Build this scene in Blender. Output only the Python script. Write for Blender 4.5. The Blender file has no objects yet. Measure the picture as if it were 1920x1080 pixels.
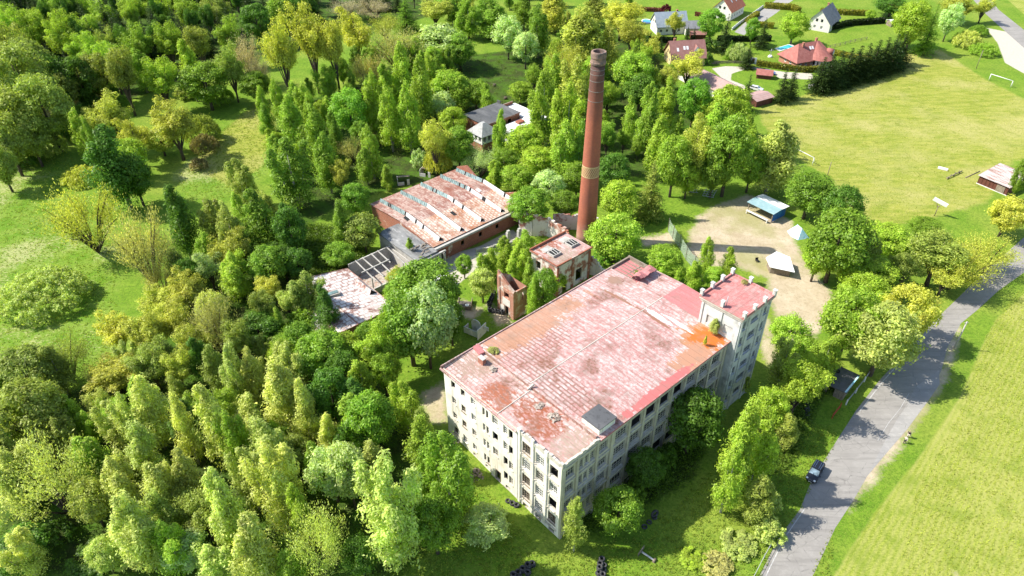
import bpy, bmesh, math, random
import numpy as np
from mathutils import Vector, Matrix

C = bpy.context.scene.collection
SC = bpy.context.scene
random.seed(11)
R = math.radians

# ------------------------------------------------------------------ camera
CAM_H = 97.37
cam_d = bpy.data.cameras.new('camera')
cam = bpy.data.objects.new('camera', cam_d); C.objects.link(cam)
cam_d.sensor_width = 36.0
cam_d.lens = 1350.05 / 1920 * 36.0
cam_d.clip_start = 1.0
cam_d.clip_end = 9000.0
cam.location = (0, 0, CAM_H)
cam.rotation_euler = (Matrix.Rotation(R(90 - 36.957), 4, 'X') @ Matrix.Rotation(-0.0033, 4, 'Z')).to_euler()
SC.camera = cam

# ------------------------------------------------------------------ sky and sun
SUN_EL, SUN_AZ = R(46.6), math.atan2(-0.995, 0.10)
w = bpy.data.worlds.new('World'); SC.world = w; w.use_nodes = True
wn = w.node_tree
sky = wn.nodes.new('ShaderNodeTexSky'); sky.sky_type = 'NISHITA'; sky.sun_disc = False
sky.sun_elevation = SUN_EL; sky.sun_rotation = SUN_AZ
bg = wn.nodes['Background']; bg.inputs['Strength'].default_value = 0.15
wn.links.new(sky.outputs[0], bg.inputs[0])
sl = bpy.data.lights.new('sun', 'SUN'); sl.energy = 5.0; sl.angle = R(0.5); sl.color = (1.0, 0.95, 0.86)
so = bpy.data.objects.new('sun', sl); C.objects.link(so)
so.rotation_euler = Vector((0.995 * math.cos(SUN_EL), -0.10 * math.cos(SUN_EL), -math.sin(SUN_EL))).to_track_quat('-Z', 'Y').to_euler()
so.location = (-100, 0, 200)
SC.view_settings.view_transform = 'Standard'
SC.view_settings.look = 'None'
SC.view_settings.exposure = 0.75
SC.view_settings.gamma = 1.0

# ------------------------------------------------------------------ data measured on the site (metres)
TREES = [
(-202.8,297.6,17.2,11.6,'l','f'),(-182.2,278.3,20.1,13.1,'l','f'),(-191.0,311.5,15.0,13.3,'l','f'),(-182.3,314.4,15.0,14.6,'l','f'),(-163.2,282.9,16.5,12.3,'l','f'),
(-177.1,261.7,16.8,11.5,'l','f'),(-163.4,263.1,20.5,12.1,'l','f'),(-153.4,255.2,17.8,10.2,'l','f'),(-166.8,303.0,16.1,11.8,'l','f'),(-146.2,260.3,18.0,10.4,'l','o'),
(-157.3,306.6,16.1,14.3,'l','f'),(-146.5,309.9,16.3,14.4,'l','f'),(-131.8,300.3,17.3,14.0,'l','f'),(-124.2,309.7,16.3,14.4,'l','o'),(-134.7,261.1,19.2,12.5,'l','f'),
(-125.1,263.6,19.3,12.6,'l','f'),(-112.4,260.8,19.2,12.5,'l','o'),(-104.2,268.7,19.7,10.6,'l','f'),(-149.1,212.2,29.4,19.2,'r','o'),(-135.9,198.6,24.6,15.9,'r','o'),
(-141.7,192.8,22.0,17.2,'r','o'),(-163.1,223.9,18.8,11.1,'r','d'),(-143.0,210.5,9.9,6.4,'t','g'),(-148.4,231.4,5.1,5.8,'t','n'),(-205.1,328.6,12.6,12.7,'c','c'),
(-218.0,328.6,12.7,11.4,'c','c'),(-171.9,284.8,18.3,9.0,'c','c'),(-151.0,278.1,20.2,9.9,'c','c'),(-138.0,283.9,20.5,10.0,'c','c'),(-127.1,281.3,18.2,10.0,'c','c'),
(-143.9,246.7,14.5,8.0,'c','c'),(-117.5,198.9,17.7,14.4,'l','y'),(-96.7,192.7,18.4,15.2,'l','y'),(-106.9,188.9,15.3,9.8,'l','y'),(-124.0,192.5,15.9,7.9,'b','f'),
(-119.4,188.8,14.9,6.5,'b','f'),(-100.4,164.8,23.6,16.3,'b','d'),(-97.7,166.2,15.4,10.4,'r','d'),(-120.3,179.7,4.9,11.6,'s','y'),(-99.6,144.0,19.6,17.1,'t','y'),
(-94.9,205.0,9.8,12.3,'s','o'),(-92.1,198.7,6.0,9.0,'s','n'),(-90.0,187.1,3.7,5.6,'s','n'),(-80.1,129.8,22.3,12.4,'t','t'),(-75.5,139.8,20.8,9.9,'b','d'),
(-69.8,164.6,14.3,9.2,'b','o'),(-76.4,211.5,15.1,7.1,'b','f'),(-74.2,218.7,14.5,6.6,'b','f'),(-64.1,195.9,18.0,10.0,'b','f'),(-56.2,164.3,19.9,13.5,'b','m'),
(-54.1,184.4,20.1,9.9,'b','f'),(-49.0,172.7,17.6,9.1,'b','m'),(-62.9,210.3,16.0,8.8,'b','f'),(-86.0,234.1,11.5,12.0,'r','m'),(-93.4,251.3,19.4,10.1,'t','g'),
(-88.6,248.0,12.9,8.1,'t','g'),(-75.1,234.7,29.8,12.4,'l','y'),(-67.5,243.6,31.6,14.3,'l','y'),(-59.9,242.2,27.2,12.8,'l','y'),(-101.3,292.4,17.8,13.7,'r','d'),
(-95.5,310.6,15.9,14.5,'r','m'),(-89.3,321.4,13.7,12.4,'r','d'),(-62.8,237.8,11.7,9.8,'b','f'),(-69.7,143.6,14.6,9.7,'b','o'),(-59.3,143.4,17.8,10.7,'b','m'),
(-63.7,138.4,15.3,9.2,'b','o'),(-62.7,132.6,13.5,10.2,'l','y'),(-74.0,130.1,10.0,7.9,'b','o'),(-66.4,128.6,11.4,7.5,'l','w'),(-53.3,128.7,11.9,9.1,'r','m'),
(-50.7,140.0,15.2,8.2,'r','d'),(-52.1,122.0,8.6,7.6,'l','y'),(-47.7,131.5,9.9,7.2,'r','d'),(-102.1,124.6,7.8,20.2,'s','p'),(-76.6,126.8,9.5,7.5,'t','t'),
(-68.1,120.3,10.9,9.7,'l','y'),(-87.9,94.5,12.8,11.6,'r','o'),(-80.9,83.6,14.9,12.0,'r','o'),(-84.2,100.0,11.9,10.8,'t','o'),(-77.3,107.6,10.2,9.0,'l','y'),
(-70.7,105.0,12.1,9.1,'l','y'),(-73.6,119.1,7.8,9.7,'l','y'),(-67.1,109.5,11.4,8.4,'l','y'),(-57.4,107.0,15.9,10.2,'t','t'),(-60.9,103.7,11.2,7.9,'l','y'),
(-66.7,97.6,11.5,8.9,'l','o'),(-73.6,96.9,7.5,11.9,'l','y'),(-75.0,92.5,3.3,5.5,'s','y'),(-61.9,97.2,10.3,7.4,'l','y'),(-51.0,110.4,7.8,10.6,'r','d'),
(-52.6,103.2,12.4,7.6,'l','o'),(-43.2,113.8,6.9,7.1,'s','m'),(-45.4,107.2,5.3,7.3,'r','m'),(-35.1,99.1,12.2,11.1,'r','m'),(-31.3,88.5,13.1,8.4,'r','d'),
(-49.0,92.5,15.5,6.1,'b','p'),(-46.1,93.3,14.2,6.2,'b','p'),(-54.6,96.4,11.9,6.3,'b','o'),(-60.3,83.4,16.4,8.8,'b','p'),(-66.6,82.7,12.1,6.7,'b','p'),
(-63.4,82.4,14.0,5.7,'b','p'),(-53.3,80.0,16.2,5.8,'b','p'),(-48.2,79.1,19.6,7.5,'b','p'),(-38.7,86.1,17.6,10.9,'b','p'),(-43.3,83.0,13.6,7.7,'b','p'),
(-34.8,83.8,15.1,6.7,'b','p'),(-74.5,80.7,9.9,5.9,'b','o'),(-70.4,70.0,16.7,13.2,'t','p'),(-67.8,75.5,11.4,8.3,'b','f'),(-81.1,76.9,10.9,6.5,'b','o'),
(-58.9,76.6,13.6,7.6,'b','p'),(-59.8,69.5,13.2,7.2,'b','p'),(-52.9,68.1,14.2,8.0,'b','p'),(-50.0,71.1,14.0,6.4,'b','p'),(-53.1,60.7,16.5,9.7,'b','p'),
(-48.5,60.0,11.7,7.4,'b','f'),(-38.9,75.8,15.0,8.4,'b','p'),(-41.2,63.3,18.7,7.6,'b','p'),(-40.5,70.9,14.3,6.4,'b','p'),(-34.5,67.0,18.7,8.6,'b','p'),
(-31.5,75.0,11.0,4.8,'b','f'),(-28.1,72.0,12.4,8.2,'w','w'),(-35.5,58.3,16.1,8.9,'b','p'),(-27.5,59.2,16.5,8.4,'t','p'),(-47.1,60.6,7.9,7.7,'w','w'),
(-62.8,61.7,2.1,7.7,'s','d'),(-72.8,61.4,6.0,9.3,'r','d'),(-42.2,57.7,9.1,6.5,'b','p'),(-31.2,57.2,9.3,6.5,'b','f'),(-69.8,65.2,3.9,6.1,'s','d'),
(-31.3,64.4,14.1,5.0,'b','f'),(-44.6,77.5,14.3,5.5,'b','f'),(-17.9,116.5,15.7,15.2,'r','m'),(-19.3,103.8,17.8,13.5,'r','m'),(-15.9,102.9,20.0,11.3,'w','w'),
(-13.8,114.7,13.3,7.0,'r','m'),(-24.3,98.8,15.3,8.5,'l','f'),(-25.2,127.8,7.1,6.3,'l','y'),(-12.1,109.8,11.9,5.7,'r','d'),(-23.5,118.8,10.2,6.7,'r','m'),
(-18.3,85.6,12.0,6.5,'b','f'),(-23.4,81.3,13.8,9.3,'r','b'),(-14.6,76.9,13.0,7.4,'b','f'),(-9.4,67.1,21.2,9.4,'b','m'),(-13.1,70.0,14.4,6.1,'b','m'),
(-16.7,61.5,23.3,10.5,'b','p'),(-25.0,70.7,15.2,7.2,'w','w'),(-11.3,62.7,13.2,7.7,'r','m'),(-3.9,65.3,6.1,7.7,'w','w'),(9.2,63.1,13.0,4.7,'b','o'),
(15.9,66.2,10.3,7.9,'r','m'),(21.2,73.9,10.3,6.6,'r','d'),(29.8,81.9,14.9,10.6,'r','d'),(19.3,71.8,5.7,4.0,'s','m'),(25.6,79.0,6.9,3.8,'s','d'),
(54.0,106.1,10.5,8.5,'r','f'),(64.6,105.6,17.4,12.6,'r','f'),(69.1,101.0,16.8,14.4,'r','p'),(78.4,110.2,14.2,11.3,'r','y'),(74.1,119.4,10.0,10.8,'r','f'),
(50.1,90.0,14.0,10.2,'l','f'),(44.2,86.0,11.1,7.3,'r','f'),(55.0,97.0,9.7,5.3,'l','f'),(35.1,73.7,20.9,7.9,'b','f'),(39.4,76.2,14.4,7.7,'b','f'),
(33.0,69.9,16.0,6.3,'b','f'),(37.4,68.5,10.2,7.4,'b','o'),(40.6,70.2,4.8,4.0,'s','p'),(34.2,64.0,1.7,6.1,'s','p'),(39.4,65.7,3.8,5.1,'s','p'),
(30.2,60.4,1.4,5.1,'s','t'),(42.8,96.8,7.6,3.6,'s','o'),(26.9,61.6,1.2,4.3,'s','f'),(-57.0,265.1,22.7,15.1,'l','y'),(-51.4,299.1,12.6,12.2,'t','y'),
(-44.4,311.6,15.7,12.1,'c','m'),(-32.7,317.2,11.4,20.2,'l','y'),(-41.4,262.7,19.4,19.3,'t','t'),(-26.6,269.6,15.9,19.8,'w','w'),(-19.0,265.5,14.0,13.6,'r','m'),
(-1.1,277.2,17.0,12.7,'w','w'),(5.4,266.7,13.9,11.1,'w','w'),(-8.4,301.6,15.8,19.3,'b','m'),(-17.6,302.8,15.2,14.6,'b','m'),(5.3,312.5,13.9,15.1,'b','m'),
(18.7,310.1,15.8,17.3,'b','y'),(24.9,256.8,24.4,24.9,'b','y'),(18.9,249.2,17.7,14.5,'t','y'),(44.7,299.3,16.1,21.5,'l','y'),(46.1,277.7,15.4,13.6,'l','y'),
(41.2,235.1,17.4,15.8,'r','f'),(42.2,227.8,12.8,12.1,'r','d'),(-60.6,327.5,9.9,15.2,'t','g'),(-72.8,329.9,10.0,15.3,'t','g'),(-27.9,330.2,10.7,15.3,'r','m'),
(34.8,319.8,12.8,17.3,'b','o'),(10.5,278.9,19.3,13.2,'b','m'),(34.4,255.5,20.4,12.3,'b','y'),(-48.7,205.3,17.2,12.8,'r','b'),(-34.6,224.0,23.8,11.0,'b','f'),
(-27.7,213.8,23.1,10.6,'b','f'),(-35.6,197.9,20.1,10.1,'b','f'),(-29.8,195.5,21.9,9.9,'b','f'),(-27.5,235.8,16.1,8.1,'b','f'),(-20.9,230.2,13.2,13.7,'r','f'),
(-16.4,227.3,12.1,11.7,'b','f'),(-11.8,228.8,10.9,9.9,'r','m'),(-8.5,224.7,10.8,7.9,'b','f'),(-22.9,219.5,10.2,10.0,'w','w'),(-17.7,206.5,10.5,9.5,'r','f'),
(-14.8,185.8,13.6,10.0,'r','m'),(-21.2,182.5,17.5,9.8,'l','y'),(-21.0,185.2,8.2,8.8,'s','y'),(-26.6,187.7,6.7,5.3,'s','w'),(-38.7,180.9,15.3,8.2,'b','f'),
(-39.9,177.6,11.2,6.6,'b','f'),(-33.8,173.5,7.8,5.0,'b','f'),(-46.1,190.8,9.2,9.0,'t','t'),(-45.3,170.2,11.7,6.7,'l','y'),(-39.8,159.5,10.3,8.2,'r','b'),
(-35.0,143.7,10.5,9.8,'w','o'),(-40.1,144.4,13.6,6.8,'b','m'),(-39.7,136.6,7.3,8.2,'r','m'),(-41.9,208.8,19.9,8.7,'b','f'),(-40.5,221.3,18.6,9.2,'b','f'),
(-51.1,192.0,15.3,6.6,'b','m'),(-49.7,245.0,14.6,12.0,'t','t'),(-34.8,261.6,13.8,10.5,'b','f'),(-2.9,190.7,16.0,6.6,'b','f'),(-8.8,180.6,10.1,10.2,'t','w'),
(-4.8,173.0,9.5,6.5,'b','f'),(4.1,187.8,13.0,11.8,'r','f'),(0.8,172.2,8.6,9.9,'r','f'),(6.9,179.6,10.3,11.4,'r','f'),(4.4,154.8,11.2,11.7,'r','b'),
(9.9,167.3,9.6,9.4,'w','w'),(13.5,158.1,8.7,7.9,'r','m'),(9.5,200.1,23.9,12.1,'b','f'),(15.6,184.6,25.8,11.4,'b','f'),(20.6,218.4,21.2,13.0,'b','y'),
(14.4,176.7,18.6,11.1,'b','f'),(17.3,169.8,10.8,8.2,'r','m'),(2.9,232.1,8.5,10.0,'r','f'),(-2.1,182.0,8.9,8.0,'r','m'),(14.1,227.2,19.0,9.3,'b','f'),
(18.8,177.8,18.2,7.8,'b','m'),(7.3,172.7,5.3,7.8,'s','f'),(27.2,170.4,12.9,9.4,'r','d'),(26.8,157.5,11.8,10.7,'r','f'),(23.9,139.1,13.2,13.5,'r','f'),
(21.9,139.9,5.3,5.7,'s','b'),(39.3,195.1,21.8,10.6,'b','f'),(47.0,207.2,18.4,10.8,'b','f'),(40.1,179.4,18.9,9.7,'b','f'),(35.1,159.3,16.5,9.0,'c','o'),
(42.6,170.0,18.5,10.8,'r','f'),(34.3,133.2,8.6,8.6,'r','f'),(35.1,201.8,15.8,6.9,'b','f'),(46.5,169.1,10.5,7.6,'r','f'),(56.8,212.9,17.0,11.8,'r','b'),
(65.0,204.9,18.2,14.2,'r','f'),(61.6,246.8,13.5,12.9,'l','y'),(48.6,173.2,20.7,12.7,'l','y'),(56.7,170.3,23.5,13.7,'r','m'),(68.8,171.4,20.7,16.9,'b','p'),
(59.1,195.5,15.5,12.1,'b','f'),(53.3,169.5,14.1,9.1,'r','m'),(63.9,172.4,14.2,9.2,'r','m'),(52.8,238.1,11.1,9.8,'l','y'),(68.2,193.7,13.2,8.4,'b','f'),
(48.1,193.8,13.2,8.4,'b','f'),(77.4,226.9,12.6,6.4,'c','c'),(91.5,234.1,12.1,6.6,'c','c'),(95.8,237.4,11.8,6.6,'c','c'),(81.0,295.9,13.9,11.6,'r','b'),
(83.9,284.1,15.2,8.1,'c','c'),(97.2,293.7,11.0,6.0,'r','b'),(100.4,289.2,12.2,6.9,'c','c'),(113.6,293.6,13.1,12.9,'r','f'),(78.4,287.0,5.3,7.8,'s','d'),
(84.6,277.0,7.2,5.3,'c','m'),(87.6,276.6,7.2,9.8,'s','w'),(88.8,267.0,9.0,6.5,'c','c'),(74.8,271.0,5.4,4.4,'s','d'),(66.8,297.9,12.4,7.9,'l','y'),
(73.0,301.1,6.2,2.4,'c','c'),(75.1,298.4,6.1,2.4,'c','c'),(70.3,336.8,4.8,5.2,'s','q'),(59.4,285.2,5.4,3.4,'c','c'),(52.0,268.3,12.4,8.6,'l','y'),
(158.0,324.5,5.0,5.1,'r','f'),(169.2,330.9,8.5,15.4,'r','d'),(155.2,282.4,20.8,13.7,'r','f'),(162.0,282.0,19.0,10.2,'c','m'),(177.2,296.7,15.6,10.2,'w','w'),
(192.5,318.7,12.5,15.8,'l','y'),(204.4,321.1,11.2,10.0,'l','y'),(183.3,290.6,7.4,12.0,'s','p'),(185.5,281.7,4.7,11.7,'s','f'),(195.6,305.1,4.6,8.7,'s','m'),
(155.9,289.6,17.8,11.4,'r','f'),(107.3,243.2,12.5,10.2,'c','c'),(111.5,246.1,12.6,10.9,'c','c'),(115.7,249.1,12.7,10.9,'c','c'),(119.8,251.5,12.8,11.0,'c','c'),
(124.0,254.1,12.9,11.1,'c','c'),(128.0,256.1,12.9,11.2,'c','c'),(132.6,259.2,13.1,11.3,'c','c'),(136.9,261.9,13.2,11.4,'c','c'),(141.6,265.1,13.3,11.5,'c','c'),
(146.9,269.9,12.8,11.0,'c','c'),(75.0,158.6,13.0,13.3,'r','m'),(80.3,152.1,13.2,11.2,'r','d'),(71.1,131.2,19.2,15.3,'r','m'),(67.9,131.5,12.1,7.6,'r','f'),
(87.3,139.9,9.3,13.6,'r','f'),(78.7,133.5,12.2,7.7,'r','o'),(101.1,149.5,5.4,8.7,'r','m'),(93.4,129.9,13.5,16.6,'l','o'),(97.5,128.3,13.4,13.0,'t','y'),
(107.7,134.5,10.9,12.0,'t','y'),(120.5,149.9,11.1,10.0,'r','y'),(94.2,126.1,7.9,8.8,'l','y'),(79.2,127.4,9.1,11.6,'r','f'),(86.4,128.5,10.4,7.6,'l','o'),
(132.9,167.1,13.1,5.1,'r','m'),(74.3,126.5,8.3,7.5,'r','f'),(43.3,131.8,11.6,5.4,'b','f'),(48.0,131.2,9.8,5.4,'b','f'),(39.8,128.1,7.9,5.6,'b','f'),
(44.7,128.3,6.2,5.6,'r','f'),(36.4,130.8,5.7,5.2,'r','f'),(-1.8,136.1,9.3,6.8,'b','f'),(1.8,133.4,10.0,6.7,'b','f'),(-4.8,132.8,8.2,5.4,'b','f'),
(0.0,129.0,7.7,5.3,'b','f'),(3.8,128.2,9.3,5.1,'b','f'),(-6.6,131.7,7.5,5.2,'b','f'),(-10.8,133.1,6.5,4.4,'r','m'),(-6.3,124.0,9.1,6.4,'r','p'),
(6.6,119.2,12.8,6.5,'r','m'),(4.4,117.2,11.3,4.0,'b','f'),(9.4,127.6,6.1,5.6,'r','f'),(-23.8,139.2,6.4,3.8,'b','f'),(3.2,141.1,7.8,5.4,'b','f'),
(40.7,112.3,5.0,4.0,'s','o'),(5.4,153.2,5.7,4.3,'s','f'),(-167.4,240.0,26.7,15.4,'l','o'),(-154.4,228.1,25.2,14.8,'r','o'),(-147.1,225.2,20.9,12.9,'r','d'),
(-139.2,183.2,19.8,12.7,'r','o'),(-136.4,188.9,16.6,11.4,'r','o'),(-144.5,219.8,12.4,9.2,'r','d'),(-143.6,231.3,10.6,9.6,'r','d'),(-136.8,173.9,14.1,9.2,'r','o'),
(-175.9,271.1,22.1,12.8,'l','f'),(-164.0,271.0,22.1,12.8,'l','f'),(-184.9,271.2,22.1,12.8,'l','f'),(-143.5,247.3,20.7,11.9,'l','f'),(-139.9,237.7,9.1,9.8,'s','d'),
(-124.4,224.9,23.6,12.9,'l','o'),(-128.6,245.1,15.2,12.0,'b','f'),(-113.7,226.9,19.3,14.2,'l','f'),(-108.0,236.7,21.4,11.5,'b','f'),(-100.3,229.3,16.4,17.0,'r','m'),
(-93.6,235.9,20.2,10.7,'l','o'),(-99.4,235.3,7.0,9.8,'s','m'),(-113.1,239.9,5.2,8.0,'s','o'),(-26.7,92.3,11.6,7.2,'b','f'),(-30.9,94.8,11.9,7.3,'r','d'),
(-23.3,95.4,10.8,6.3,'r','m'),(-41.0,104.5,10.5,7.7,'r','m'),(-40.1,95.5,13.2,7.3,'b','p'),(-29.9,79.9,11.7,5.7,'b','p'),(-26.4,79.3,10.3,5.7,'r','d'),
(-31.8,104.4,7.7,7.4,'r','f'),(-28.5,108.3,7.5,5.7,'r','m'),(-36.9,107.8,5.4,5.7,'r','m'),(-142.4,191.2,7.1,11.7,'s','d'),(-138.4,196.9,7.3,12.0,'s','o'),
(-138.2,207.5,8.0,10.7,'s','d'),(-138.6,217.3,7.5,11.0,'s','m'),(-147.2,189.9,6.7,10.0,'s','o'),(-137.1,226.6,6.5,11.4,'s','d'),(-132.4,229.8,6.0,9.6,'s','m'),
(-145.1,222.7,16.5,12.9,'r','o'),(-140.3,228.1,19.0,13.1,'r','d'),(-137.0,232.4,19.2,13.3,'r','o'),(-134.9,240.1,20.3,11.7,'l','f'),(-105.2,181.1,12.6,9.5,'r','f'),
(-103.3,195.6,9.0,10.2,'r','o'),(-47.3,96.8,8.6,4.8,'b','p'),(-46.0,65.2,12.2,8.4,'l','o'),(-46.9,118.0,8.0,5.4,'l','p'),(-76.3,69.2,7.8,4.6,'b','p'),
(-35.2,103.2,10.4,6.8,'r','d'),(-67.0,141.0,10.4,6.9,'b','o'),(-42.4,118.9,11.7,8.9,'b','o'),(-23.4,88.5,7.6,4.9,'b','f'),(-59.4,149.0,9.7,6.5,'b','p'),
(-70.1,59.6,9.3,6.3,'b','p'),(-59.2,100.3,10.7,5.9,'b','d'),(-86.4,80.7,9.2,5.1,'b','o'),(-83.5,96.6,11.9,8.1,'b','o'),(-68.7,85.9,9.7,7.4,'l','f'),
(-77.8,72.2,12.0,8.8,'b','p'),(-62.7,115.7,7.6,5.8,'b','o'),(-37.7,113.4,12.4,7.3,'b','d'),(-18.2,65.0,7.7,4.3,'b','f'),(-64.8,159.5,8.5,5.1,'l','p'),
(-49.6,84.7,12.1,9.1,'l','f'),(-66.7,71.7,8.2,6.2,'b','f'),(-22.5,75.8,9.5,6.1,'b','p'),(-59.9,112.5,12.3,7.0,'r','p'),(-15.3,82.7,8.8,4.9,'b','o'),
(-26.9,87.0,11.7,8.2,'b','d'),(-47.2,112.2,7.9,4.4,'b','f'),(-65.9,90.6,9.7,6.8,'b','f'),(-76.5,86.9,9.3,5.8,'b','f'),(-64.0,67.8,10.8,6.5,'r','p'),
(-43.0,99.8,10.6,6.0,'r','f'),(-50.7,88.4,7.7,5.7,'l','p'),(-50.0,114.3,11.2,7.3,'l','o'),(-53.6,146.3,12.1,7.3,'b','d'),(-51.1,132.2,9.8,7.1,'r','d'),
(-59.7,153.6,10.4,6.0,'b','o'),(-21.8,59.3,8.1,6.2,'r','d'),(-56.3,87.5,8.0,5.9,'b','f'),(-68.2,155.6,9.7,6.0,'b','f'),(-56.3,62.1,10.2,7.3,'b','p'),
(-54.4,136.7,7.7,5.9,'r','d'),(-70.3,126.8,10.3,6.5,'r','d'),(-54.4,73.5,8.0,4.9,'b','p'),(-84.4,83.8,8.5,4.6,'r','p'),(-69.4,136.7,10.4,6.5,'b','f'),
(-59.9,125.7,11.7,8.8,'b','f'),(-26.7,83.1,12.3,8.5,'b','f'),(-47.9,104.2,7.9,5.2,'b','o'),(-91.1,90.2,12.3,8.5,'b','f'),(-72.4,84.6,7.8,4.6,'b','f'),
(-58.9,59.8,7.8,5.2,'r','p'),(-69.9,150.8,10.0,5.8,'b','p'),(-73.4,102.1,8.2,5.2,'b','p'),(-60.8,93.3,7.5,4.6,'b','o'),(-54.7,83.3,10.6,7.4,'b','d'),
(-36.5,71.6,8.9,5.4,'r','f'),(-72.3,88.1,9.1,5.8,'l','p'),(-40.2,81.6,8.2,4.8,'r','f'),(-35.4,78.2,8.5,6.2,'r','o'),(-84.4,76.0,12.4,8.7,'r','d'),
(-62.9,75.8,8.0,5.3,'b','o'),(-51.7,64.6,12.0,8.3,'b','o'),(-39.6,90.7,10.4,6.7,'b','f'),(-38.8,214.1,7.6,5.2,'b','f'),(-32.0,252.9,11.6,7.3,'b','f'),
(-48.9,238.6,8.2,6.2,'b','f'),(-23.5,238.1,11.8,9.2,'b','f'),(-68.2,192.7,9.1,5.0,'r','f'),(-45.6,229.6,12.5,8.6,'b','m'),(-56.1,254.9,12.5,8.4,'b','m'),
(-43.6,239.3,7.5,4.1,'b','f'),(-53.6,221.8,9.9,6.8,'b','f'),(-44.8,197.5,10.2,6.5,'r','m'),(-62.1,177.7,11.6,6.7,'b','f'),(-28.9,274.6,11.6,8.7,'b','f'),
(-49.6,181.4,7.8,4.3,'b','f'),(-68.9,210.2,10.7,7.4,'r','f'),(-54.7,233.5,7.8,5.4,'r','m'),(-57.3,212.9,11.2,7.3,'b','f'),(-59.9,249.3,11.1,6.7,'r','m'),
(-45.7,212.9,9.0,6.8,'r','m'),(-22.8,260.0,11.2,6.9,'b','f'),(-51.2,259.8,11.8,7.6,'r','f'),(-61.7,186.8,7.9,6.0,'r','f'),(-36.6,235.9,11.2,6.2,'r','f'),
(-28.5,257.5,11.9,8.6,'r','f'),(-35.4,206.8,8.5,4.7,'b','f'),(-50.7,177.6,9.0,5.6,'r','f'),(-64.7,203.0,11.1,7.0,'b','f'),(-31.4,202.5,10.2,6.0,'r','f'),
(-49.7,254.8,10.5,8.0,'b','m'),(-31.8,219.2,11.4,7.9,'r','f'),(-39.7,202.7,8.3,6.1,'b','f'),(-38.6,248.4,9.7,7.0,'b','m'),(-66.2,184.4,11.6,8.0,'b','f'),
(-59.0,189.6,12.4,8.8,'b','m'),(-75.1,206.8,11.2,7.2,'b','m'),(-69.0,236.3,8.5,5.4,'b','m'),(-30.2,242.8,9.0,4.9,'r','f'),(-40.0,230.0,8.4,4.8,'b','f'),
(-36.1,266.2,11.1,7.6,'b','m'),(-55.1,240.7,9.1,5.0,'b','f'),(-69.8,221.9,12.4,7.8,'b','f'),(-33.5,271.5,12.5,9.6,'r','f'),(-38.4,258.8,12.5,9.0,'b','m'),
(-60.9,218.6,7.9,6.0,'r','f'),(-71.8,197.4,7.9,5.3,'b','f'),(46.4,266.4,10.8,6.5,'b','f'),(27.7,201.5,8.3,6.3,'r','f'),(48.5,282.3,11.4,8.5,'l','f'),
(44.2,215.9,9.9,6.6,'b','f'),(13.2,258.9,8.3,5.1,'l','f'),(55.4,245.8,9.4,6.0,'r','m'),(76.4,191.5,10.7,5.8,'l','m'),(49.8,225.4,9.2,6.7,'l','m'),
(22.7,225.8,7.8,4.7,'r','f'),(28.3,245.3,12.4,9.3,'r','f'),(27.5,208.0,9.2,5.6,'r','f'),(49.1,262.4,10.5,7.4,'l','f'),(17.0,267.6,11.3,6.4,'r','f'),
(24.1,236.1,9.7,6.7,'r','f'),(74.3,188.9,7.7,4.4,'l','f'),(32.9,195.0,8.6,4.9,'l','m'),(54.4,197.5,11.8,6.8,'b','f'),(15.0,188.3,11.0,6.3,'l','f'),
(60.4,219.5,10.0,7.0,'l','f'),(31.0,222.0,12.3,9.1,'l','f'),(26.7,217.8,11.0,8.1,'l','f'),(30.1,269.9,11.5,7.0,'l','f'),(27.7,192.8,11.5,6.7,'l','m'),
(18.7,259.9,9.8,5.8,'l','m'),(61.5,211.8,12.0,9.0,'l','f'),(41.6,243.1,8.4,4.9,'l','f'),(29.0,254.4,11.8,7.1,'r','f'),(36.9,192.4,7.7,4.6,'r','f'),
(45.0,257.3,12.1,7.4,'b','m'),(7.8,239.3,12.3,7.4,'l','f'),(14.5,192.6,10.3,7.7,'b','f'),(47.6,232.9,12.3,7.4,'b','f'),(31.4,239.5,12.3,9.6,'b','m'),
(66.6,187.9,11.2,8.1,'l','f'),(47.0,238.6,9.9,6.2,'l','f'),(31.1,230.1,9.7,7.1,'r','f'),(-138.4,348.5,18.5,7.8,'l','d'),(-168.2,334.3,16.4,6.7,'c','c'),
(-213.5,341.9,14.9,6.1,'c','c'),(-184.1,337.0,13.8,5.6,'c','c'),(-141.2,280.4,16.4,8.3,'c','c'),(-71.8,357.7,19.0,10.0,'c','c'),(-104.9,316.1,13.4,5.3,'c','c'),
(-51.6,340.9,12.1,6.4,'c','c'),(-136.4,342.1,13.3,6.8,'c','c'),(-161.8,229.9,14.5,7.7,'c','c'),(-164.3,242.7,16.0,8.4,'c','c'),(-118.1,355.3,18.5,9.3,'l','f'),
(-191.7,274.3,17.0,6.7,'c','c'),(-114.1,322.2,18.6,8.3,'c','c'),(-149.5,337.0,14.8,7.8,'l','f'),(-145.9,359.4,17.9,7.1,'c','c'),(-127.0,355.7,18.1,8.8,'c','c'),
(-200.5,310.0,14.9,6.7,'c','c'),(-236.2,359.2,18.1,8.7,'l','f'),(-101.2,331.7,13.8,6.4,'l','f'),(-146.4,354.6,14.1,6.9,'c','c'),(-178.9,268.4,13.7,5.5,'c','c'),
(-120.2,337.0,16.6,6.9,'l','d'),(-119.8,301.0,12.2,5.4,'c','c'),(-203.2,290.4,12.1,5.3,'l','d'),(-117.8,281.8,14.1,7.1,'c','c'),(-144.9,320.5,18.9,9.3,'l','d'),
(-200.1,300.7,17.2,8.6,'c','c'),(-131.5,356.5,14.9,7.6,'l','d'),(-159.0,275.6,17.1,7.4,'c','c'),(-156.4,291.9,12.0,6.0,'c','c'),(-177.4,289.0,16.0,7.6,'c','c'),
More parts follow.
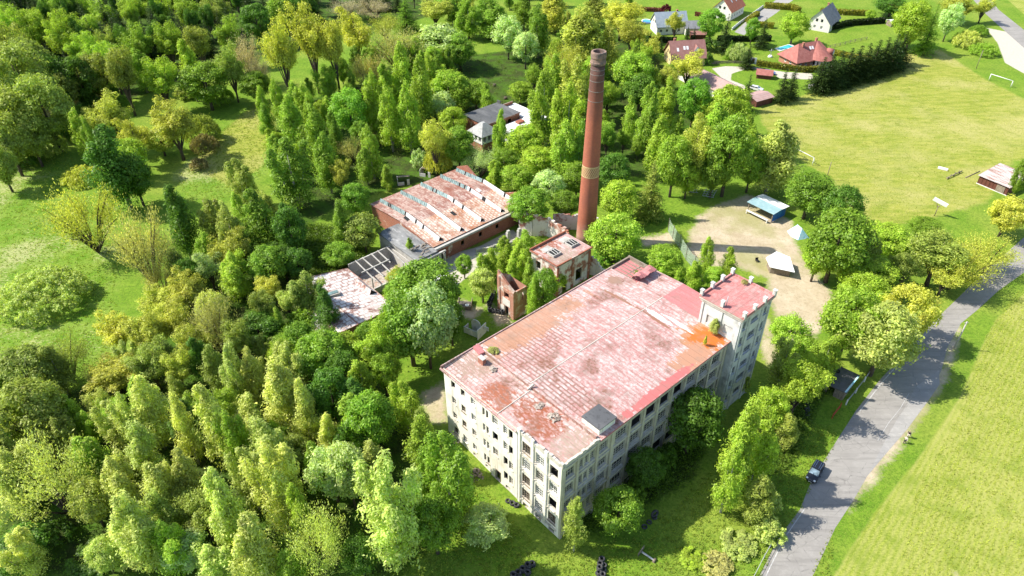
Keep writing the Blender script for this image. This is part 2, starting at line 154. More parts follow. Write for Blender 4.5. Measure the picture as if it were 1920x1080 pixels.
(-226.7,349.7,18.7,7.9,'c','c'),(-148.1,348.2,12.3,5.8,'l','f'),(-131.6,349.7,15.6,7.3,'c','c'),(-164.0,298.2,18.6,9.2,'c','c'),(-160.1,267.5,18.2,9.7,'l','d'),
(-134.1,273.7,16.8,8.4,'l','d'),(-161.9,215.9,12.8,6.7,'c','c'),(-86.9,333.9,16.4,7.7,'l','d'),(-100.5,318.5,12.1,4.7,'b','d'),(-44.8,345.8,16.0,7.2,'l','d'),
(-125.8,334.3,17.6,7.0,'l','d'),(-172.1,317.3,13.2,5.7,'c','c'),(-142.6,265.1,18.2,8.7,'l','d'),(-236.9,351.4,12.0,6.3,'c','c'),(-141.3,270.2,18.9,7.5,'c','c'),
(-89.8,310.9,14.9,6.7,'l','d'),(-155.1,261.5,14.4,7.0,'c','c'),(-120.6,328.7,15.3,7.8,'l','d'),(-178.1,279.4,18.0,8.8,'c','c'),(-153.2,284.8,16.7,6.7,'c','c'),
(-85.8,326.9,13.3,7.0,'c','c'),(-231.3,348.7,13.3,6.6,'l','d'),(-164.4,337.7,18.6,7.7,'c','c'),(-162.0,330.6,18.3,7.2,'b','d'),(-179.4,246.9,17.0,6.7,'l','d'),
(-158.7,210.2,16.0,6.8,'c','c'),(-131.5,286.5,18.5,7.5,'c','c'),(-111.2,314.2,12.3,5.4,'c','c'),(-168.1,283.7,15.6,7.6,'b','d'),(-209.1,327.7,13.7,5.5,'c','c'),
(-215.4,315.9,13.7,5.8,'b','d'),(-127.4,274.5,16.9,6.9,'b','d'),(-191.2,303.7,17.3,7.2,'l','d'),(-140.0,325.3,16.8,6.6,'c','c'),(-143.7,294.1,15.9,6.3,'c','c'),
(-138.3,359.2,17.2,7.6,'c','c'),(-97.3,355.5,17.5,7.6,'c','c'),(-180.7,301.1,16.6,6.6,'b','d'),(-161.7,356.3,12.7,6.3,'l','d'),(-175.0,301.7,16.5,7.3,'c','c'),
(-222.2,331.1,18.3,9.7,'b','d'),(-181.3,308.8,18.2,7.3,'l','d'),(-206.1,318.8,12.0,6.1,'c','c'),(-138.2,289.9,15.0,7.0,'l','d'),(-153.9,300.4,17.1,7.5,'l','f'),
(-99.9,338.3,16.8,6.9,'c','c'),(-112.6,291.9,15.7,7.4,'c','c'),(-155.1,222.1,15.8,6.4,'c','c'),(-188.7,281.5,13.6,6.5,'l','d'),(-145.0,340.7,16.4,8.8,'l','f'),
(-160.4,302.0,12.3,4.9,'c','c'),(-84.1,355.3,12.8,5.3,'c','c'),(-220.4,319.3,14.6,7.5,'c','c'),(-191.5,285.3,17.1,6.7,'l','d'),(-220.8,350.5,13.8,5.8,'b','d'),
(-143.3,336.7,12.8,5.0,'l','d'),(-158.7,226.8,18.6,7.3,'c','c'),(-167.6,227.9,18.1,9.2,'l','d'),(-155.9,279.3,14.8,7.7,'c','c'),(-163.3,278.1,14.7,6.5,'l','d'),
(-183.6,283.2,16.0,7.5,'c','c'),(-68.1,342.1,14.5,6.3,'c','c'),(-62.4,342.2,14.1,7.1,'c','c'),(-172.0,360.5,18.3,9.3,'c','c'),(-199.4,344.7,14.8,6.7,'b','d'),
(-67.8,351.2,13.0,6.5,'l','f'),(-188.5,294.6,12.5,5.2,'b','d'),(-86.8,318.2,14.2,5.9,'l','d'),(-230.0,333.3,17.0,6.6,'l','d'),(-184.2,305.7,18.5,7.8,'l','d'),
(-171.2,322.7,14.8,7.3,'b','d'),(-187.4,277.4,18.5,8.8,'l','f'),(-122.0,297.2,16.6,8.0,'l','d'),(-187.2,316.7,16.6,7.8,'l','d'),(-163.2,287.9,13.8,6.5,'c','c'),
(-106.4,320.8,15.7,6.9,'c','c'),(-156.8,237.6,16.6,6.5,'l','f'),(-59.8,348.7,12.4,5.9,'b','d'),(-151.9,349.6,12.2,4.8,'b','d'),(-164.8,255.6,14.1,7.6,'c','c'),
(-196.8,294.2,18.0,9.4,'c','c'),(-185.0,323.0,12.6,4.9,'c','c'),(-145.1,272.8,16.8,8.6,'c','c'),(-211.8,348.5,13.1,6.5,'c','c'),(-168.2,349.5,18.2,9.8,'b','d'),
(-129.0,268.6,13.9,6.1,'l','d'),(-181.6,256.4,14.8,6.5,'c','c'),(-149.8,358.1,18.2,9.3,'c','c'),(-167.6,290.5,17.8,9.0,'c','c'),(-232.2,358.5,12.5,6.4,'c','c'),
(-92.9,350.3,18.4,8.5,'c','c'),(-124.3,287.0,17.7,7.5,'l','d'),(-207.1,334.2,16.5,8.5,'c','c'),(-212.3,311.7,15.6,6.6,'c','c'),(-161.0,257.8,12.1,5.1,'c','c'),
(-190.9,336.1,18.0,7.6,'l','d'),(-148.8,329.5,18.4,9.2,'l','d'),(-147.0,300.2,13.7,7.1,'c','c'),(-199.9,340.2,14.7,6.9,'l','d'),(-57.4,342.1,14.3,6.7,'c','c'),
(-245.7,360.6,12.6,5.6,'c','c'),(-155.4,344.3,14.1,6.0,'b','f'),(-94.7,316.4,18.5,8.2,'c','c'),(-141.1,315.9,17.1,6.7,'b','f'),(-196.1,273.5,17.6,8.4,'c','c'),
(-141.5,352.0,18.1,7.2,'c','c'),(-146.4,305.2,18.0,7.2,'l','d'),(-65.0,354.6,16.6,7.1,'c','c'),(-193.1,296.2,14.2,6.1,'c','c'),(-193.5,358.3,13.1,5.7,'c','c'),
(-165.4,308.1,14.0,6.2,'c','c'),(-184.1,345.4,12.2,5.9,'c','c'),(-225.2,343.2,15.5,7.3,'l','d'),(-129.4,262.1,14.8,6.2,'c','c'),(-179.3,345.0,13.6,6.5,'l','d'),
(-108.0,359.7,16.3,8.1,'l','d'),(-190.2,320.2,13.1,5.8,'b','d'),(-131.6,327.4,13.4,6.5,'l','f'),(40.1,343.9,11.1,6.9,'b','y'),(-33.4,357.5,8.8,6.2,'l','f'),
(-0.7,344.0,9.4,6.5,'b','m'),(50.0,323.1,12.3,9.0,'b','f'),(-23.7,347.8,8.5,5.5,'b','f'),(-25.4,321.6,10.8,6.9,'b','m'),(16.6,342.9,9.5,5.3,'l','m'),
(19.3,347.6,10.5,7.7,'l','y'),(-38.9,345.8,10.5,6.8,'l','m'),(-12.8,348.3,9.2,7.1,'b','m'),(-30.7,351.7,10.2,6.1,'l','y'),(-8.9,309.4,8.3,5.2,'b','m'),
(36.9,351.1,10.0,7.7,'l','m'),(3.7,359.2,9.5,5.1,'b','f'),(-24.4,327.1,9.3,5.2,'l','y'),(8.6,349.6,12.1,9.1,'l','f'),(20.8,290.0,8.8,5.4,'l','m'),
(-18.0,338.0,11.5,6.4,'l','y'),(19.6,321.6,11.9,8.9,'b','f'),(-17.4,323.1,10.5,6.8,'b','y'),(12.6,358.7,11.4,6.2,'b','m'),(-41.8,356.3,12.3,8.7,'l','m'),
(23.5,305.3,10.0,5.5,'b','y'),(-29.2,345.5,9.0,6.0,'b','f'),(46.4,83.1,8.1,6.1,'b','o'),(50.7,98.6,10.5,6.6,'b','o'),(58.4,99.1,10.7,8.3,'b','f'),
(40.6,83.9,7.8,4.2,'r','o'),(55.7,102.1,8.6,6.4,'r','f'),]
LANDMARKS = [
('brick chimney',18.5,149.0),
('corner tower',45.8,111.0),
('bare factory corner',7.3,65.7),
('cream end wall',-2.8,76.4),
('patched white shed',-37.0,121.9),
('big dome-shaped bush',-104.4,126.1),
('pale meadow strip',-83.4,203.4),
('marshy meadow',-111.2,142.8),
('saw-tooth weaving hall',-22.2,162.0),
('grey flat-roofed block',-4.9,214.4),
('round clearing',-5.8,266.7),
('black parked car',50.6,77.8),
('concrete road pole',89.0,108.4),
('sandy yard',59.1,153.7),
('dark plank shed',135.4,175.1),
('red fan-roofed house',114.4,277.1),
('brown-roofed yellow house',68.4,280.6),
('white gabled house',134.4,320.6),
('brick gatehouse ruin',-0.6,119.9),
('boiler house ruin',9.8,133.4),
('shaded long wall',28.5,93.2),
('near football goal',85.5,191.5),
('far road',202.4,301.9),
('golden grove',-75.5,273.0),
('grey-roofed house',70.4,321.3),
('village street',108.7,324.7),
('conifer hedge row',132.6,265.4),
('long brown-roofed barn',72.9,249.9),
('far shaded slope',-163.4,268.1),
('lower picture edge',-42.5,59.4),
('grassy hollow',-32.8,185.7),
('roofless bay',-31.2,137.9),
('red field gate',58.7,90.4),
('scrap metal frame',50.9,173.3),
('blue-roofed shelter',67.5,164.1),
('slim pitch pole',88.2,179.4),
('middle lower wood',-51.7,88.3),
('yellow trees mid-wood',-73.4,111.6),
('upper picture edge',-50.3,355.5),
('dense birch stand',-35.9,231.7),
('lowest wood corner',-73.3,61.1)]
LEAF_COLOURS = {'f': (0.314, 0.448, 0.05), 'm': (0.213, 0.347, 0.039), 'b': (0.213, 0.392, 0.045), 'd': (0.112, 0.224, 0.029), 'y': (0.448, 0.482, 0.084), 'a': (0.627, 0.56, 0.067), 't': (0.44, 0.42, 0.14), 'w': (0.448, 0.56, 0.224), 'o': (0.302, 0.37, 0.073), 'p': (0.482, 0.549, 0.146), 'g': (0.426, 0.381, 0.258), 'n': (0.314, 0.28, 0.112), 'c': (0.05, 0.09, 0.022), 'q': (0.12, 0.02, 0.03)}
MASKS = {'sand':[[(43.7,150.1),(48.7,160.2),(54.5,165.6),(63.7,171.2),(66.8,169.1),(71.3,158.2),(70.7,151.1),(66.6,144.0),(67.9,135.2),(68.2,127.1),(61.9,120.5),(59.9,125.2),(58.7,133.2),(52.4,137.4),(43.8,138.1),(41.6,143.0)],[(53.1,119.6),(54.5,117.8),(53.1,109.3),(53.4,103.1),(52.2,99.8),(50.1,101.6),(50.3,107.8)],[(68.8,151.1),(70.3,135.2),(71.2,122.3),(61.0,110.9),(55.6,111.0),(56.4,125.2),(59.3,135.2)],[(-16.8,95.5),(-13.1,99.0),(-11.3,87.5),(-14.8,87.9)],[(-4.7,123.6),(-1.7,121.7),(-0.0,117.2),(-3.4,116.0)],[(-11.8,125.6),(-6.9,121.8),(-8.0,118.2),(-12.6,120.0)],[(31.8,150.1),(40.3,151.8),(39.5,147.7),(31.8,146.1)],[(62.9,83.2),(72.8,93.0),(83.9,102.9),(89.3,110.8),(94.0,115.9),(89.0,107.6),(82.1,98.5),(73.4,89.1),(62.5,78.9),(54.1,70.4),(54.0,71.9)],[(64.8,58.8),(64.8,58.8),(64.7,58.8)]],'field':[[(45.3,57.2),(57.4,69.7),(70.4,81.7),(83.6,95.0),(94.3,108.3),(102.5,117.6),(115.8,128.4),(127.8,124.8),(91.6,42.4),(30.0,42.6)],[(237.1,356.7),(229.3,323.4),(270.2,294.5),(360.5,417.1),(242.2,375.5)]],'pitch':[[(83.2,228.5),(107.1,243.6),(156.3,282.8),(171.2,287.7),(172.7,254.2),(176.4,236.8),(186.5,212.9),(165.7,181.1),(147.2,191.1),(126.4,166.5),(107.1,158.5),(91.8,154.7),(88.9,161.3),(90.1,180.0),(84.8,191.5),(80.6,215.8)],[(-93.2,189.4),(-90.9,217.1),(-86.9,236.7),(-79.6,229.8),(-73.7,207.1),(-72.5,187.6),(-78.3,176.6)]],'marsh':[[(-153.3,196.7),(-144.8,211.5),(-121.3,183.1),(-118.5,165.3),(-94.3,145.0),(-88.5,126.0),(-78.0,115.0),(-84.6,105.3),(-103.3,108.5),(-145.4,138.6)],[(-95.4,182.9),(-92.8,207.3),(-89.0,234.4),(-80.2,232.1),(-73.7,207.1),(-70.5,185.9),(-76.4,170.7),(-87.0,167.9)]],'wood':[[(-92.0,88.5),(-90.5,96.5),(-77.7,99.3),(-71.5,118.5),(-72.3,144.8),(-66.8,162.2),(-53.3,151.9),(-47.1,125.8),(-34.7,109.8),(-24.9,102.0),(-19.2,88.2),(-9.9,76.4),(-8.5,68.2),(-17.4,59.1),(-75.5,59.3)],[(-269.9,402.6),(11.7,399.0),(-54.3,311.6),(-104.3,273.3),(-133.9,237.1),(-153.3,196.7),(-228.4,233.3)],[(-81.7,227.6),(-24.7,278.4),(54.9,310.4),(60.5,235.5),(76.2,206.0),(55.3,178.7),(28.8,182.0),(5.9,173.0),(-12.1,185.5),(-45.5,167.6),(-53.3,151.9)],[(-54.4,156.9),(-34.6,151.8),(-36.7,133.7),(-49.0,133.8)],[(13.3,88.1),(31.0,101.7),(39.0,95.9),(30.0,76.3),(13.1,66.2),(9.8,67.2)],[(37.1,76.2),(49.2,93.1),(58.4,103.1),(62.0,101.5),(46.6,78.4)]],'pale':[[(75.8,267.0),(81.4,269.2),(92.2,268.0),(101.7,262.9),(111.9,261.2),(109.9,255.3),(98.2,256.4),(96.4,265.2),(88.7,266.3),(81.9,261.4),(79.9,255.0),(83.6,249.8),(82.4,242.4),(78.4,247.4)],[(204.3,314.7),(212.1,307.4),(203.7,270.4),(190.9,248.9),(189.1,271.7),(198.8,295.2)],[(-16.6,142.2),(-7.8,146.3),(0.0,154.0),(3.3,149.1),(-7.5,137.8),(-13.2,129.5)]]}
ROAD_L=[(30.73, 50.97), (36.17, 58.94), (40.62, 64.96), (45.82, 70.45), (49.25, 75.64), (55.39, 82.97), (62.91, 91.72), (70.59, 99.74), (75.71, 104.5), (89.0, 117.12), (99.03, 125.93), (107.92, 133.92), (126.65, 149.56), (172.7, 188.02), (472.7, 452.02)]
ROAD_R=[(38.07, 50.95), (43.98, 58.91), (50.19, 67.0), (54.97, 72.14), (59.09, 76.91), (63.67, 81.76), (70.27, 87.8), (77.63, 95.03), (83.54, 102.19), (88.18, 109.18), (94.58, 116.56), (100.58, 121.21), (108.55, 127.83), (131.26, 144.03), (177.19, 182.64), (477.32, 446.77)]
ROAD_EDGE=[(37.1, 58.93), (41.65, 65.15), (46.5, 70.45), (63.54, 91.58), (71.25, 99.59), (76.44, 104.5), (89.7, 116.94)]
LAYBY=[(59.09, 76.91), (64.41, 83.53), (69.1, 89.08), (72.75, 93.01), (76.43, 97.69), (83.02, 102.19), (81.49, 98.53), (77.18, 94.07), (70.13, 87.05), (64.04, 81.52)]
STREET=[(94.96, 310.02), (108.51, 332.6), (126.8, 357.98), (147.54, 386.75), (160.18, 391.8), (131.78, 353.44), (120.47, 336.52), (108.87, 320.91), (101.67, 311.38), (97.93, 305.74)]
FAR_ROAD=[(231.18, 396.23), (242.22, 396.09), (224.13, 341.16), (218.54, 308.73), (215.38, 276.15), (209.41, 190.62), (190.77, 190.75), (201.66, 253.94), (205.93, 288.6), (214.44, 333.04)]


# site frame of the factory: x = along the long side (v), y = along the end wall (u)
FX, FY, FA = 7.02, 65.24, math.pi / 2 - 0.838
DV = (math.cos(FA), math.sin(FA)); DU = (-math.sin(FA), math.cos(FA))
def site(v, u): return (FX + v * DV[0] + u * DU[0], FY + v * DV[1] + u * DU[1])

# ------------------------------------------------------------------ object helpers
def tag(o, label=None, cat=None, group=None, kind=None):
    if label: o['label'] = label
    if cat: o['category'] = cat
    if group: o['group'] = group
    if kind: o['kind'] = kind
    return o
def empty(name, loc=(0, 0, 0), rz=0.0, label=None, cat=None, group=None):
    o = bpy.data.objects.new(name, None); o.empty_display_size = 0.5; C.objects.link(o)
    o.location = loc; o.rotation_euler = (0, 0, rz)
    return tag(o, label, cat, group)
class MB:
    """collects faces, builds ONE mesh object"""
    def __init__(s, off=(0, 0, 0)): s.v = []; s.f = []; s.m = []; s.off = off; s.smooth = []
    def face(s, pts, m=0, smooth=False):
        b = len(s.v)
        for p in pts: s.v.append((p[0] - s.off[0], p[1] - s.off[1], p[2] - s.off[2]))
        s.f.append(tuple(range(b, b + len(pts)))); s.m.append(m); s.smooth.append(smooth)
    def box(s, x0, x1, y0, y1, z0, z1, m=0, top=None):
        p = [(x0, y0, z0), (x1, y0, z0), (x1, y1, z0), (x0, y1, z0), (x0, y0, z1), (x1, y0, z1), (x1, y1, z1), (x0, y1, z1)]
        for k, q in enumerate([(3, 2, 1, 0), (4, 5, 6, 7), (0, 1, 5, 4), (1, 2, 6, 5), (2, 3, 7, 6), (3, 0, 4, 7)]):
            s.face([p[i] for i in q], top if (k == 1 and top is not None) else m)
    def beam(s, a, b, wx=.1, wz=.1, m=0):
        a = Vector(a); b = Vector(b); d = (b - a).normalized()
        up = Vector((0, 0, 1)) if abs(d.z) < .95 else Vector((1, 0, 0))
        sx = d.cross(up).normalized() * wx / 2; sz = sx.cross(d).normalized() * wz / 2
        q = [a - sx - sz, a + sx - sz, a + sx + sz, a - sx + sz]; r = [b - sx - sz, b + sx - sz, b + sx + sz, b - sx + sz]
        s.face(q[::-1], m); s.face(r, m)
        for i in range(4): j = (i + 1) % 4; s.face([q[i], q[j], r[j], r[i]], m)
    def tube(s, pts, rad, n=8, m=0, caps=True, smooth=True):
        rings = []
        for i, p in enumerate(pts):
            p = Vector(p)
            d = (Vector(pts[min(i + 1, len(pts) - 1)]) - Vector(pts[max(i - 1, 0)])).normalized()
            up = Vector((1, 0, 0)) if abs(d.z) > .6 else Vector((0, 0, 1))
            a = d.cross(up).normalized(); b = d.cross(a)
            rings.append([p + (a * math.cos(2 * math.pi * k / n) + b * math.sin(2 * math.pi * k / n)) * rad[i] for k in range(n)])
        base = len(s.v)
        for rg in rings:
            for p in rg: s.v.append((p[0] - s.off[0], p[1] - s.off[1], p[2] - s.off[2]))
        for i in range(len(rings) - 1):
            for k in range(n):
                a0 = base + i * n + k; a1 = base + i * n + (k + 1) % n
                s.f.append((a0, a1, a1 + n, a0 + n)); s.m.append(m); s.smooth.append(smooth)
        if caps:
            s.f.append(tuple(base + k for k in range(n))[::-1]); s.m.append(m); s.smooth.append(False)
            e = base + (len(rings) - 1) * n
            s.f.append(tuple(e + k for k in range(n))); s.m.append(m); s.smooth.append(False)
    def lathe(s, prof, n=24, m=0):
        base = len(s.v)
        for z, r_ in prof:
            for k in range(n): s.v.append((r_ * math.cos(2 * math.pi * k / n) - s.off[0], r_ * math.sin(2 * math.pi * k / n) - s.off[1], z - s.off[2]))
        for i in range(len(prof) - 1):
            for k in range(n):
                a0 = base + i * n + k; a1 = base + i * n + (k + 1) % n
                s.f.append((a0, a1, a1 + n, a0 + n)); s.m.append(m); s.smooth.append(False)
    def prism(s, poly, z0, z1, m=0, top=None):
        zt = z1 if isinstance(z1, (list, tuple)) else [z1] * len(poly)
        zb = z0 if isinstance(z0, (list, tuple)) else [z0] * len(poly)
        n = len(poly)
        a = sum(poly[i][0] * poly[(i + 1) % n][1] - poly[(i + 1) % n][0] * poly[i][1] for i in range(n))
        if a < 0: poly = poly[::-1]; zt = zt[::-1]; zb = zb[::-1]
        s.face([(p[0], p[1], z) for p, z in zip(poly, zt)], m if top is None else top)
        s.face([(p[0], p[1], z) for p, z in zip(poly, zb)][::-1], m)
        for i in range(n):
            j = (i + 1) % n
            s.face([(poly[i][0], poly[i][1], zb[i]), (poly[j][0], poly[j][1], zb[j]), (poly[j][0], poly[j][1], zt[j]), (poly[i][0], poly[i][1], zt[i])], m)
    def build(s, name, mats, parent=None, label=None, cat=None, group=None, kind=None, loc=None, rz=0.0):
        me = bpy.data.meshes.new(name); me.from_pydata(s.v, [], s.f); me.update()
        if not isinstance(mats, (list, tuple)): mats = [mats]
        for mm in mats: me.materials.append(mm)
        me.polygons.foreach_set('material_index', s.m)
        me.polygons.foreach_set('use_smooth', s.smooth)
        o = bpy.data.objects.new(name, me); C.objects.link(o)
        if parent: o.parent = parent
        if loc is not None: o.location = loc
        o.rotation_euler = (0, 0, rz) if not parent else (0, 0, 0)
        return tag(o, label, cat, group, kind)
def copy_tree(o, parent=None):
    c = o.copy(); C.objects.link(c); c.parent = parent
    for ch in list(o.children): copy_tree(ch, c)
    return c
def one(name, fn, mats, loc, rz, label, cat, group=None):
    b = MB(); fn(b); return b.build(name, mats, None, label, cat, group, None, loc, rz)

# ------------------------------------------------------------------ materials
class NT:
    def __init__(s, name):
        s.mat = bpy.data.materials.new(name); s.mat.use_nodes = True
        s.t = s.mat.node_tree; s.b = s.t.nodes['Principled BSDF']; s.out = s.t.nodes['Material Output']
    def n(s, typ, ins=None, **kw):
        nd = s.t.nodes.new(typ)
        for k, v in kw.items(): setattr(nd, k, v)
        for k, v in (ins or {}).items():
            sk = nd.inputs[k]
            if hasattr(v, 'is_output') or isinstance(v, bpy.types.NodeSocket): s.t.links.new(v, sk)
            else: sk.default_value = v
        return nd
    def link(s, a, b): s.t.links.new(a, b)
    def coord(s, which='Object', scale=(1, 1, 1), rot=(0, 0, 0), loc=(0, 0, 0)):
        tc = s.n('ShaderNodeTexCoord')
        return s.n('ShaderNodeMapping', {'Vector': tc.outputs[which], 'Scale': scale, 'Rotation': rot, 'Location': loc}).outputs[0]
    def noise(s, vec, scale, detail=4, rough=.6, dist=0.0):
        return s.n('ShaderNodeTexNoise', {'Vector': vec, 'Scale': scale, 'Detail': detail, 'Roughness': rough, 'Distortion': dist}).outputs['Fac']
    def ramp(s, fac, lo, hi):
        return s.n('ShaderNodeMapRange', {'Value': fac, 'From Min': lo, 'From Max': hi}).outputs[0]
    def math(s, op, a, b=0.0):
        return s.n('ShaderNodeMath', {0: a, 1: b}, operation=op).outputs[0]
    def mix(s, fac, a, b, blend='MIX'):
        nd = s.t.nodes.new('ShaderNodeMix'); nd.data_type = 'RGBA'; nd.blend_type = blend
        for i, v in ((0, fac), (6, a), (7, b)):
            if isinstance(v, bpy.types.NodeSocket): s.link(v, nd.inputs[i])
            else: nd.inputs[i].default_value = v if i == 0 else (tuple(v) + (1,))[:4]
        return nd.outputs[2]
    def bump(s, h, strength=.3, dist=.1):
        nd = s.n('ShaderNodeBump', {'Height': h, 'Strength': strength, 'Distance': dist}); s.link(nd.outputs[0], s.b.inputs['Normal'])
    def done(s, col, rough=.8, metal=0.0, spec=None):
        if isinstance(col, bpy.types.NodeSocket): s.link(col, s.b.inputs['Base Color'])
        else: s.b.inputs['Base Color'].default_value = tuple(col) + (1,)
        s.b.inputs['Roughness'].default_value = rough; s.b.inputs['Metallic'].default_value = metal
        if spec is not None: s.b.inputs['Specular IOR Level'].default_value = spec
        return s.mat
def stained(name, base, layers, rough=.85, bump=None, spec=.3):
    """base colour with patches of other colours; layers: (colour, scale, lo, hi, (sx,sy,sz))"""
    t = NT(name); c = base
    for k, (col, sc, lo, hi, st) in enumerate(layers):
        v = t.coord('Object', st, (0, 0, 0), (k * 7.3, k * 3.1, k * 1.7))
        c = t.mix(t.ramp(t.noise(v, sc, 6, .65), lo, hi), c, col)
    if bump: t.bump(t.noise(t.coord(), bump[0], 5, .6), bump[1], .08)
    return t.done(c, rough, 0, spec)
U1 = (1, 1, 1); DRIP = (1, 1, .12)
M = {}
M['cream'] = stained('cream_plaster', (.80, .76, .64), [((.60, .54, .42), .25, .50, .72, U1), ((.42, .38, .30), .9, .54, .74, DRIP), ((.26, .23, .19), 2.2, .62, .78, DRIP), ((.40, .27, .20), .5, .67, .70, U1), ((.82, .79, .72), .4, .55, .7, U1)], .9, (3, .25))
M['shade_plaster'] = stained('weathered_shade_plaster', (.50, .45, .35), [((.33, .29, .22), .35, .48, .7, U1), ((.22, .20, .16), 1.1, .56, .78, DRIP), ((.45, .25, .17), .7, .66, .74, U1), ((.62, .58, .48), .5, .58, .7, U1)], .9, (3, .3))  # same plaster for the shade side: more grime, and shade darkened into its base
M['grey_plaster'] = stained('grey_plaster', (.55, .545, .51), [((.38, .38, .36), .4, .48, .68, U1), ((.24, .235, .21), 1.3, .55, .75, DRIP), ((.72, .71, .66), .5, .55, .7, U1)], .9, (3, .25))
M['trim'] = stained('old_trim', (.50, .46, .39), [((.30, .27, .22), .8, .5, .7, U1), ((.66, .62, .54), 1.4, .55, .7, U1)], .9, (4, .3))
M['concrete'] = stained('concrete', (.42, .40, .36), [((.24, .23, .20), .4, .5, .7, U1), ((.56, .54, .49), 1.1, .55, .7, U1), ((.15, .15, .13), 2.4, .64, .76, U1)], .92, (3, .4))
M['tar'] = stained('tar_paper', (.085, .087, .090), [((.15, .15, .15), .35, .45, .7, (1, .25, 1)), ((.05, .05, .05), 1.4, .55, .7, U1), ((.24, .24, .23), 3.0, .68, .74, U1)], .85, (4, .3))
M['tar_light'] = stained('old_felt', (.23, .23, .22), [((.10, .10, .10), .5, .45, .65, (1, .3, 1)), ((.40, .39, .37), 1.4, .55, .7, (1, .4, 1)), ((.06, .06, .06), 2.4, .66, .74, U1)], .85, (4, .3))
M['felt_pale'] = stained('pale_felt', (.34, .34, .325), [((.22, .22, .21), .8, .45, .7, U1), ((.58, .57, .55), 1.5, .55, .7, U1)], .8)
M['floor_dark'] = stained('darkened_dusty_floor', (.10, .09, .08), [((.17, .15, .12), .5, .5, .7, U1)], .95)  # interior floors coloured dark so the rooms behind the windows look unlit
M['wood'] = stained('grey_wood', (.25, .20, .15), [((.14, .11, .08), 1.2, .45, .65, (4, .4, 1)), ((.38, .33, .27), 2.0, .55, .7, (4, .4, 1))], .85)
M['wood_red'] = stained('red_brown_boards', (.13, .045, .03), [((.07, .028, .02), 1.5, .45, .65, (5, 5, .3)), ((.20, .09, .06), 2.5, .58, .7, (5, 5, .3))], .8)
M['white_wood'] = stained('white_boards', (.66, .65, .60), [((.42, .39, .33), 1.1, .52, .72, U1), ((.25, .22, .18), 2.2, .64, .76, U1)], .8)
M['white'] = stained('white_paint', (.78, .77, .74), [((.62, .60, .56), .8, .5, .75, U1)], .7)
M['metal'] = stained('grey_metal', (.40, .41, .42), [((.25, .20, .16), 1.2, .55, .7, U1)], .5)
M['dark'] = NT('dark_void').done((.012, .012, .012), .9)
M['rubber'] = stained('tyre_rubber', (.035, .035, .037), [((.12, .115, .11), 1.5, .48, .7, U1)], .75)
M['rubble'] = stained('rubble_stone', (.42, .36, .30), [((.24, .19, .15), 1.5, .45, .6, U1), ((.40, .17, .10), 1.1, .58, .66, U1), ((.6, .57, .5), 2.0, .6, .7, U1)], .95, (6, .5))
def glass(name, col, rough=.12):
    t = NT(name); c = t.mix(t.ramp(t.noise(t.coord(), .9, 3), .4, .65), col, tuple(x * 2.2 + .02 for x in col))
    return t.done(c, rough, 0, .22)
M['pane'] = glass('dark_glass', (.012, .015, .016), .3)
M['pane_teal'] = glass('milky_wire_glass', (.10, .155, .155), .4)
def brick(name, a, b, mortar, patches, sx=1.0):
    t = NT(name)
    tc = t.n('ShaderNodeTexCoord'); sep = t.n('ShaderNodeSeparateXYZ', {0: tc.outputs['Object']})
    x = t.math('ADD', sep.outputs[0], sep.outputs[1])
    v = t.n('ShaderNodeCombineXYZ', {0: x, 1: sep.outputs[2], 2: 0.0}).outputs[0]
    bt = t.n('ShaderNodeTexBrick', {'Vector': v, 'Color1': a + (1,), 'Color2': b + (1,), 'Mortar': mortar + (1,), 'Scale': 1.0, 'Mortar Size': .012, 'Brick Width': .5 * sx, 'Row Height': .16 * sx})
    c = bt.outputs['Color']
    for k, (col, sc, lo, hi) in enumerate(patches):
        vv = t.coord('Object', U1, (0, 0, 0), (k * 5.1, k * 2.3, k))
        c = t.mix(t.ramp(t.noise(vv, sc, 6, .65), lo, hi), c, col)
    t.bump(t.noise(t.coord(), 5, 4), .25, .06)
    return t.done(c, .9, 0, .2)
M['brick'] = brick('red_brick', (.36, .12, .07), (.27, .085, .05), (.36, .29, .23), [((.24, .10, .07), .4, .52, .7), ((.60, .52, .45), .35, .60, .68), ((.14, .07, .05), 1.1, .62, .75)])
M['brick_white'] = brick('plastered_brick', (.36, .13, .08), (.28, .10, .06), (.38, .31, .26), [((.66, .61, .54), .30, .42, .50), ((.42, .36, .29), .8, .58, .7), ((.16, .12, .09), 1.3, .64, .75)])
M['brick_pale'] = brick('faded_brick', (.46, .21, .14), (.38, .16, .10), (.44, .36, .30), [((.60, .53, .46), .45, .50, .62), ((.24, .12, .08), 1.0, .62, .75)])
M['brick_house'] = brick('house_brick', (.40, .17, .10), (.30, .12, .075), (.42, .33, .26), [((.22, .09, .06), .8, .6, .75)])

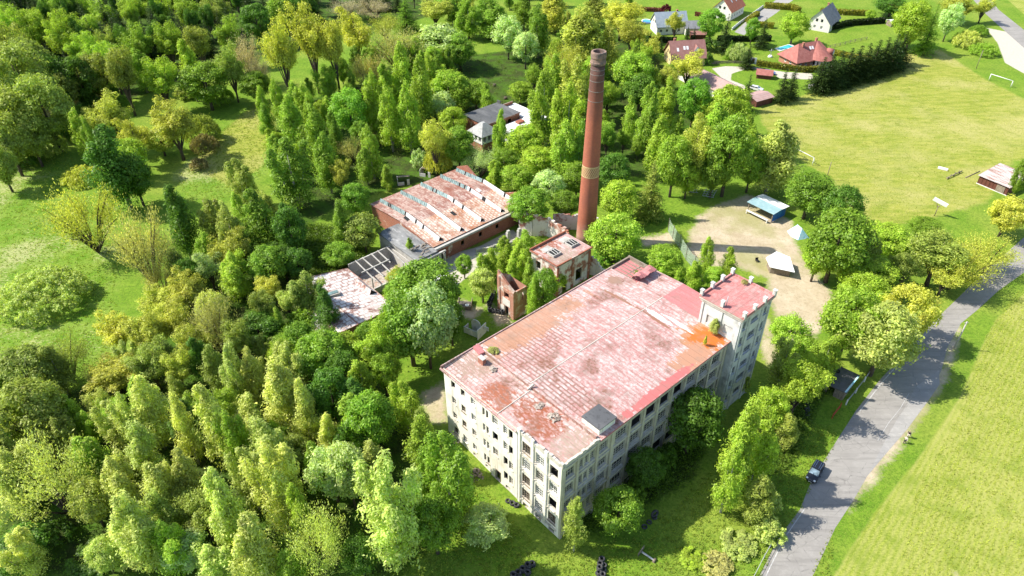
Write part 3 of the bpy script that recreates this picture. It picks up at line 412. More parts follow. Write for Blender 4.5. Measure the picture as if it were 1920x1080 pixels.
def sheet_roof(name, paint, white, rust, bw, rh, mort_lo, mort_hi, along='y', rust_amt=(.52, .72), white_amt=(.42, .62), extra=None, patch_scale=.09, worn=.5, streaky=False):
    """painted sheet-metal roof: rows of sheets, paint flaking to white and to rust at the seams"""
    t = NT(name)
    tc = t.n('ShaderNodeTexCoord'); sep = t.n('ShaderNodeSeparateXYZ', {0: tc.outputs['Object']})
    X, Y = (sep.outputs[1], sep.outputs[0]) if along == 'y' else (sep.outputs[0], sep.outputs[1])
    obj = tc.outputs['Object']
    wob = t.noise(obj, 1.6, 4, .7)
    v = t.n('ShaderNodeCombineXYZ', {0: t.math('ADD', X, t.math('MULTIPLY', wob, .5)), 1: t.math('ADD', Y, t.math('MULTIPLY', wob, .4)), 2: 0.0}).outputs[0]
    patch = t.noise(obj, patch_scale, 3, .55)
    ms = t.n('ShaderNodeMapRange', {'Value': patch, 'From Min': .40, 'From Max': .64, 'To Min': mort_lo, 'To Max': mort_hi}).outputs[0]
    bt = t.n('ShaderNodeTexBrick', {'Vector': v, 'Color1': (0, 0, 0, 1), 'Color2': (1, 1, 1, 1), 'Mortar': (.5, .5, .5, 1), 'Scale': 1.0, 'Mortar Size': ms, 'Mortar Smooth': .35, 'Brick Width': bw, 'Row Height': rh})
    tint = t.n('ShaderNodeSeparateColor', {0: bt.outputs['Color']}).outputs[0]
    t.tint = tint
    fine = t.noise(t.n('ShaderNodeCombineXYZ', {0: t.math('MULTIPLY', X, .7), 1: Y, 2: 0.0}).outputs[0], 2.1, 6, .72)
    if streaky:     # wear runs in long strips along the seams; scaly rows of sheets only near the front
        stv = t.n('ShaderNodeCombineXYZ', {0: t.math('MULTIPLY', X, .22), 1: t.math('MULTIPLY', Y, 1.7), 2: 0.0}).outputs[0]
        streak = t.noise(stv, 1.0, 6, .68)
        scaly = t.math('MAXIMUM', blob(t, X, Y, 12.0, 10.5, 11.0, 3.6, fine, .5, .7, 1.0), t.math('MULTIPLY', blob(t, X, Y, 21.0, 14.0, 5.0, 9.0, fine, .5, .7, 1.0), .75))
        t.link(t.n('ShaderNodeMapRange', {'Value': scaly, 'To Min': .03, 'To Max': .17}).outputs[0], bt.inputs['Mortar Size'])
        patch = t.math('ADD', t.math('MULTIPLY', streak, 1.0), t.math('ADD', t.math('MULTIPLY', patch, .5), -.25))
        tint = t.math('MULTIPLY', tint, .45)
    wfac = t.math('ADD', t.math('MULTIPLY', tint, .22), t.math('ADD', t.math('MULTIPLY', patch, worn), t.math('MULTIPLY', fine, 1.15)))
    c = t.mix(t.ramp(wfac, white_amt[0], white_amt[1]), paint, white)
    seam = t.math('MULTIPLY', bt.outputs['Fac'], t.ramp(fine, .30, .52))
    c = t.mix(t.math('MULTIPLY', seam, .8), c, rust)
    big = t.noise(t.n('ShaderNodeMapping', {'Vector': obj, 'Location': (31, 17, 0)}).outputs[0], .22, 5, .65)
    c = t.mix(t.math('MULTIPLY', t.ramp(big, rust_amt[0], rust_amt[1]), t.ramp(fine, .38, .55)), c, rust)
    if extra: c = extra(t, c, X, Y, fine)
    dirt = t.noise(t.n('ShaderNodeMapping', {'Vector': obj, 'Location': (5, 53, 0)}).outputs[0], .35, 6, .72)
    c = t.mix(t.math('MULTIPLY', t.ramp(dirt, .50, .74), .55), c, (.21, .17, .135))
    seamline = t.math('MULTIPLY', t.math('GREATER_THAN', t.math('ABSOLUTE', t.math('SUBTRACT', t.math('FRACT', t.math('DIVIDE', Y, rh * 2)), .5)), .47), t.ramp(fine, .35, .5))
    c = t.mix(t.math('MULTIPLY', seamline, .55), c, (.16, .085, .06))
    c = t.mix(t.ramp(t.noise(obj, 6, 3), .62, .8), c, (.16, .10, .08))
    t.bump(t.math('ADD', bt.outputs['Fac'], fine), .25, .05)
    return t.done(c, .62, 0, .35)
PINK, PWHITE, RUST = (.38, .185, .165), (.60, .545, .51), (.19, .08, .045)
def blob(t, X, Y, cx, cy, rx, ry, fine, amt=.9, lo=.86, hi=.96):
    dx = t.math('DIVIDE', t.math('SUBTRACT', X, cx), rx); dy = t.math('DIVIDE', t.math('SUBTRACT', Y, cy), ry)
    d = t.math('SQRT', t.math('ADD', t.math('MULTIPLY', dx, dx), t.math('MULTIPLY', dy, dy)))
    d = t.math('ADD', d, t.math('MULTIPLY', t.math('SUBTRACT', fine, .5), amt * 1.6))
    d = t.math('ADD', d, t.math('MULTIPLY', t.math('SUBTRACT', t.tint, .5), .55))
    return t.math('SUBTRACT', 1.0, t.ramp(d, lo, hi))
def main_extra(t, c, X, Y, fine):      # X = u (across), Y = v (along)
    c = t.mix(blob(t, X, Y, 3.2, 36.5, 4.0, 4.6, fine, .8), c, (.42, .20, .10))
    c = t.mix(blob(t, X, Y, 2.6, 37.0, 2.9, 3.6, fine, .7), c, (.52, .13, .02))
    c = t.mix(blob(t, X, Y, 1.6, 31.5, 2.6, 5.0, fine, 1.0), c, (.40, .21, .13))
    c = t.mix(blob(t, X, Y, .4, 22.0, .9, 9.0, fine, .4), c, (.46, .13, .12))
    c = t.mix(t.math('MULTIPLY', blob(t, X, Y, 25.2, 17.0, 3.4, 14.0, fine, 1.4), .8), c, (.38, .20, .115))
    c = t.mix(blob(t, X, Y, 19.6, 34.5, 5.2, .40, fine, .6), c, (.27, .13, .08))
    c = t.mix(blob(t, X, Y, 12.0, 35.4, 3.0, .5, fine, .6), c, (.80, .76, .72))
    c = t.mix(blob(t, X, Y, 8.2, 36.6, 3.2, .45, fine, .6), c, (.80, .76, .72))
    c = t.mix(blob(t, X, Y, 11.5, 34.4, 4.0, .3, fine, .6), c, (.27, .13, .08))
    c = t.mix(blob(t, X, Y, 24.3, 38.2, 1.6, 1.4, fine, .8), c, (.28, .17, .12))
    return c
def strip_extra(t, c, X, Y, fine):
    keepw = t.ramp(t.noise(t.n('ShaderNodeCombineXYZ', {0: X, 1: t.math('MULTIPLY', Y, 2.2), 2: 0.0}).outputs[0], 1.1, 6, .75), .50, .54)
    keepw = t.math('SUBTRACT', 1.0, t.math('MULTIPLY', keepw, .85))
    c = t.mix(t.math('MULTIPLY', keepw, blob(t, X, Y, 8.6, 4.0, 5.6, 3.0, fine, 1.5)), c, (.27, .085, .04))
    c = t.mix(t.math('MULTIPLY', keepw, blob(t, X, Y, 16.4, 2.2, 3.4, 2.4, fine, 1.6)), c, (.30, .10, .05))
    c = t.mix(t.math('MULTIPLY', keepw, blob(t, X, Y, 24.2, 4.0, 3.4, 3.4, fine, 1.4)), c, (.30, .21, .155))
    c = t.mix(t.math('MULTIPLY', keepw, blob(t, X, Y, 2.0, 3.8, 2.6, 3.4, fine, 1.5)), c, (.33, .25, .19))
    return c
M['roof_main'] = sheet_roof('faded_red_sheet_roof', PINK, PWHITE, RUST, 2.5, .72, .02, .20, 'y', (.52, .64), (.74, 1.12), main_extra, .09, .5, True)
M['roof_red'] = sheet_roof('fresher_red_sheet_roof', (.45, .165, .16), (.58, .33, .31), (.30, .12, .08), 1.25, .72, .012, .03, 'y', (.7, .85), (1.0, 1.6))
M['roof_strip'] = sheet_roof('flaking_red_sheet_roof', (.38, .165, .145), (.54, .45, .41), RUST, 1.25, .66, .02, .10, 'y', (.52, .62), (.68, 1.15), strip_extra)
M['roof_tower'] = sheet_roof('tower_sheet_roof', (.42, .15, .135), (.56, .38, .35), RUST, 1.2, .9, .014, .04, 'x', (.62, .74), (.78, 1.4))
M['roof_hall_red'] = sheet_roof('brown_red_sheet_roof', (.25, .105, .075), (.48, .37, .31), (.19, .065, .04), 1.6, .6, .01, .06, 'y', (.54, .66), (.84, 1.08))
M['roof_hall_worn'] = sheet_roof('rust_spotted_sheet_roof', (.30, .12, .07), (.58, .49, .41), (.31, .12, .045), 1.1, .75, .03, .26, 'y', (.50, .60), (.72, .94), None, .25)
M['roof_shed'] = sheet_roof('white_patched_sheet_roof', (.34, .155, .135), (.64, .595, .565), (.20, .08, .055), 1.5, 1.15, .03, .24, 'x', (.53, .57), (.40, .95), None, .22)
def tiles(name, a, b, scale=1.0):
    t = NT(name); tc = t.n('ShaderNodeTexCoord')
    wv = t.n('ShaderNodeTexWave', {'Vector': t.coord('Object', (0, 0, 1)), 'Scale': 3.0 * scale, 'Distortion': .4, 'Detail': 1.0}, bands_direction='Z').outputs['Fac']
    c = t.mix(t.ramp(t.noise(t.coord(), .9, 5), .35, .7), a, b)
    c = t.mix(t.math('MULTIPLY', wv, .25), c, tuple(x * .55 for x in a))
    t.bump(wv, .3, .05)
    return t.done(c, .75, 0, .3)
M['tile_red'] = tiles('red_brown_tiles', (.30, .105, .085), (.40, .16, .13))
M['tile_brown'] = tiles('brown_tiles', (.27, .125, .105), (.35, .18, .155))
M['tile_dull'] = tiles('faded_brown_sheet', (.36, .235, .21), (.44, .30, .27), .5)
M['tile_orange'] = tiles('orange_tiles', (.42, .13, .07), (.50, .19, .11))
M['tile_grey'] = tiles('grey_slates', (.16, .165, .18), (.24, .245, .26))
M['tile_blue'] = tiles('blue_grey_slates', (.25, .30, .35), (.33, .38, .43))
M['wall_white'] = stained('white_render', (.74, .71, .65), [((.60, .57, .50), .5, .5, .75, U1)], .85)
M['wall_yellow'] = stained('yellow_render', (.62, .50, .25), [((.50, .39, .19), .5, .5, .75, U1)], .85)
M['tarp_blue'] = stained('blue_tarpaulin', (.02, .12, .42), [((.05, .30, .55), 1.2, .5, .7, U1)], .5)
M['tarp_pale'] = stained('pale_blue_tarpaulin', (.45, .66, .72), [((.20, .50, .62), .9, .48, .62, U1), ((.75, .80, .80), 1.4, .56, .66, U1)], .55)
M['sheet_blue'] = stained('pale_blue_sheet', (.24, .37, .40), [((.32, .45, .47), .8, .45, .7, U1)], .5)
M['sheet_white'] = stained('white_sheet', (.74, .74, .73), [((.55, .52, .5), .8, .55, .75, U1), ((.35, .22, .20), 1.8, .70, .76, U1)], .6)
M['corrugated'] = stained('rusty_corrugated_sheet', (.55, .47, .43), [((.30, .15, .10), .7, .50, .62, (.25, 2.2, 1)), ((.68, .62, .58), 1.0, .58, .7, (.3, 2, 1))], .7)
M['pool_water'] = NT('pool_water').done((.03, .42, .46), .05, 0, .5)
M['pool_blue'] = NT('small_pool_water').done((.06, .36, .60), .05, 0, .5)
M['red_paint'] = stained('red_paint', (.40, .05, .03), [((.25, .06, .04), 1.5, .5, .7, U1)], .6)
M['hoop'] = stained('old_iron', (.22, .20, .18), [((.36, .34, .32), 1.5, .5, .7, U1)], .7)

def leaf_mat():
    t = NT('leaves'); t.t.nodes.remove(t.b)
    oi = t.n('ShaderNodeObjectInfo'); ge = t.n('ShaderNodeNewGeometry')
    isl = ge.outputs['Random Per Island']
    tc = t.n('ShaderNodeTexCoord')
    nz = t.n('ShaderNodeTexNoise', {'Vector': tc.outputs['Object'], 'Scale': .55, 'Detail': 2.0}).outputs['Fac']
    k = t.math('ADD', t.ramp(nz, .25, .75), 0.0)
    val = t.math('ADD', t.math('MULTIPLY', isl, .75), t.math('MULTIPLY', k, .65))     # 0..1.4
    val = t.math('ADD', val, .35)
    c = t.mix(1.0, oi.outputs['Color'], t.n('ShaderNodeCombineColor', {0: val, 1: val, 2: val}).outputs[0], 'MULTIPLY')
    yel = t.mix(1.0, c, (1.16, 1.08, .85), 'MULTIPLY')
    c = t.mix(t.ramp(t.math('FRACT', t.math('MULTIPLY', isl, 7.31)), .45, 1.0), c, yel)
    d = t.n('ShaderNodeBsdfDiffuse', {'Color': c}); tr = t.n('ShaderNodeBsdfTranslucent', {'Color': t.mix(1.0, c, (1.2, 1.25, .6), 'MULTIPLY')})
    gl = t.n('ShaderNodeBsdfGlossy', {'Color': (.9, .9, .85, 1), 'Roughness': .45})
    m1 = t.n('ShaderNodeMixShader', {0: .46, 1: d.outputs[0], 2: tr.outputs[0]})
    m2 = t.n('ShaderNodeMixShader', {0: .015, 1: m1.outputs[0], 2: gl.outputs[0]})
    t.link(m2.outputs[0], t.out.inputs['Surface'])
    return t.mat
M['leaf'] = leaf_mat()
M['bark'] = stained('bark', (.085, .065, .048), [((.16, .13, .10), 2.5, .5, .7, U1)], .95, (8, .5))
M['bark_birch'] = stained('birch_bark', (.42, .39, .35), [((.07, .06, .05), 2.0, .52, .62, (1, 1, 3))], .9)

# ------------------------------------------------------------------ ground
def hgt(x, y):
    lx, ly = site(0, 27.17)
    return 1.9 * np.exp(-(((x - lx) ** 2 + (y - ly) ** 2) / 15.0 ** 2))
def pdist(px, py, poly):
    """signed distance, positive inside"""
    ins = np.zeros(px.shape, bool); d = np.full(px.shape, 1e9); n = len(poly)
    for i in range(n):
        x1, y1 = poly[i]; x2, y2 = poly[(i + 1) % n]
        dx, dy = x2 - x1, y2 - y1
        tt = np.clip(((px - x1) * dx + (py - y1) * dy) / (dx * dx + dy * dy + 1e-9), 0, 1)
        d = np.minimum(d, np.hypot(px - x1 - tt * dx, py - y1 - tt * dy))
        c = (y1 > py) != (y2 > py)
        with np.errstate(divide='ignore', invalid='ignore'):
            ins ^= c & (px < dx * (py - y1) / (dy if dy else 1e-9) + x1)
    return np.where(ins, d, -d)
def ground():
    xs = np.concatenate([[-5000, -1800, -800, -450, -300], np.arange(-210, 241, 1.1), [330, 480, 800, 1800, 5000]])
    ys = np.concatenate([[-4000, -1200, -300, -60, 10, 30], np.arange(40, 421, 1.1), [520, 800, 1600, 3000, 6000]])
    X, Y = np.meshgrid(xs, ys); nx, ny = len(xs), len(ys)
    x = X.ravel(); y = Y.ravel()
    z = hgt(x, y)
    co = np.stack([x, y, z], 1).astype(np.float32)
    i = np.arange(nx * ny).reshape(ny, nx)
    q = np.stack([i[:-1, :-1], i[:-1, 1:], i[1:, 1:], i[1:, :-1]], -1).reshape(-1, 4)
    me = bpy.data.meshes.new('ground')
    me.vertices.add(len(co)); me.vertices.foreach_set('co', co.ravel())
    me.loops.add(q.size); me.loops.foreach_set('vertex_index', q.ravel().astype(np.int32))
    me.polygons.add(len(q)); me.polygons.foreach_set('loop_start', np.arange(0, q.size, 4, dtype=np.int32))
    me.update(calc_edges=True)
    soft = {'sand': 3.0, 'field': 1.0, 'pitch': 3.0, 'marsh': 8.0, 'wood': 3.0, 'pale': .8}
    val = {}
    for k, polys in MASKS.items():
        m = np.full(x.shape, -1e9)
        for p in polys: m = np.maximum(m, pdist(x, y, p))
        val[k] = np.clip(m / soft[k] * .5 + .5, 0, 1)
    for nm, ks in (('MaskA', ('sand', 'field', 'pitch')), ('MaskB', ('marsh', 'wood', 'pale'))):
        a = me.color_attributes.new(nm, 'FLOAT_COLOR', 'POINT')
        dat = np.ones((len(x), 4), np.float32)
        for j, k in enumerate(ks): dat[:, j] = val[k]
        a.data.foreach_set('color', dat.ravel())
    o = bpy.data.objects.new('ground', me); C.objects.link(o); tag(o, kind='structure')
    t = NT('ground_cover')
    A = t.n('ShaderNodeSeparateColor', {0: t.n('ShaderNodeAttribute', attribute_name='MaskA').outputs['Color']}).outputs
    B = t.n('ShaderNodeSeparateColor', {0: t.n('ShaderNodeAttribute', attribute_name='MaskB').outputs['Color']}).outputs
    P = t.n('ShaderNodeTexCoord').outputs['Object']
    n1 = t.noise(P, .045, 4, .6); n2 = t.noise(P, .22, 5, .65); n3 = t.noise(P, 1.3, 5, .7); n4 = t.noise(P, 4.5, 3, .7); n5 = t.noise(t.n('ShaderNodeMapping', {'Vector': P, 'Location': (41, 7, 3)}).outputs[0], 2.6, 4, .75)
    def edge(m, amt=.7):
        e = t.math('ADD', m, t.math('MULTIPLY', t.math('SUBTRACT', t.math('ADD', t.math('MULTIPLY', n2, .5), t.math('MULTIPLY', n3, .5)), .5), amt * 2))
        return t.ramp(e, .38, .62)
    # lawn
    g = t.mix(t.ramp(n2, .35, .65), (.105, .215, .014), (.18, .29, .025))
    g = t.mix(t.ramp(n1, .45, .62), g, (.23, .30, .04))
    g = t.mix(t.math('MULTIPLY', t.ramp(n3, .42, .62), .6), g, (.055, .125, .01))
    g = t.mix(t.math('MULTIPLY', t.ramp(n4, .5, .68), .75), g, (.25, .28, .05)); g = t.mix(t.math('MULTIPLY', t.ramp(n5, .52, .66), .55), g, (.05, .10, .008))
    # wood floor
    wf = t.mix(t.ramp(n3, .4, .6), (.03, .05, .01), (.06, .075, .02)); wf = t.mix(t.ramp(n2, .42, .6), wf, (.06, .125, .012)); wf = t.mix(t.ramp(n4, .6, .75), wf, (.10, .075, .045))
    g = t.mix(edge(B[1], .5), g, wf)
    # marsh: bright green with straw tussocks
    st = t.noise(t.n('ShaderNodeMapping', {'Vector': P, 'Scale': (1.0, 2.2, 1), 'Rotation': (0, 0, .5)}).outputs[0], 1.0, 5, .75)
    mh = t.mix(t.ramp(n2, .4, .6), (.12, .235, .016), (.20, .29, .04)); mh = t.mix(t.math('MULTIPLY', t.ramp(t.math('ADD', st, t.math('MULTIPLY', t.math('SUBTRACT', n1, .5), 1.4)), .56, .70), .75), mh, (.44, .42, .20))
    mh = t.mix(t.math('MULTIPLY', t.ramp(n4, .5, .7), .55), mh, (.07, .12, .012))
    mh = t.mix(t.math('MULTIPLY', t.ramp(n5, .48, .64), .6), mh, (.06, .125, .01)); mh = t.mix(t.math('MULTIPLY', t.ramp(n3, .55, .70), .5), mh, (.33, .36, .10))
    g = t.mix(edge(B[0], .5), g, mh)
    # pitch
    str_ = t.noise(t.n('ShaderNodeMapping', {'Vector': P, 'Scale': (.5, 2.0, 1), 'Rotation': (0, 0, -.55)}).outputs[0], .30, 5, .65)
    ph = t.mix(t.ramp(str_, .38, .62), (.18, .235, .022), (.32, .325, .06)); ph = t.mix(t.math('MULTIPLY', t.ramp(n1, .46, .64), .8), ph, (.38, .35, .12)); ph = t.mix(t.math('MULTIPLY', t.ramp(n2, .55, .68), .7), ph, (.14, .19, .015))
    ph = t.mix(t.math('MULTIPLY', t.ramp(n4, .5, .68), .6), ph, (.40, .37, .14)); ph = t.mix(t.math('MULTIPLY', t.ramp(n5, .5, .66), .5), ph, (.13, .165, .015)); ph = t.mix(t.math('MULTIPLY', t.ramp(n3, .56, .70), .6), ph, (.42, .36, .17))
    g = t.mix(edge(A[2], .5), g, ph)
    # crop field: drilled rows and stubble
    rows = t.n('ShaderNodeTexWave', {'Vector': t.n('ShaderNodeMapping', {'Vector': P, 'Rotation': (0, 0, R(42))}).outputs[0], 'Scale': .33, 'Distortion': 2.5, 'Detail': 3.0, 'Detail Scale': 1.5}).outputs['Fac']
    fb = t.noise(t.n('ShaderNodeMapping', {'Vector': P, 'Scale': (1.0, 1.9, 1), 'Rotation': (0, 0, -R(48))}).outputs[0], 2.0, 4, .75)
    fd = t.mix(t.ramp(fb, .38, .60), (.14, .195, .016), (.32, .355, .06)); fd = t.mix(t.math('MULTIPLY', t.ramp(n4, .5, .68), .5), fd, (.09, .14, .01)); fd = t.mix(t.math('MULTIPLY', t.ramp(n1, .40, .62), .55), fd, (.34, .35, .09)); fd = t.mix(t.math('MULTIPLY', rows, .38), fd, (.37, .35, .12))
    fd = t.mix(t.math('MULTIPLY', t.ramp(n2, .50, .64), .5), fd, (.13, .20, .014))
    g = t.mix(edge(A[1], .35), g, fd)
    # bare earth and gravel
    sd = t.mix(t.ramp(n2, .35, .65), (.38, .305, .20), (.50, .42, .30)); sd = t.mix(t.math('MULTIPLY', t.ramp(n3, .5, .68), .65), sd, (.28, .225, .13)); sd = t.mix(t.math('MULTIPLY', t.ramp(n1, .50, .62), .6), sd, (.24, .25, .07)); sd = t.mix(t.math('MULTIPLY', t.ramp(n4, .62, .72), .5), sd, (.24, .25, .08))
    g = t.mix(edge(A[0], .6), g, sd)
    pl = t.mix(t.ramp(n3, .4, .65), (.50, .455, .38), (.41, .375, .31))
    g = t.mix(edge(B[2], .25), g, pl)
    t.bump(t.math('ADD', t.math('MULTIPLY', n4, .6), t.math('ADD', fb, n3)), .55, .22)
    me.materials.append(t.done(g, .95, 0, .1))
ground()

def strip_sheet(name, left, right, z, mat):
    b = MB(); n = min(len(left), len(right))
    for i in range(n - 1): b.face([left[i] + (z,), right[i] + (z,), right[i + 1] + (z,), left[i + 1] + (z,)])
    return b.build(name, mat, None, kind='structure')
def asphalt(name, a, b_, c_):
    t = NT(name); P = t.n('ShaderNodeTexCoord').outputs['Object']
    n1 = t.noise(P, .12, 4); n2 = t.noise(P, .9, 5, .7); n3 = t.noise(P, 5, 3)
    st = t.noise(t.n('ShaderNodeMapping', {'Vector': P, 'Rotation': (0, 0, -R(47)), 'Scale': (.12, 1.2, 1)}).outputs[0], 1.0, 4)
    c = t.mix(t.ramp(n1, .35, .65), a, b_); c = t.mix(t.math('MULTIPLY', t.ramp(n2, .5, .7), .5), c, c_); c = t.mix(t.math('MULTIPLY', t.ramp(st, .5, .64), .35), c, tuple(x * .62 for x in a))
    cr = t.n('ShaderNodeTexVoronoi', {'Vector': P, 'Scale': .35}, feature='DISTANCE_TO_EDGE').outputs['Distance']
    wr = t.math('MULTIPLY', t.math('SUBTRACT', 1.0, t.ramp(t.math('ADD', cr, t.math('MULTIPLY', n3, .05)), .02, .05)), t.ramp(n2, .45, .6))
    c = t.mix(t.math('MULTIPLY', wr, .7), c, tuple(x * .35 for x in a))
    c = t.mix(t.math('MULTIPLY', t.ramp(n3, .6, .75), .3), c, (.10, .10, .10)); t.bump(n3, .2, .03)
    return t.done(c, .85, 0, .25)
M['asphalt'] = asphalt('asphalt', (.235, .22, .20), (.285, .268, .243), (.345, .325, .297))
M['asphalt_dark'] = asphalt('patched_asphalt', (.33, .315, .29), (.27, .26, .245), (.42, .40, .365))
strip_sheet('road', ROAD_L, ROAD_R, .012, M['asphalt'])
def flat_poly(name, poly, z, mat):
    b = MB(); b.face([p + (z,) for p in poly]); return b.build(name, mat, None, kind='structure')
flat_poly('road_layby', LAYBY, .018, M['asphalt_dark'])
flat_poly('village_street', STREET, .012, M['asphalt_dark'])
flat_poly('far_road', FAR_ROAD, .012, M['asphalt'])
def line_sheet(name, pts, wd, z, mat):
    b = MB()
    for p, q in zip(pts[:-1], pts[1:]):
        d = (Vector(q) - Vector(p)).normalized(); n = Vector((-d.y, d.x)) * wd / 2
        b.face([(p[0] - n.x, p[1] - n.y, z), (q[0] - n.x, q[1] - n.y, z), (q[0] + n.x, q[1] + n.y, z), (p[0] + n.x, p[1] + n.y, z)])
    return b.build(name, mat, None, kind='structure')
M['line'] = stained('worn_road_paint', (.50, .49, .47), [((.35, .345, .33), 1.6, .36, .56, U1)], .8)
line_sheet('road_marking', ROAD_EDGE[3:], .16, .017, M['line'])
line_sheet('road_marking', ROAD_EDGE[:3], .14, .017, M['line'])
line_sheet('road_marking', [(64.0, 84.6), (67.5, 88.6), (71.2, 92.2), (74.5, 96.0)], .08, .023, M['line'])

# ------------------------------------------------------------------ walls with openings and windows
def facade(b, o, ux, L, z0, z1, ops, n, dep=.28, m=0, mr=0):
    """wall face from o along ux (2D unit) of length L, outward normal n (2D); ops = (a, b, zb, zt); reveals go inward"""
    us = sorted(set([0, L] + [a for p in ops for a in p[:2]])); zs = sorted(set([z0, z1] + [a for p in ops for a in p[2:]]))
    P = lambda u, z, k=0.0: (o[0] + ux[0] * u - n[0] * k, o[1] + ux[1] * u - n[1] * k, z)
    flip = (ux[0] * n[1] - ux[1] * n[0]) > 0
    F = lambda pts, mm: b.face(pts[::-1] if flip else pts, mm)
    for i in range(len(us) - 1):
        j = 0
        while j < len(zs) - 1:
            um = (us[i] + us[i + 1]) / 2
            hole = lambda jj: any(p[0] < um < p[1] and p[2] < (zs[jj] + zs[jj + 1]) / 2 < p[3] for p in ops)
            if hole(j): j += 1; continue
            k = j
            while k + 1 < len(zs) - 1 and not hole(k + 1): k += 1
            F([P(us[i], zs[j]), P(us[i + 1], zs[j]), P(us[i + 1], zs[k + 1]), P(us[i], zs[k + 1])], m)
            j = k + 1
    for a, c, zb, zt in ops:
        F([P(a, zb), P(c, zb), P(c, zb, dep), P(a, zb, dep)][::-1], mr); F([P(a, zt, dep), P(c, zt, dep), P(c, zt), P(a, zt)][::-1], mr)
        F([P(a, zb, dep), P(a, zt, dep), P(a, zt), P(a, zb)][::-1], mr); F([P(c, zb), P(c, zt), P(c, zt, dep), P(c, zb, dep)][::-1], mr)
def window(parent, o, ux, n, a, c, zb, zt, nx, nz, off=(0, 0, 0), fm=None, keep=.8, dep=.2, bar=.07, pm=None, glassy=True, sill=True):
    fm = fm or M['white_wood']; pm = pm or M['pane']
    P = lambda u, z, k: (o[0] + ux[0] * u - n[0] * k, o[1] + ux[1] * u - n[1] * k, z)
    b = MB(off); g = MB(off)
    us = [a + (c - a) * i / nx for i in range(nx + 1)]; zs = [zb + (zt - zb) * i / nz for i in range(nz + 1)]
    for i, u in enumerate(us):
        ww = bar * 1.5 if i in (0, nx) else bar
        uu = u + (ww / 2 if i == 0 else -ww / 2 if i == nx else 0)
        b.beam(P(uu, zb, dep), P(uu, zt, dep), ww, .06)
    for j, z in enumerate(zs):
        if 0 < j < nz and random.random() > .93: continue
        zz = z + (bar * .7 if j == 0 else -bar * .7 if j == nz else 0)
        b.beam(P(a, zz, dep + .004), P(c, zz, dep + .004), .06, bar * (1.4 if j in (0, nz) else 1))
    if sill: b.beam(P(a - .08, zb - .05, -.06), P(c + .08, zb - .05, -.06), .22, .08)
    w_ = b.build('window', fm, parent)
    for i in range(nx):
        top = max(1, sum(random.random() < keep for _ in range(nz))) if keep > 0 else 0
        for j in range(nz):
            if j < top:
                pts = [P(us[i], zs[j], dep + .03), P(us[i + 1], zs[j], dep + .03), P(us[i + 1], zs[j + 1], dep + .03), P(us[i], zs[j + 1], dep + .03)]
                g.face(pts)
    if g.f: g.build('pane', pm, w_)
    return w_

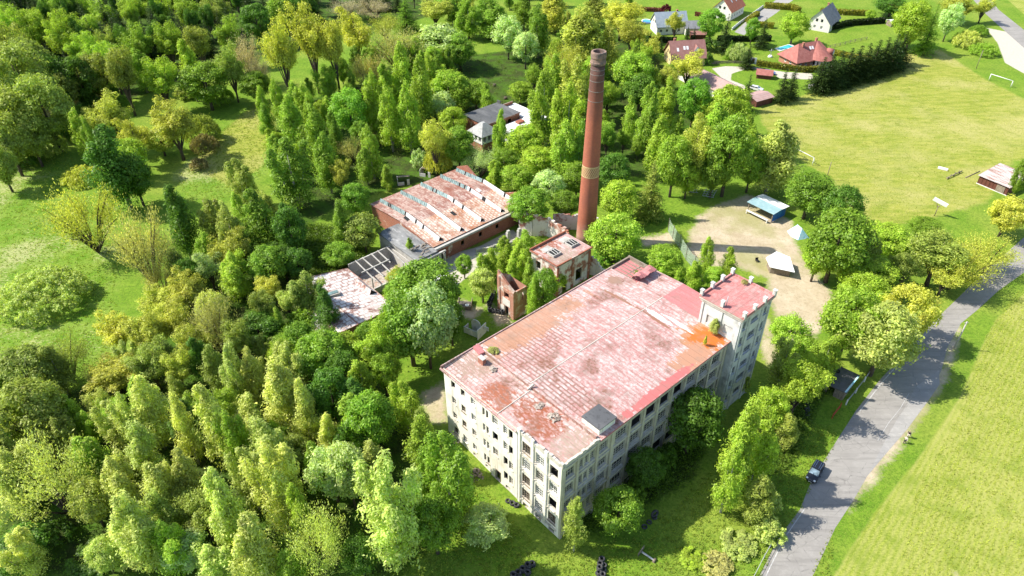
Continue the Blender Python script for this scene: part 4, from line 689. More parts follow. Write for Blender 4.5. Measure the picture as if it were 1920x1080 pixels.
# ------------------------------------------------------------------ main factory block
U, V = 27.17, 45.96
def factory():
    root = empty('factory_building', (FX, FY, 0), FA, 'long four-storey derelict factory with cream plaster walls and a faded red sheet roof', 'factory')
    X, Y = (1, 0), (0, 1)
    tops = [15.55, 11.95, 8.35, 4.75]
    # ---- end wall (v = 0)
    ops = []; wins = []
    small = [(24.3, 25.35), (21.85, 22.9), (19.3, 20.35)]
    for k, z in enumerate(tops):
        for a, c in small: wins.append((a, c, z - 1.5, z, 2, 3, .45))
        for a, c in ((16.95, 17.5), (16.1, 16.65)): wins.append((a, c, z - 1.75, z - .1, 1, 2, .5))
        if k < 3: wins.append((13.9, 15.15, z - 1.75, z, 3, 3, .55))
        for a, c in ((11.65, 12.6), (10.45, 11.35)): wins.append((a, c, z - 1.9, z - .05, 2, 4, .65))
        for a, c in ((6.55, 8.3), (3.7, 5.4), (.85, 2.5)): wins.append((a, c, z - 2.25, z - .1, 4, 4, .75))
    base = [(6.9, 8.1, .35, 1.15), (3.9, 5.2, .3, 1.1), (1.0, 2.2, .2, 1.0), (11.0, 12.2, .9, 1.6), (16.2, 17.2, 1.6, 2.2), (19.5, 20.4, 1.7, 2.3)]
    door = (13.4, 14.6, 1.0, 3.3)
    ops = [w_[:4] for w_ in wins] + base + [door]
    b = MB(); facade(b, (0, 0), Y, U, -.6, 17.0, ops, (-1, 0), .3, 0, 1)
    b.build('end_wall', [M['cream'], M['trim']], root)
    rw = random.Random(31)
    for a, c, zb, zt, nx, nz, kp in wins:
        if rw.random() > .14: window(root, (0, 0), Y, (-1, 0), a, c, zb, zt, nx, nz, keep=kp, bar=rw.choice((.06, .075, .085)), fm=M[rw.choice(('white_wood', 'white_wood', 'trim', 'wood'))])
    b = MB()
    for u in (8.85, 5.98, 3.1, .18):
        b = MB(); b.box(-.22, 0, u - .2, u + .2, .6, 16.9)
        if u > 1: b.box(-.30, -.05, u - .3, u + .3, 16.86, 17.75)
        b.build('pilaster', M['cream'], root)
    for q in ((.30, .39, 8.6, 12.55, 12.85), (.14, 9.1, U, .9, 1.05), (.20, .39, 8.6, 1.5, 1.75), (.16, .39, 8.64, 8.95, 9.13), (.16, .39, 8.64, 5.35, 5.53)):
        b = MB(); b.box(-q[0], 0, *q[1:]); b.build('wall_band', M['trim'], root)
    # ---- long wall (u = 0)
    ops = []; wins = []; VE = 39.84
    for k, z in enumerate(tops):
        rows = [(.65, 2.4, 3), (7.75, 9.6, 4)]
        for a, c, nx in rows: wins.append((a, c, z - 1.9, z, nx, 4, .7))
        for a, c in ((3.45, 4.3), (4.62, 5.45), (5.85, 6.75)): wins.append((a, c, z - 2.0, z, 2, 4, .7))
        for i in range(8):
            a = 11.35 + 3.43 * i
            kp = 0 if (k == 0 and i in (1, 2, 3, 4)) else .6
            wins.append((a, a + 2.6, z - 2.15, z + .05, 4, 4, kp))
    gate = [(7.9, 9.5, -.1, 1.6)] + [(11.6 + 3.43 * i, 13.7 + 3.43 * i, .2, 1.3) for i in range(8)]
    b = MB(); facade(b, (0, 0), X, VE, -.6, 17.0, [w_[:4] for w_ in wins] + gate, (0, -1), .3, 0, 1)
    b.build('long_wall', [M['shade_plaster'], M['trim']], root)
    for a, c, zb, zt, nx, nz, kp in wins:
        if kp > 0 and not (a > 30 and zt < 6) and not (zt < 6 and a < 30 and a > 20): window(root, (0, 0), X, (0, -1), a, c, zb, zt, nx, nz, keep=kp * .7, bar=.075, fm=M['trim'])
    b = MB()
    for v in [.22, 3.0, 7.2, 10.4] + [14.38 + 3.43 * i for i in range(7)] + [38.9]: b = MB(); b.box(v - .22, v + .22, -.26, 0, -.5, 16.85); b.build('pilaster', M['shade_plaster'], root)
    for z in (16.2, 12.65, 9.05, 5.45, 1.75):
        b = MB()
        ed = [.44, 2.78, 3.22, 6.98, 7.42, 10.18, 10.62] + [x for i in range(7) for x in (14.16 + 3.43 * i, 14.6 + 3.43 * i)] + [38.68]
        for a, c in zip(ed[0::2], ed[1::2]): b.box(a, c, -.2, 0, z, z + .22)
        b.build('wall_band', M['trim'], root)
    # ---- the other two walls, floors
    b = MB()
    back = [(V - a - 2.4, V - a, z - 2.1, z) for a in np.arange(2, 44, 3.43) for z in tops]
    facade(b, (V, U), (-1, 0), V, -.6, 17.0, [(V - q[1], V - q[0], q[2], q[3]) for q in back], (0, 1), .3, 0, 0)
    facade(b, (V, 0), Y, U, -.6, 17.0, [], (1, 0), .3, 0, 0)
    b.face([(VE, 0, -.6), (V, 0, -.6), (V, 0, 17), (VE, 0, 17)])
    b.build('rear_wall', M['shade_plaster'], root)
    b = MB()
    for z in (1.9, 5.5, 9.1, 12.7): b.face([(.35, .35, z), (V - .3, .35, z), (V - .3, U - .3, z), (.35, U - .3, z)])
    for v in np.arange(7, 45, 6.8):
        for u in (9, 18): b.box(v - .25, v + .25, u - .25, u + .25, -.5, 16.8)
    b.build('interior_floor', M['floor_dark'], root)
    # ---- roofs
    b = MB(); e = .38; v0, rid = 7.4, 14.5; zr, ze = 17.75, 17.12
    def slope(u): return ze + (zr - ze) * (1 - abs(u - rid) / (rid if u < rid else U - rid))
    hv, hu = 40.8, 20.8       # the hole in the far corner
    def quad(va, vb, ua, ub, m): b.face([(va, ua, slope(max(0, min(U, ua)))), (vb, ua, slope(max(0, min(U, ua)))), (vb, ub, slope(max(0, min(U, ub)))), (va, ub, slope(max(0, min(U, ub))))], m)
    quad(v0, V, rid, hu, 0); quad(v0, hv, hu, U + e, 0); quad(v0, 40.3, -e, rid, 0); quad(40.3, V + e, -e, rid, 1); quad(V, V + e, rid, U + e, 0)
    o = b.build('roof', [M['roof_main'], M['roof_red']], root)
    b = MB(); b.beam((v0, rid, zr + .02), (40.3, rid, zr + .02), .14, .07); b.build('ridge_seam', M['trim'], o)
    b = MB(); b.face([(v0, -e, ze - .1), (V, -e, ze - .1), (V, U + e, ze - .1), (v0, U + e, ze - .1)][::-1])
    for va, vb in ((v0, V),): b.box(va, vb, -e - .03, -e, ze - .28, ze - .002)
    b.box(v0, V + e, U + e, U + e + .03, ze - .3, ze + .0)
    b.build('roof_edge', M['roof_red'], o)
    b = MB(); b.box(v0, V + e, U + e - .1, U + e + .06, ze + .004, ze + .2); b.build('parapet', M['roof_strip'], o)
    # the torn corner: dark attic, rafters and the rolled-back sheet
    b = MB()
    b.box(hv, V, hu, U, 15.9, 16.1)
    b.build('attic_floor', M['floor_dark'], o)
    b = MB()
    for k in range(6):
        v = hv + .3 + k * .9; b.beam((v, hu, 17.2), (v + .1, U, 16.95), .16, .2)
    b.beam((hv, 24, 16.9), (V, 24, 17.0), .2, .24); b.box(V - .1, V + .25, hu, U + .3, 16.6, 17.65); b.box(hv, V, U - .05, U + .25, 16.6, 17.5)
    b.build('rafter', M['wood'], o)
    b = MB(); n = 9
    prof = [(hu - .4 + 1.7 * math.sin(t * 1.1) * .9, 17.35 + .75 * (1 - math.cos(t * 1.3)) * (.6 + .2 * t)) for t in np.linspace(0, 3.2, n)]
    for i in range(n - 1):
        for j in range(5):
            va, vb = hv - .4 + j * .95, hv - .4 + (j + 1) * .95
            w0 = .22 * math.sin(j * 2.1 + i); w1 = .22 * math.sin(j * 2.1 + 2.1 + i); w2 = .22 * math.sin(j * 2.1 + i + 1); w3 = .22 * math.sin(j * 2.1 + 3.1 + i)
            b.face([(va, prof[i][0], prof[i][1] + w0), (vb, prof[i][0] + .1, prof[i][1] + w1), (vb, prof[i + 1][0] + .1, prof[i + 1][1] + w3), (va, prof[i + 1][0], prof[i + 1][1] + w2)], 0, True)
    b.build('torn_sheet', M['roof_red'], o)
    # front strip, lower, with its own parapet
    b = MB()
    zs_ = lambda v, u: 16.86 + .05 * v - .012 * abs(u - 13.8)
    for ua, ub in ((.32, 13.8), (13.8, U + e)):
        b.face([(-.2 if ua > 5 else -.1, ua, zs_(0, ua)), (7.05, ua, zs_(7, ua)), (7.05, ub, zs_(7, ub)), (-.2 if ua > 5 else -.1, ub, zs_(0, ub))])
    s = b.build('front_roof', M['roof_strip'], root)
    b = MB(); b.box(7.05, 7.4, .3, U + .3, 16.6, 17.62); b.box(-.5, -.2, 9.3, U + e, 16.62, 16.9); b.box(-.2, 7.05, U + e - .02, U + e + .14, 16.7, 17.2)
    b.build('parapet', M['roof_strip'], s)
    b = MB(); b.beam((-.1, 13.8, 16.93), (7.0, 13.8, 17.25), .12, .08); b.beam((6.6, 14.2, 17.3), (7.3, 13.6, 18.3), .3, .3); b.build('roof_seam', M['trim'], s)
    # crumbled brick parapet on the outer corner
    b = MB(); rr = random.Random(4)
    u = 9.2
    while u > -.1:
        h = 17.0 + rr.uniform(.15, .75); b.box(-.22 + rr.uniform(0, .03), .18, u - .55, u, 16.7, h); u -= .55
    v = .2
    while v < 7.0:
        h = 17.0 + rr.uniform(.1, .5); b.box(v, v + .6, -.22 + rr.uniform(0, .03), .16, 16.7, h); v += .6
    b.build('broken_parapet', M['trim'], s)
    # stair penthouse with flat tar roof, chimney stub, vents
    b = MB(); b.box(7.9, 11.4, .45, 3.8, 16.5, 18.35, 0); b.build('roof_hut', M['cream'], root)
    hut = MB(); hut.box(7.75, 11.55, .3, 3.95, 18.352, 18.5); hut.build('hut_roof', M['tar'], root)
    b = MB(); b.box(5.0, 5.7, 23.2, 24.4, 17.0, 18.1); b.build('chimney_stub', M['brick'], root)
    b = MB(); b.box(4.95, 5.75, 23.15, 24.45, 18.102, 18.2); b.build('stub_cap', M['concrete'], root)
    b = MB(); b.beam((6.6, 25.2, 17.3), (6.9, 27.2, 17.55), 1.1, .5); b.build('roof_hatch', M['roof_red'], root)
    # entrance: broken wooden canopy and door
    b = MB(); b.beam((-.02, 13.4, 1.0), (-.02, 13.4, 3.3), .1, .1); b.beam((-.02, 14.6, 1.0), (-.02, 14.6, 3.3), .1, .1); b.beam((-.02, 13.35, 3.33), (-.02, 14.65, 3.33), .1, .12); b.build('door_frame', M['wood'], root)
    b = MB()
    for k in range(6): b.beam((-.2, 8.2 + k * .0, .6), (-.3, 8.2, 15.5), .09, .09) if k == 0 else None
    b.beam((-.12, 9.25, 1.0), (-.12, 9.25, 16.5), .12, .12); b.beam((-.32, 5.55, 1.2), (-.32, 5.55, 16.0), .11, .11); b.beam((-.32, 2.65, 3.5), (-.32, 2.65, 15.5), .11, .11)
    b.build('downpipe', M['metal'], root)
factory()

# rubble on the front strip roof
def rubble_pile(name, loc, rad, n, seed, label, mat=None, hz=.35):
    rr = random.Random(seed); b = MB()
    for _ in range(n):
        a = rr.uniform(0, 6.28); q = rad * math.sqrt(rr.random()); s = rr.uniform(.08, .24)
        x, y = q * math.cos(a), q * math.sin(a); z = rr.uniform(0, hz) * (1 - q / rad)
        d = Vector((rr.uniform(-1, 1), rr.uniform(-1, 1), rr.uniform(-.4, .4))).normalized() * s
        b.beam((x - d.x, y - d.y, z + .1 - d.z), (x + d.x, y + d.y, z + .1 + d.z), s * 1.2, s)
    return b.build(name, mat or M['rubble'], None, label, 'rubble', None, 'thing', loc)
x, y = site(5.6, 10.6); rubble_pile('brick_heap', (x, y, 17.0), .7, 44, 1, 'loose heap of broken bricks on the brown part of the front roof strip')
x, y = site(5.6, 7.4); rubble_pile('brick_heap', (x, y, 17.0), .9, 50, 2, 'wider scatter of bricks on the front roof strip beside the small roof hut')
x, y = site(5.6, 21.4); rubble_pile('brick_heap', (x, y, 17.05), .6, 40, 3, 'little pile of pale mortar beside the chimney stub on the roof')
x, y = site(-2.4, 17.5); rubble_pile('rubble_heap', (x, y, .9), 1.8, 120, 5, 'heap of rotten boards and rubble against the foot of the cream end wall', M['wood'], .9)
x, y = site(-1.2, 25.0); rubble_pile('rubble_heap', (x, y, 1.6), 1.5, 70, 6, 'low spill of plaster rubble at the end wall corner by the dirt patch')
for (v, u, q, sd, lb) in ((52, 61, 2.2, 21, 'brick rubble heap inside the curved broken wall'), (36, 53, 1.6, 22, 'brick rubble spill in front of the low white kerb wall'), (29.5, 68.5, 1.5, 23, 'pale rubble heap at the foot of the annex concrete frame'), (40.5, 45.5, 1.8, 24, 'brick rubble heap between the gatehouse and the boiler house')):
    x, y = site(v, u); rubble_pile('rubble_heap', (x, y, 0), q, 110, sd, lb, None, .7)
x, y = site(-8.5, 27.8); rubble_pile('rubbish_heap', (x, y, 1.0), .8, 40, 8, 'small orange and white rubbish heap on the bare earth patch', M['roof_hall_worn'], .3)

# ------------------------------------------------------------------ corner tower
def tower():
    v0, v1, u0, u1, zt = 39.86, 48.6, -1.45, 6.35, 22.5
    root = empty('stair_tower', site(v0, u0) + (0,), FA, 'square grey plaster stair tower with a pink flat roof and posts along its parapet', 'tower')
    off = (v0, u0, 0); X, Y = (1, 0), (0, 1)
    W, D = v1 - v0, u1 - u0
    b = MB(off)
    # side towards the lower roof: two blind panels
    facade(b, (v0, u0), Y, D, -.4, zt, [(1.3, 3.0, 18.0, 19.7), (4.8, 6.4, 18.0, 19.7)], (-1, 0), .2, 0, 0)
    for a, c in ((1.3, 3.0), (4.8, 6.4)): b.face([(v0 + .2, u0 + a, 18.0), (v0 + .2, u0 + c, 18.0), (v0 + .2, u0 + c, 19.7), (v0 + .2, u0 + a, 19.7)])
    ops = []; wins = []
    for k in range(6):
        z = 4.2 + 3.35 * k
        for a, c, nx in ((.7, 1.7, 2), (3.3, 5.4, 3), (7.1, 8.0, 2)):
            if k == 5 and a == 3.3: zz = (z - 1.2, z - .2)
            else: zz = (z - 1.5, z + (.25 if a != 3.3 else 0))
            wins.append((a, c, zz[0], zz[1], nx, 3))
    facade(b, (v0, u0), X, W, -.4, zt, [q[:4] for q in wins], (0, -1), .25, 0, 0)
    facade(b, (v1, u0), Y, D, -.4, zt, [], (1, 0), .25, 0, 0); facade(b, (v0, u1), X, W, -.4, zt, [], (0, 1), .25, 0, 0)
    b.build('wall', M['grey_plaster'], root)
    for a, c, zb, zz, nx, nz in wins: window(root, (v0, u0), X, (0, -1), a, c, zb, zz, nx, nz, off, M['metal'], .75, .17, .06)
    b = MB(off)
    for a in (.22, 2.4, 6.3, W - .22): b.box(v0 + a - .22, v0 + a + .22, u0 - .18, u0, -.3, zt - .7)
    for a in (.25, 3.75, 4.1, D - .25): b.box(v0 - .16, v0, u0 + a - .2, u0 + a + .2, 15.5 if a > .5 else -.3, zt - .7)
    b.build('pilaster', M['grey_plaster'], root)
    b = MB(off); b.box(v0 - .45, v1 + .45, u0 - .45, u1 + .45, zt, zt + .32); b.box(v0 - .25, v1 + .25, u0 - .25, u1 + .25, zt - .5, zt - .002); b.build('cornice', M['trim'], root)
    b = MB(off); b.box(v0 - .5, v1 + .5, u0 - .5, u1 + .5, zt + .322, zt + .42); r = b.build('roof', M['roof_tower'], root)
    b = MB(off); z0 = zt + .422
    for y0 in (u0 - .42, u1 + .12): b.box(v0 - .4, v1 + .4, y0, y0 + .3, z0, z0 + .35)
    b.box(v1 + .1, v1 + .4, u0 - .12, u1 + .12, z0, z0 + .3)
    b.build('parapet', M['roof_tower'], r)
    posts = [(v0 - .1 + i * (W + .2) / 3, u1 + .27) for i in range(4)] + [(v0 - .1 + i * (W + .2) / 3, u0 - .27) for i in range(4)] + [(v0 - .15, (u0 + u1) / 2), (v1 + .25, (u0 + u1) / 2 + .6)]
    for pv, pu in posts:
        b = MB(off); b.box(pv - .26, pv + .26, pu - .26, pu + .26, z0 + .05, z0 + 1.15); b.box(pv - .33, pv + .33, pu - .33, pu + .33, z0 + 1.152, z0 + 1.25); b.build('parapet_post', M['grey_plaster'], r)
    b = MB(off); b.tube([(v0 + .55, (u0 + u1) / 2 - .3, z0 - .1), (v0 + .6, (u0 + u1) / 2 - .3, z0 + 1.9)], [.07, .07], 6); b.build('vent_pipe', M['metal'], r)
tower()

# ------------------------------------------------------------------ chimney
def chimney():
    x, y = 18.15, 148.5
    root = empty('factory_chimney', (x, y, 0), 0, 'tall round red brick chimney with a yellow patterned band and a blackened top', 'chimney')
    t = NT('chimney_brick')
    tc = t.n('ShaderNodeTexCoord'); sep = t.n('ShaderNodeSeparateXYZ', {0: tc.outputs['Object']})
    ang = t.math('MULTIPLY', t.math('ARCTAN2', sep.outputs[1], sep.outputs[0]), 2.0)
    v = t.n('ShaderNodeCombineXYZ', {0: ang, 1: sep.outputs[2], 2: 0.0}).outputs[0]
    bt = t.n('ShaderNodeTexBrick', {'Vector': v, 'Color1': (.42, .125, .068, 1), 'Color2': (.32, .095, .055, 1), 'Mortar': (.32, .17, .11, 1), 'Scale': 1.0, 'Mortar Size': .012, 'Brick Width': .45, 'Row Height': .16})
    c = bt.outputs['Color']
    c = t.mix(t.math('MULTIPLY', t.ramp(t.noise(t.coord('Object', (1, 1, .25)), .6, 5), .45, .7), .6), c, (.24, .09, .065))
    hgt_ = t.math('ADD', sep.outputs[2], t.math('MULTIPLY', t.math('SUBTRACT', t.noise(t.coord('Object', (1, 1, .4)), .5, 4), .5), 9.0))
    c = t.mix(t.math('MULTIPLY', t.ramp(hgt_, 31, 43), .9), c, (.07, .052, .047))
    c = t.mix(t.math('MULTIPLY', t.math('SUBTRACT', 1.0, t.ramp(hgt_, 1.0, 6.0)), .7), c, (.52, .38, .29))
    t.bump(t.noise(tc.outputs['Object'], 4, 4), .2, .06)
    mb = t.done(c, .9, 0, .2)
    b = MB(); H = 44.3; n = 28
    zz = np.linspace(-.5, H, 16); rad = lambda z: 2.42 - (2.42 - 1.42) * z / 47
    b.tube([(0, 0, z) for z in zz], [rad(z) for z in zz], n, 0, True); b.build('shaft', mb, root)
    rim = stained('sooty_stone', (.26, .17, .13), [((.10, .085, .08), .8, .45, .65, U1)], .9)
    b = MB(); pr = [(44.2, 1.50), (44.35, 1.66), (44.75, 1.70), (44.9, 1.60), (45.5, 1.52), (45.7, 1.66), (46.7, 1.62), (46.9, 1.54), (46.9, 1.2), (44.0, 1.15)]
    b.lathe(pr, n); b.build('crown_ring', rim, root)
    b = MB(); b.lathe([(44.4, 1.19), (44.4, .01)], n); b.build('flue', M['dark'], root)
    for z in (43.2, 42.2, 40.8, 38.6, 36.4):
        b = MB(); b.tube([(0, 0, z), (0, 0, z + .09)], [rad(z) + .03, rad(z) + .03], n, 0, True, True); b.build('iron_hoop', M['hoop'], root)
    # yellow patterned band
    t = NT('yellow_brick_band'); tc = t.n('ShaderNodeTexCoord'); sep = t.n('ShaderNodeSeparateXYZ', {0: tc.outputs['Object']})
    u = t.math('MULTIPLY', t.math('ARCTAN2', sep.outputs[1], sep.outputs[0]), 14 / math.pi)
    z = t.math('MULTIPLY', sep.outputs[2], 1.15)
    tri = lambda q: t.math('ABSOLUTE', t.math('SUBTRACT', t.math('FRACT', q), .5))
    dia = t.math('ADD', tri(u), tri(z))
    dia2 = t.math('ABSOLUTE', t.math('SUBTRACT', dia, .5))
    c = t.mix(t.ramp(dia2, .10, .16), (.52, .40, .18), (.27, .10, .06))
    c = t.mix(t.math('GREATER_THAN', t.math('ABSOLUTE', t.math('SUBTRACT', sep.outputs[2], 19.7)), 1.15), c, (.55, .42, .2))
    b = MB(); b.tube([(0, 0, 18.35), (0, 0, 19.7), (0, 0, 21.05)], [rad(18.35) + .03, rad(19.7) + .03, rad(21.05) + .03], n, 0, False); b.build('patterned_band', t.done(c, .9), root)
chimney()

# ------------------------------------------------------------------ weaving hall with monitor skylights
def hall():
    v0, v1, u0, u1 = 30.6, 58.2, 71.6, 97.6
    root = empty('weaving_hall', site(v0, u0) + (0,), FA, 'low brick hall with a rust red sheet roof and five slanting skylight strips', 'factory hall')
    off = (v0, u0, 0); ze, zr, ur = 5.0, 6.1, 85.0
    b = MB(off)
    facade(b, (v0, u0), (1, 0), v1 - v0, -.3, ze - .1, [(1.2, 3.4, 0, 2.9), (8, 9, 1.6, 2.8), (13.6, 14.6, 1.6, 2.8), (19, 20, 1.6, 2.8)], (0, -1), .3, 0, 0)
    b.build('front_wall', M['brick'], root)
    b = MB(off)
    for (a, c) in (((v0, u0), (v0, u1)), ((v1, u0), (v1, u1))):
        pts = [(a[0], u0), (a[0], ur), (a[0], u1)]; zz = [ze - .1, zr - .1, ze - .1]
        b.face([(p[0], p[1], -.3) for p in pts] + [(p[0], p[1], z) for p, z in zip(pts, zz)][::-1])
    b.face([(v0, u1, -.3), (v1, u1, -.3), (v1, u1, ze), (v0, u1, ze)])
    b.build('side_wall', M['brick'], root)
    b = MB(off); b.face([(v0 + 1.2, u0 + .5, 0), (v0 + 3.4, u0 + .5, 0), (v0 + 3.4, u0 + .5, 2.9), (v0 + 1.2, u0 + .5, 2.9)]); b.build('doorway', M['dark'], root)
    # roof: worn half towards the yard, redder half beyond
    zf = lambda u: ze + (zr - ze) * ((u - u0) / (ur - u0) if u < ur else (u1 - u) / (u1 - ur))
    b = MB(off); e = .35
    b.face([(v0 - e, u0 - e, ze), (v1 + e, u0 - e, ze), (v1 + e, ur - 3.5, zf(ur - 3.5)), (v0 - e, ur - 3.5, zf(ur - 3.5))], 0)
    b.face([(v0 - e, ur - 3.5, zf(ur - 3.5)), (v1 + e, ur - 3.5, zf(ur - 3.5)), (v1 + e, ur, zr), (v0 - e, ur, zr)], 1)
    b.face([(v0 - e, ur, zr), (v1 + e, ur, zr), (v1 + e, u1 + e, ze), (v0 - e, u1 + e, ze)], 1)
    rf = b.build('roof', [M['roof_hall_worn'], M['roof_hall_red']], root)
    b = MB(off); b.box(v0 - e, v1 + e, u0 - e - .8, u0 - e, ze - .75, ze - .25); b.box(v0, v1, u0 - .16, u0, ze - 1.1, ze - .76); b.build('gutter_ledge', M['concrete'], root)
    rr = random.Random(3)
    for k, vs in enumerate((32.7, 39.0, 45.4, 51.9, 57.3)):
        s = MB(off); g = MB(off); ua, ub = (96.9, 72.4)
        N = 34
        for i in range(N):
            a = ua + (ub - ua) * i / N; c = ua + (ub - ua) * (i + 1) / N
            z1, z2 = zf(a) + .02, zf(c) + .02; h = .95; wd = 1.1
            far = i < N * .46
            m = 0 if far else 1
            r_ = rr.random()
            if r_ < (.16 if k in (0, 3, 4) else .05): m = 2  # black faces stand in for the dark behind missing panes
            g.face([(vs, a, z1), (vs, c, z2), (vs + .35, c, z2 + h), (vs + .35, a, z1 + h)][::-1], m)
            s.face([(vs + .35, a, z1 + h), (vs + .35, c, z2 + h), (vs + .35 + wd, c, z2 + .02), (vs + .35 + wd, a, z1 + .02)][::-1], 0 if not far else 1)
            if far: s.beam((vs - .02, c, z2), (vs + .33, c, z2 + h), .05, .05, 2)
        for uu, zz in ((ua, zf(ua)), (ub, zf(ub))): s.face([(vs, uu, zz), (vs + .35, uu, zz + .95), (vs + 1.45, uu, zz)], 3 if uu > 90 else 4)
        sk = s.build('skylight', [M['roof_hall_worn'], M['roof_hall_red'], M['white_wood'], M['white_wood'], M['dark']], rf)
        g.build('pane', [M['pane_teal'], M['sheet_white'], M['dark']], sk)
    for k in range(9):
        a = rr.uniform(v0 + 1, v1 - 2); c = rr.uniform(u0 + .5, ur - 1); z = zf(c)
        b = MB(off); q = rr.uniform(.9, 1.8); d = rr.uniform(-.3, .3)
        b.face([(a, c, z + .05), (a + .9, c + d, z + .12), (a + .9, c + q + d, z + .18 + (zr - ze) / 13 * q), (a, c + q, z + .09 + (zr - ze) / 13 * q)])
        b.build('loose_sheet', M[rr.choice(('corrugated', 'roof_hall_red', 'metal', 'dark'))], rf)
    # little brick gables peeping over the far end
    for (pv, pu, wd) in ((v1 + .5, 94.0, 4.2), (v1 + .5, 74.5, 4.0)):
        b = MB(off); b.face([(pv, pu - wd, ze - 1), (pv, pu + wd, ze - 1), (pv, pu + wd, ze + .4), (pv, pu, ze + 2.3), (pv, pu - wd, ze + .4)]); b.face([(pv + .5, pu - wd, ze - 1), (pv + .5, pu + wd, ze - 1), (pv + .5, pu + wd, ze + .4), (pv + .5, pu, ze + 2.3), (pv + .5, pu - wd, ze + .4)][::-1])
        P = [(pu - wd, ze + .4), (pu, ze + 2.3), (pu + wd, ze + .4)]
        for (a, za), (c, zc) in zip(P[:-1], P[1:]): b.face([(pv, a, za), (pv, c, zc), (pv + .5, c, zc), (pv + .5, a, za)])
        b.build('gable', M['brick'], root)
hall()
def annex():
    v0, v1, u0, u1 = 24.6, 30.2, 70.0, 85.2
    root = empty('hall_annex', site(v0, u0) + (0,), FA, 'flat annex with a cracked grey felt roof joined to the red roofed hall', 'annex')
    off = (v0, u0, 0)
    b = MB(off)
    facade(b, (v0, u0), (1, 0), v1 - v0, -.3, 4.6, [(.8, 2.0, 1.2, 3.2), (3.4, 4.8, 0, 3)], (0, -1), .3); facade(b, (v0, u0), (0, 1), u1 - u0, -.3, 4.6, [(2, 3, 1.5, 3), (9, 10.4, 1.5, 3)], (-1, 0), .3)
    facade(b, (v1, u0), (0, 1), 1.6, -.3, 4.6, [], (1, 0)); b.face([(v0, u1, -.3), (v1, u1, -.3), (v1, u1, 4.6), (v0, u1, 4.6)])
    b.build('wall', M['concrete'], root)
    b = MB(off); b.prism([(v0 - .3, u0 - .3), (v1 + .1, u0 - .3), (v1 + .1, u1), (v0 - .3, u1)], 4.602, [4.75, 4.75, 5.1, 5.1]); r = b.build('roof', M['tar_light'], root)
    b = MB(off); rr = random.Random(2)
    for k in range(14):
        a = rr.uniform(v0 + .5, v1 - 1); c = rr.uniform(u0 + .3, u0 + 4); b.beam((a, c, 5.0), (a + rr.uniform(.6, 2.2), c + rr.uniform(-.8, .8), 5.0 + rr.uniform(-.1, .2)), .2, .06)
    b.build('loose_board', M['wood'], r)
    b = MB(off); b.box(v1 + .2, v1 + .9, u0 - .6, u0 + .1, -.2, 4.0); b.box(v1 + 1.5, v1 + 2.0, u0 - .8, u0 - .3, -.2, 3.6); b.box(v0 + 1.5, v1 + 2.2, u0 - .75, u0 - .31, 3.9, 4.3); b.build('concrete_frame', M['concrete'], root)
annex()
def roofless():
    v0, v1, u0, u1 = 12.8, 24.2, 71.0, 80.2
    root = empty('roofless_bay', site(v0, u0) + (0,), FA, 'roofless bay with bare white concrete beams between the patched shed and the annex', 'ruin')
    off = (v0, u0, 0); b = MB(off)
    b.box(v0, v1, u1 - .3, u1, -.3, 3.9, 0); b.box(v1 - .25, v1, u0, u1 - .3, -.3, 3.6, 0); b.box(v0, v1 - .25, u0, u0 + .3, -.3, 1.6, 0)
    b.build('wall', M['concrete'], root)
    for k in range(5):
        v = v0 + 1.4 + k * 2.1; b = MB(off); b.beam((v, u0 + (.1 if k != 3 else 3.6), 3.5 + .1 * (k % 2)), (v + .5 - .3 * (k % 2), u1 - .2, 4.05), .2, .26)
        if k % 2 == 0: b.beam((v + .2, u0 + 2.0, -.2), (v + .2, u0 + 2.0, 3.5), .25, .25)
        b.build('beam', M['concrete'], root)
    b = MB(off); b.beam((v0 + .5, u0 + 4.2, 3.95), (v1 - 3.5, u0 + 4.4, 3.9), .22, .22); b.build('cross_beam', M['concrete'], root)
    b = MB(off); b.face([(v0, u0, .02), (v1, u0, .02), (v1, u1, .02), (v0, u1, .02)]); b.build('floor_slab', M['rubble'], root)
roofless()
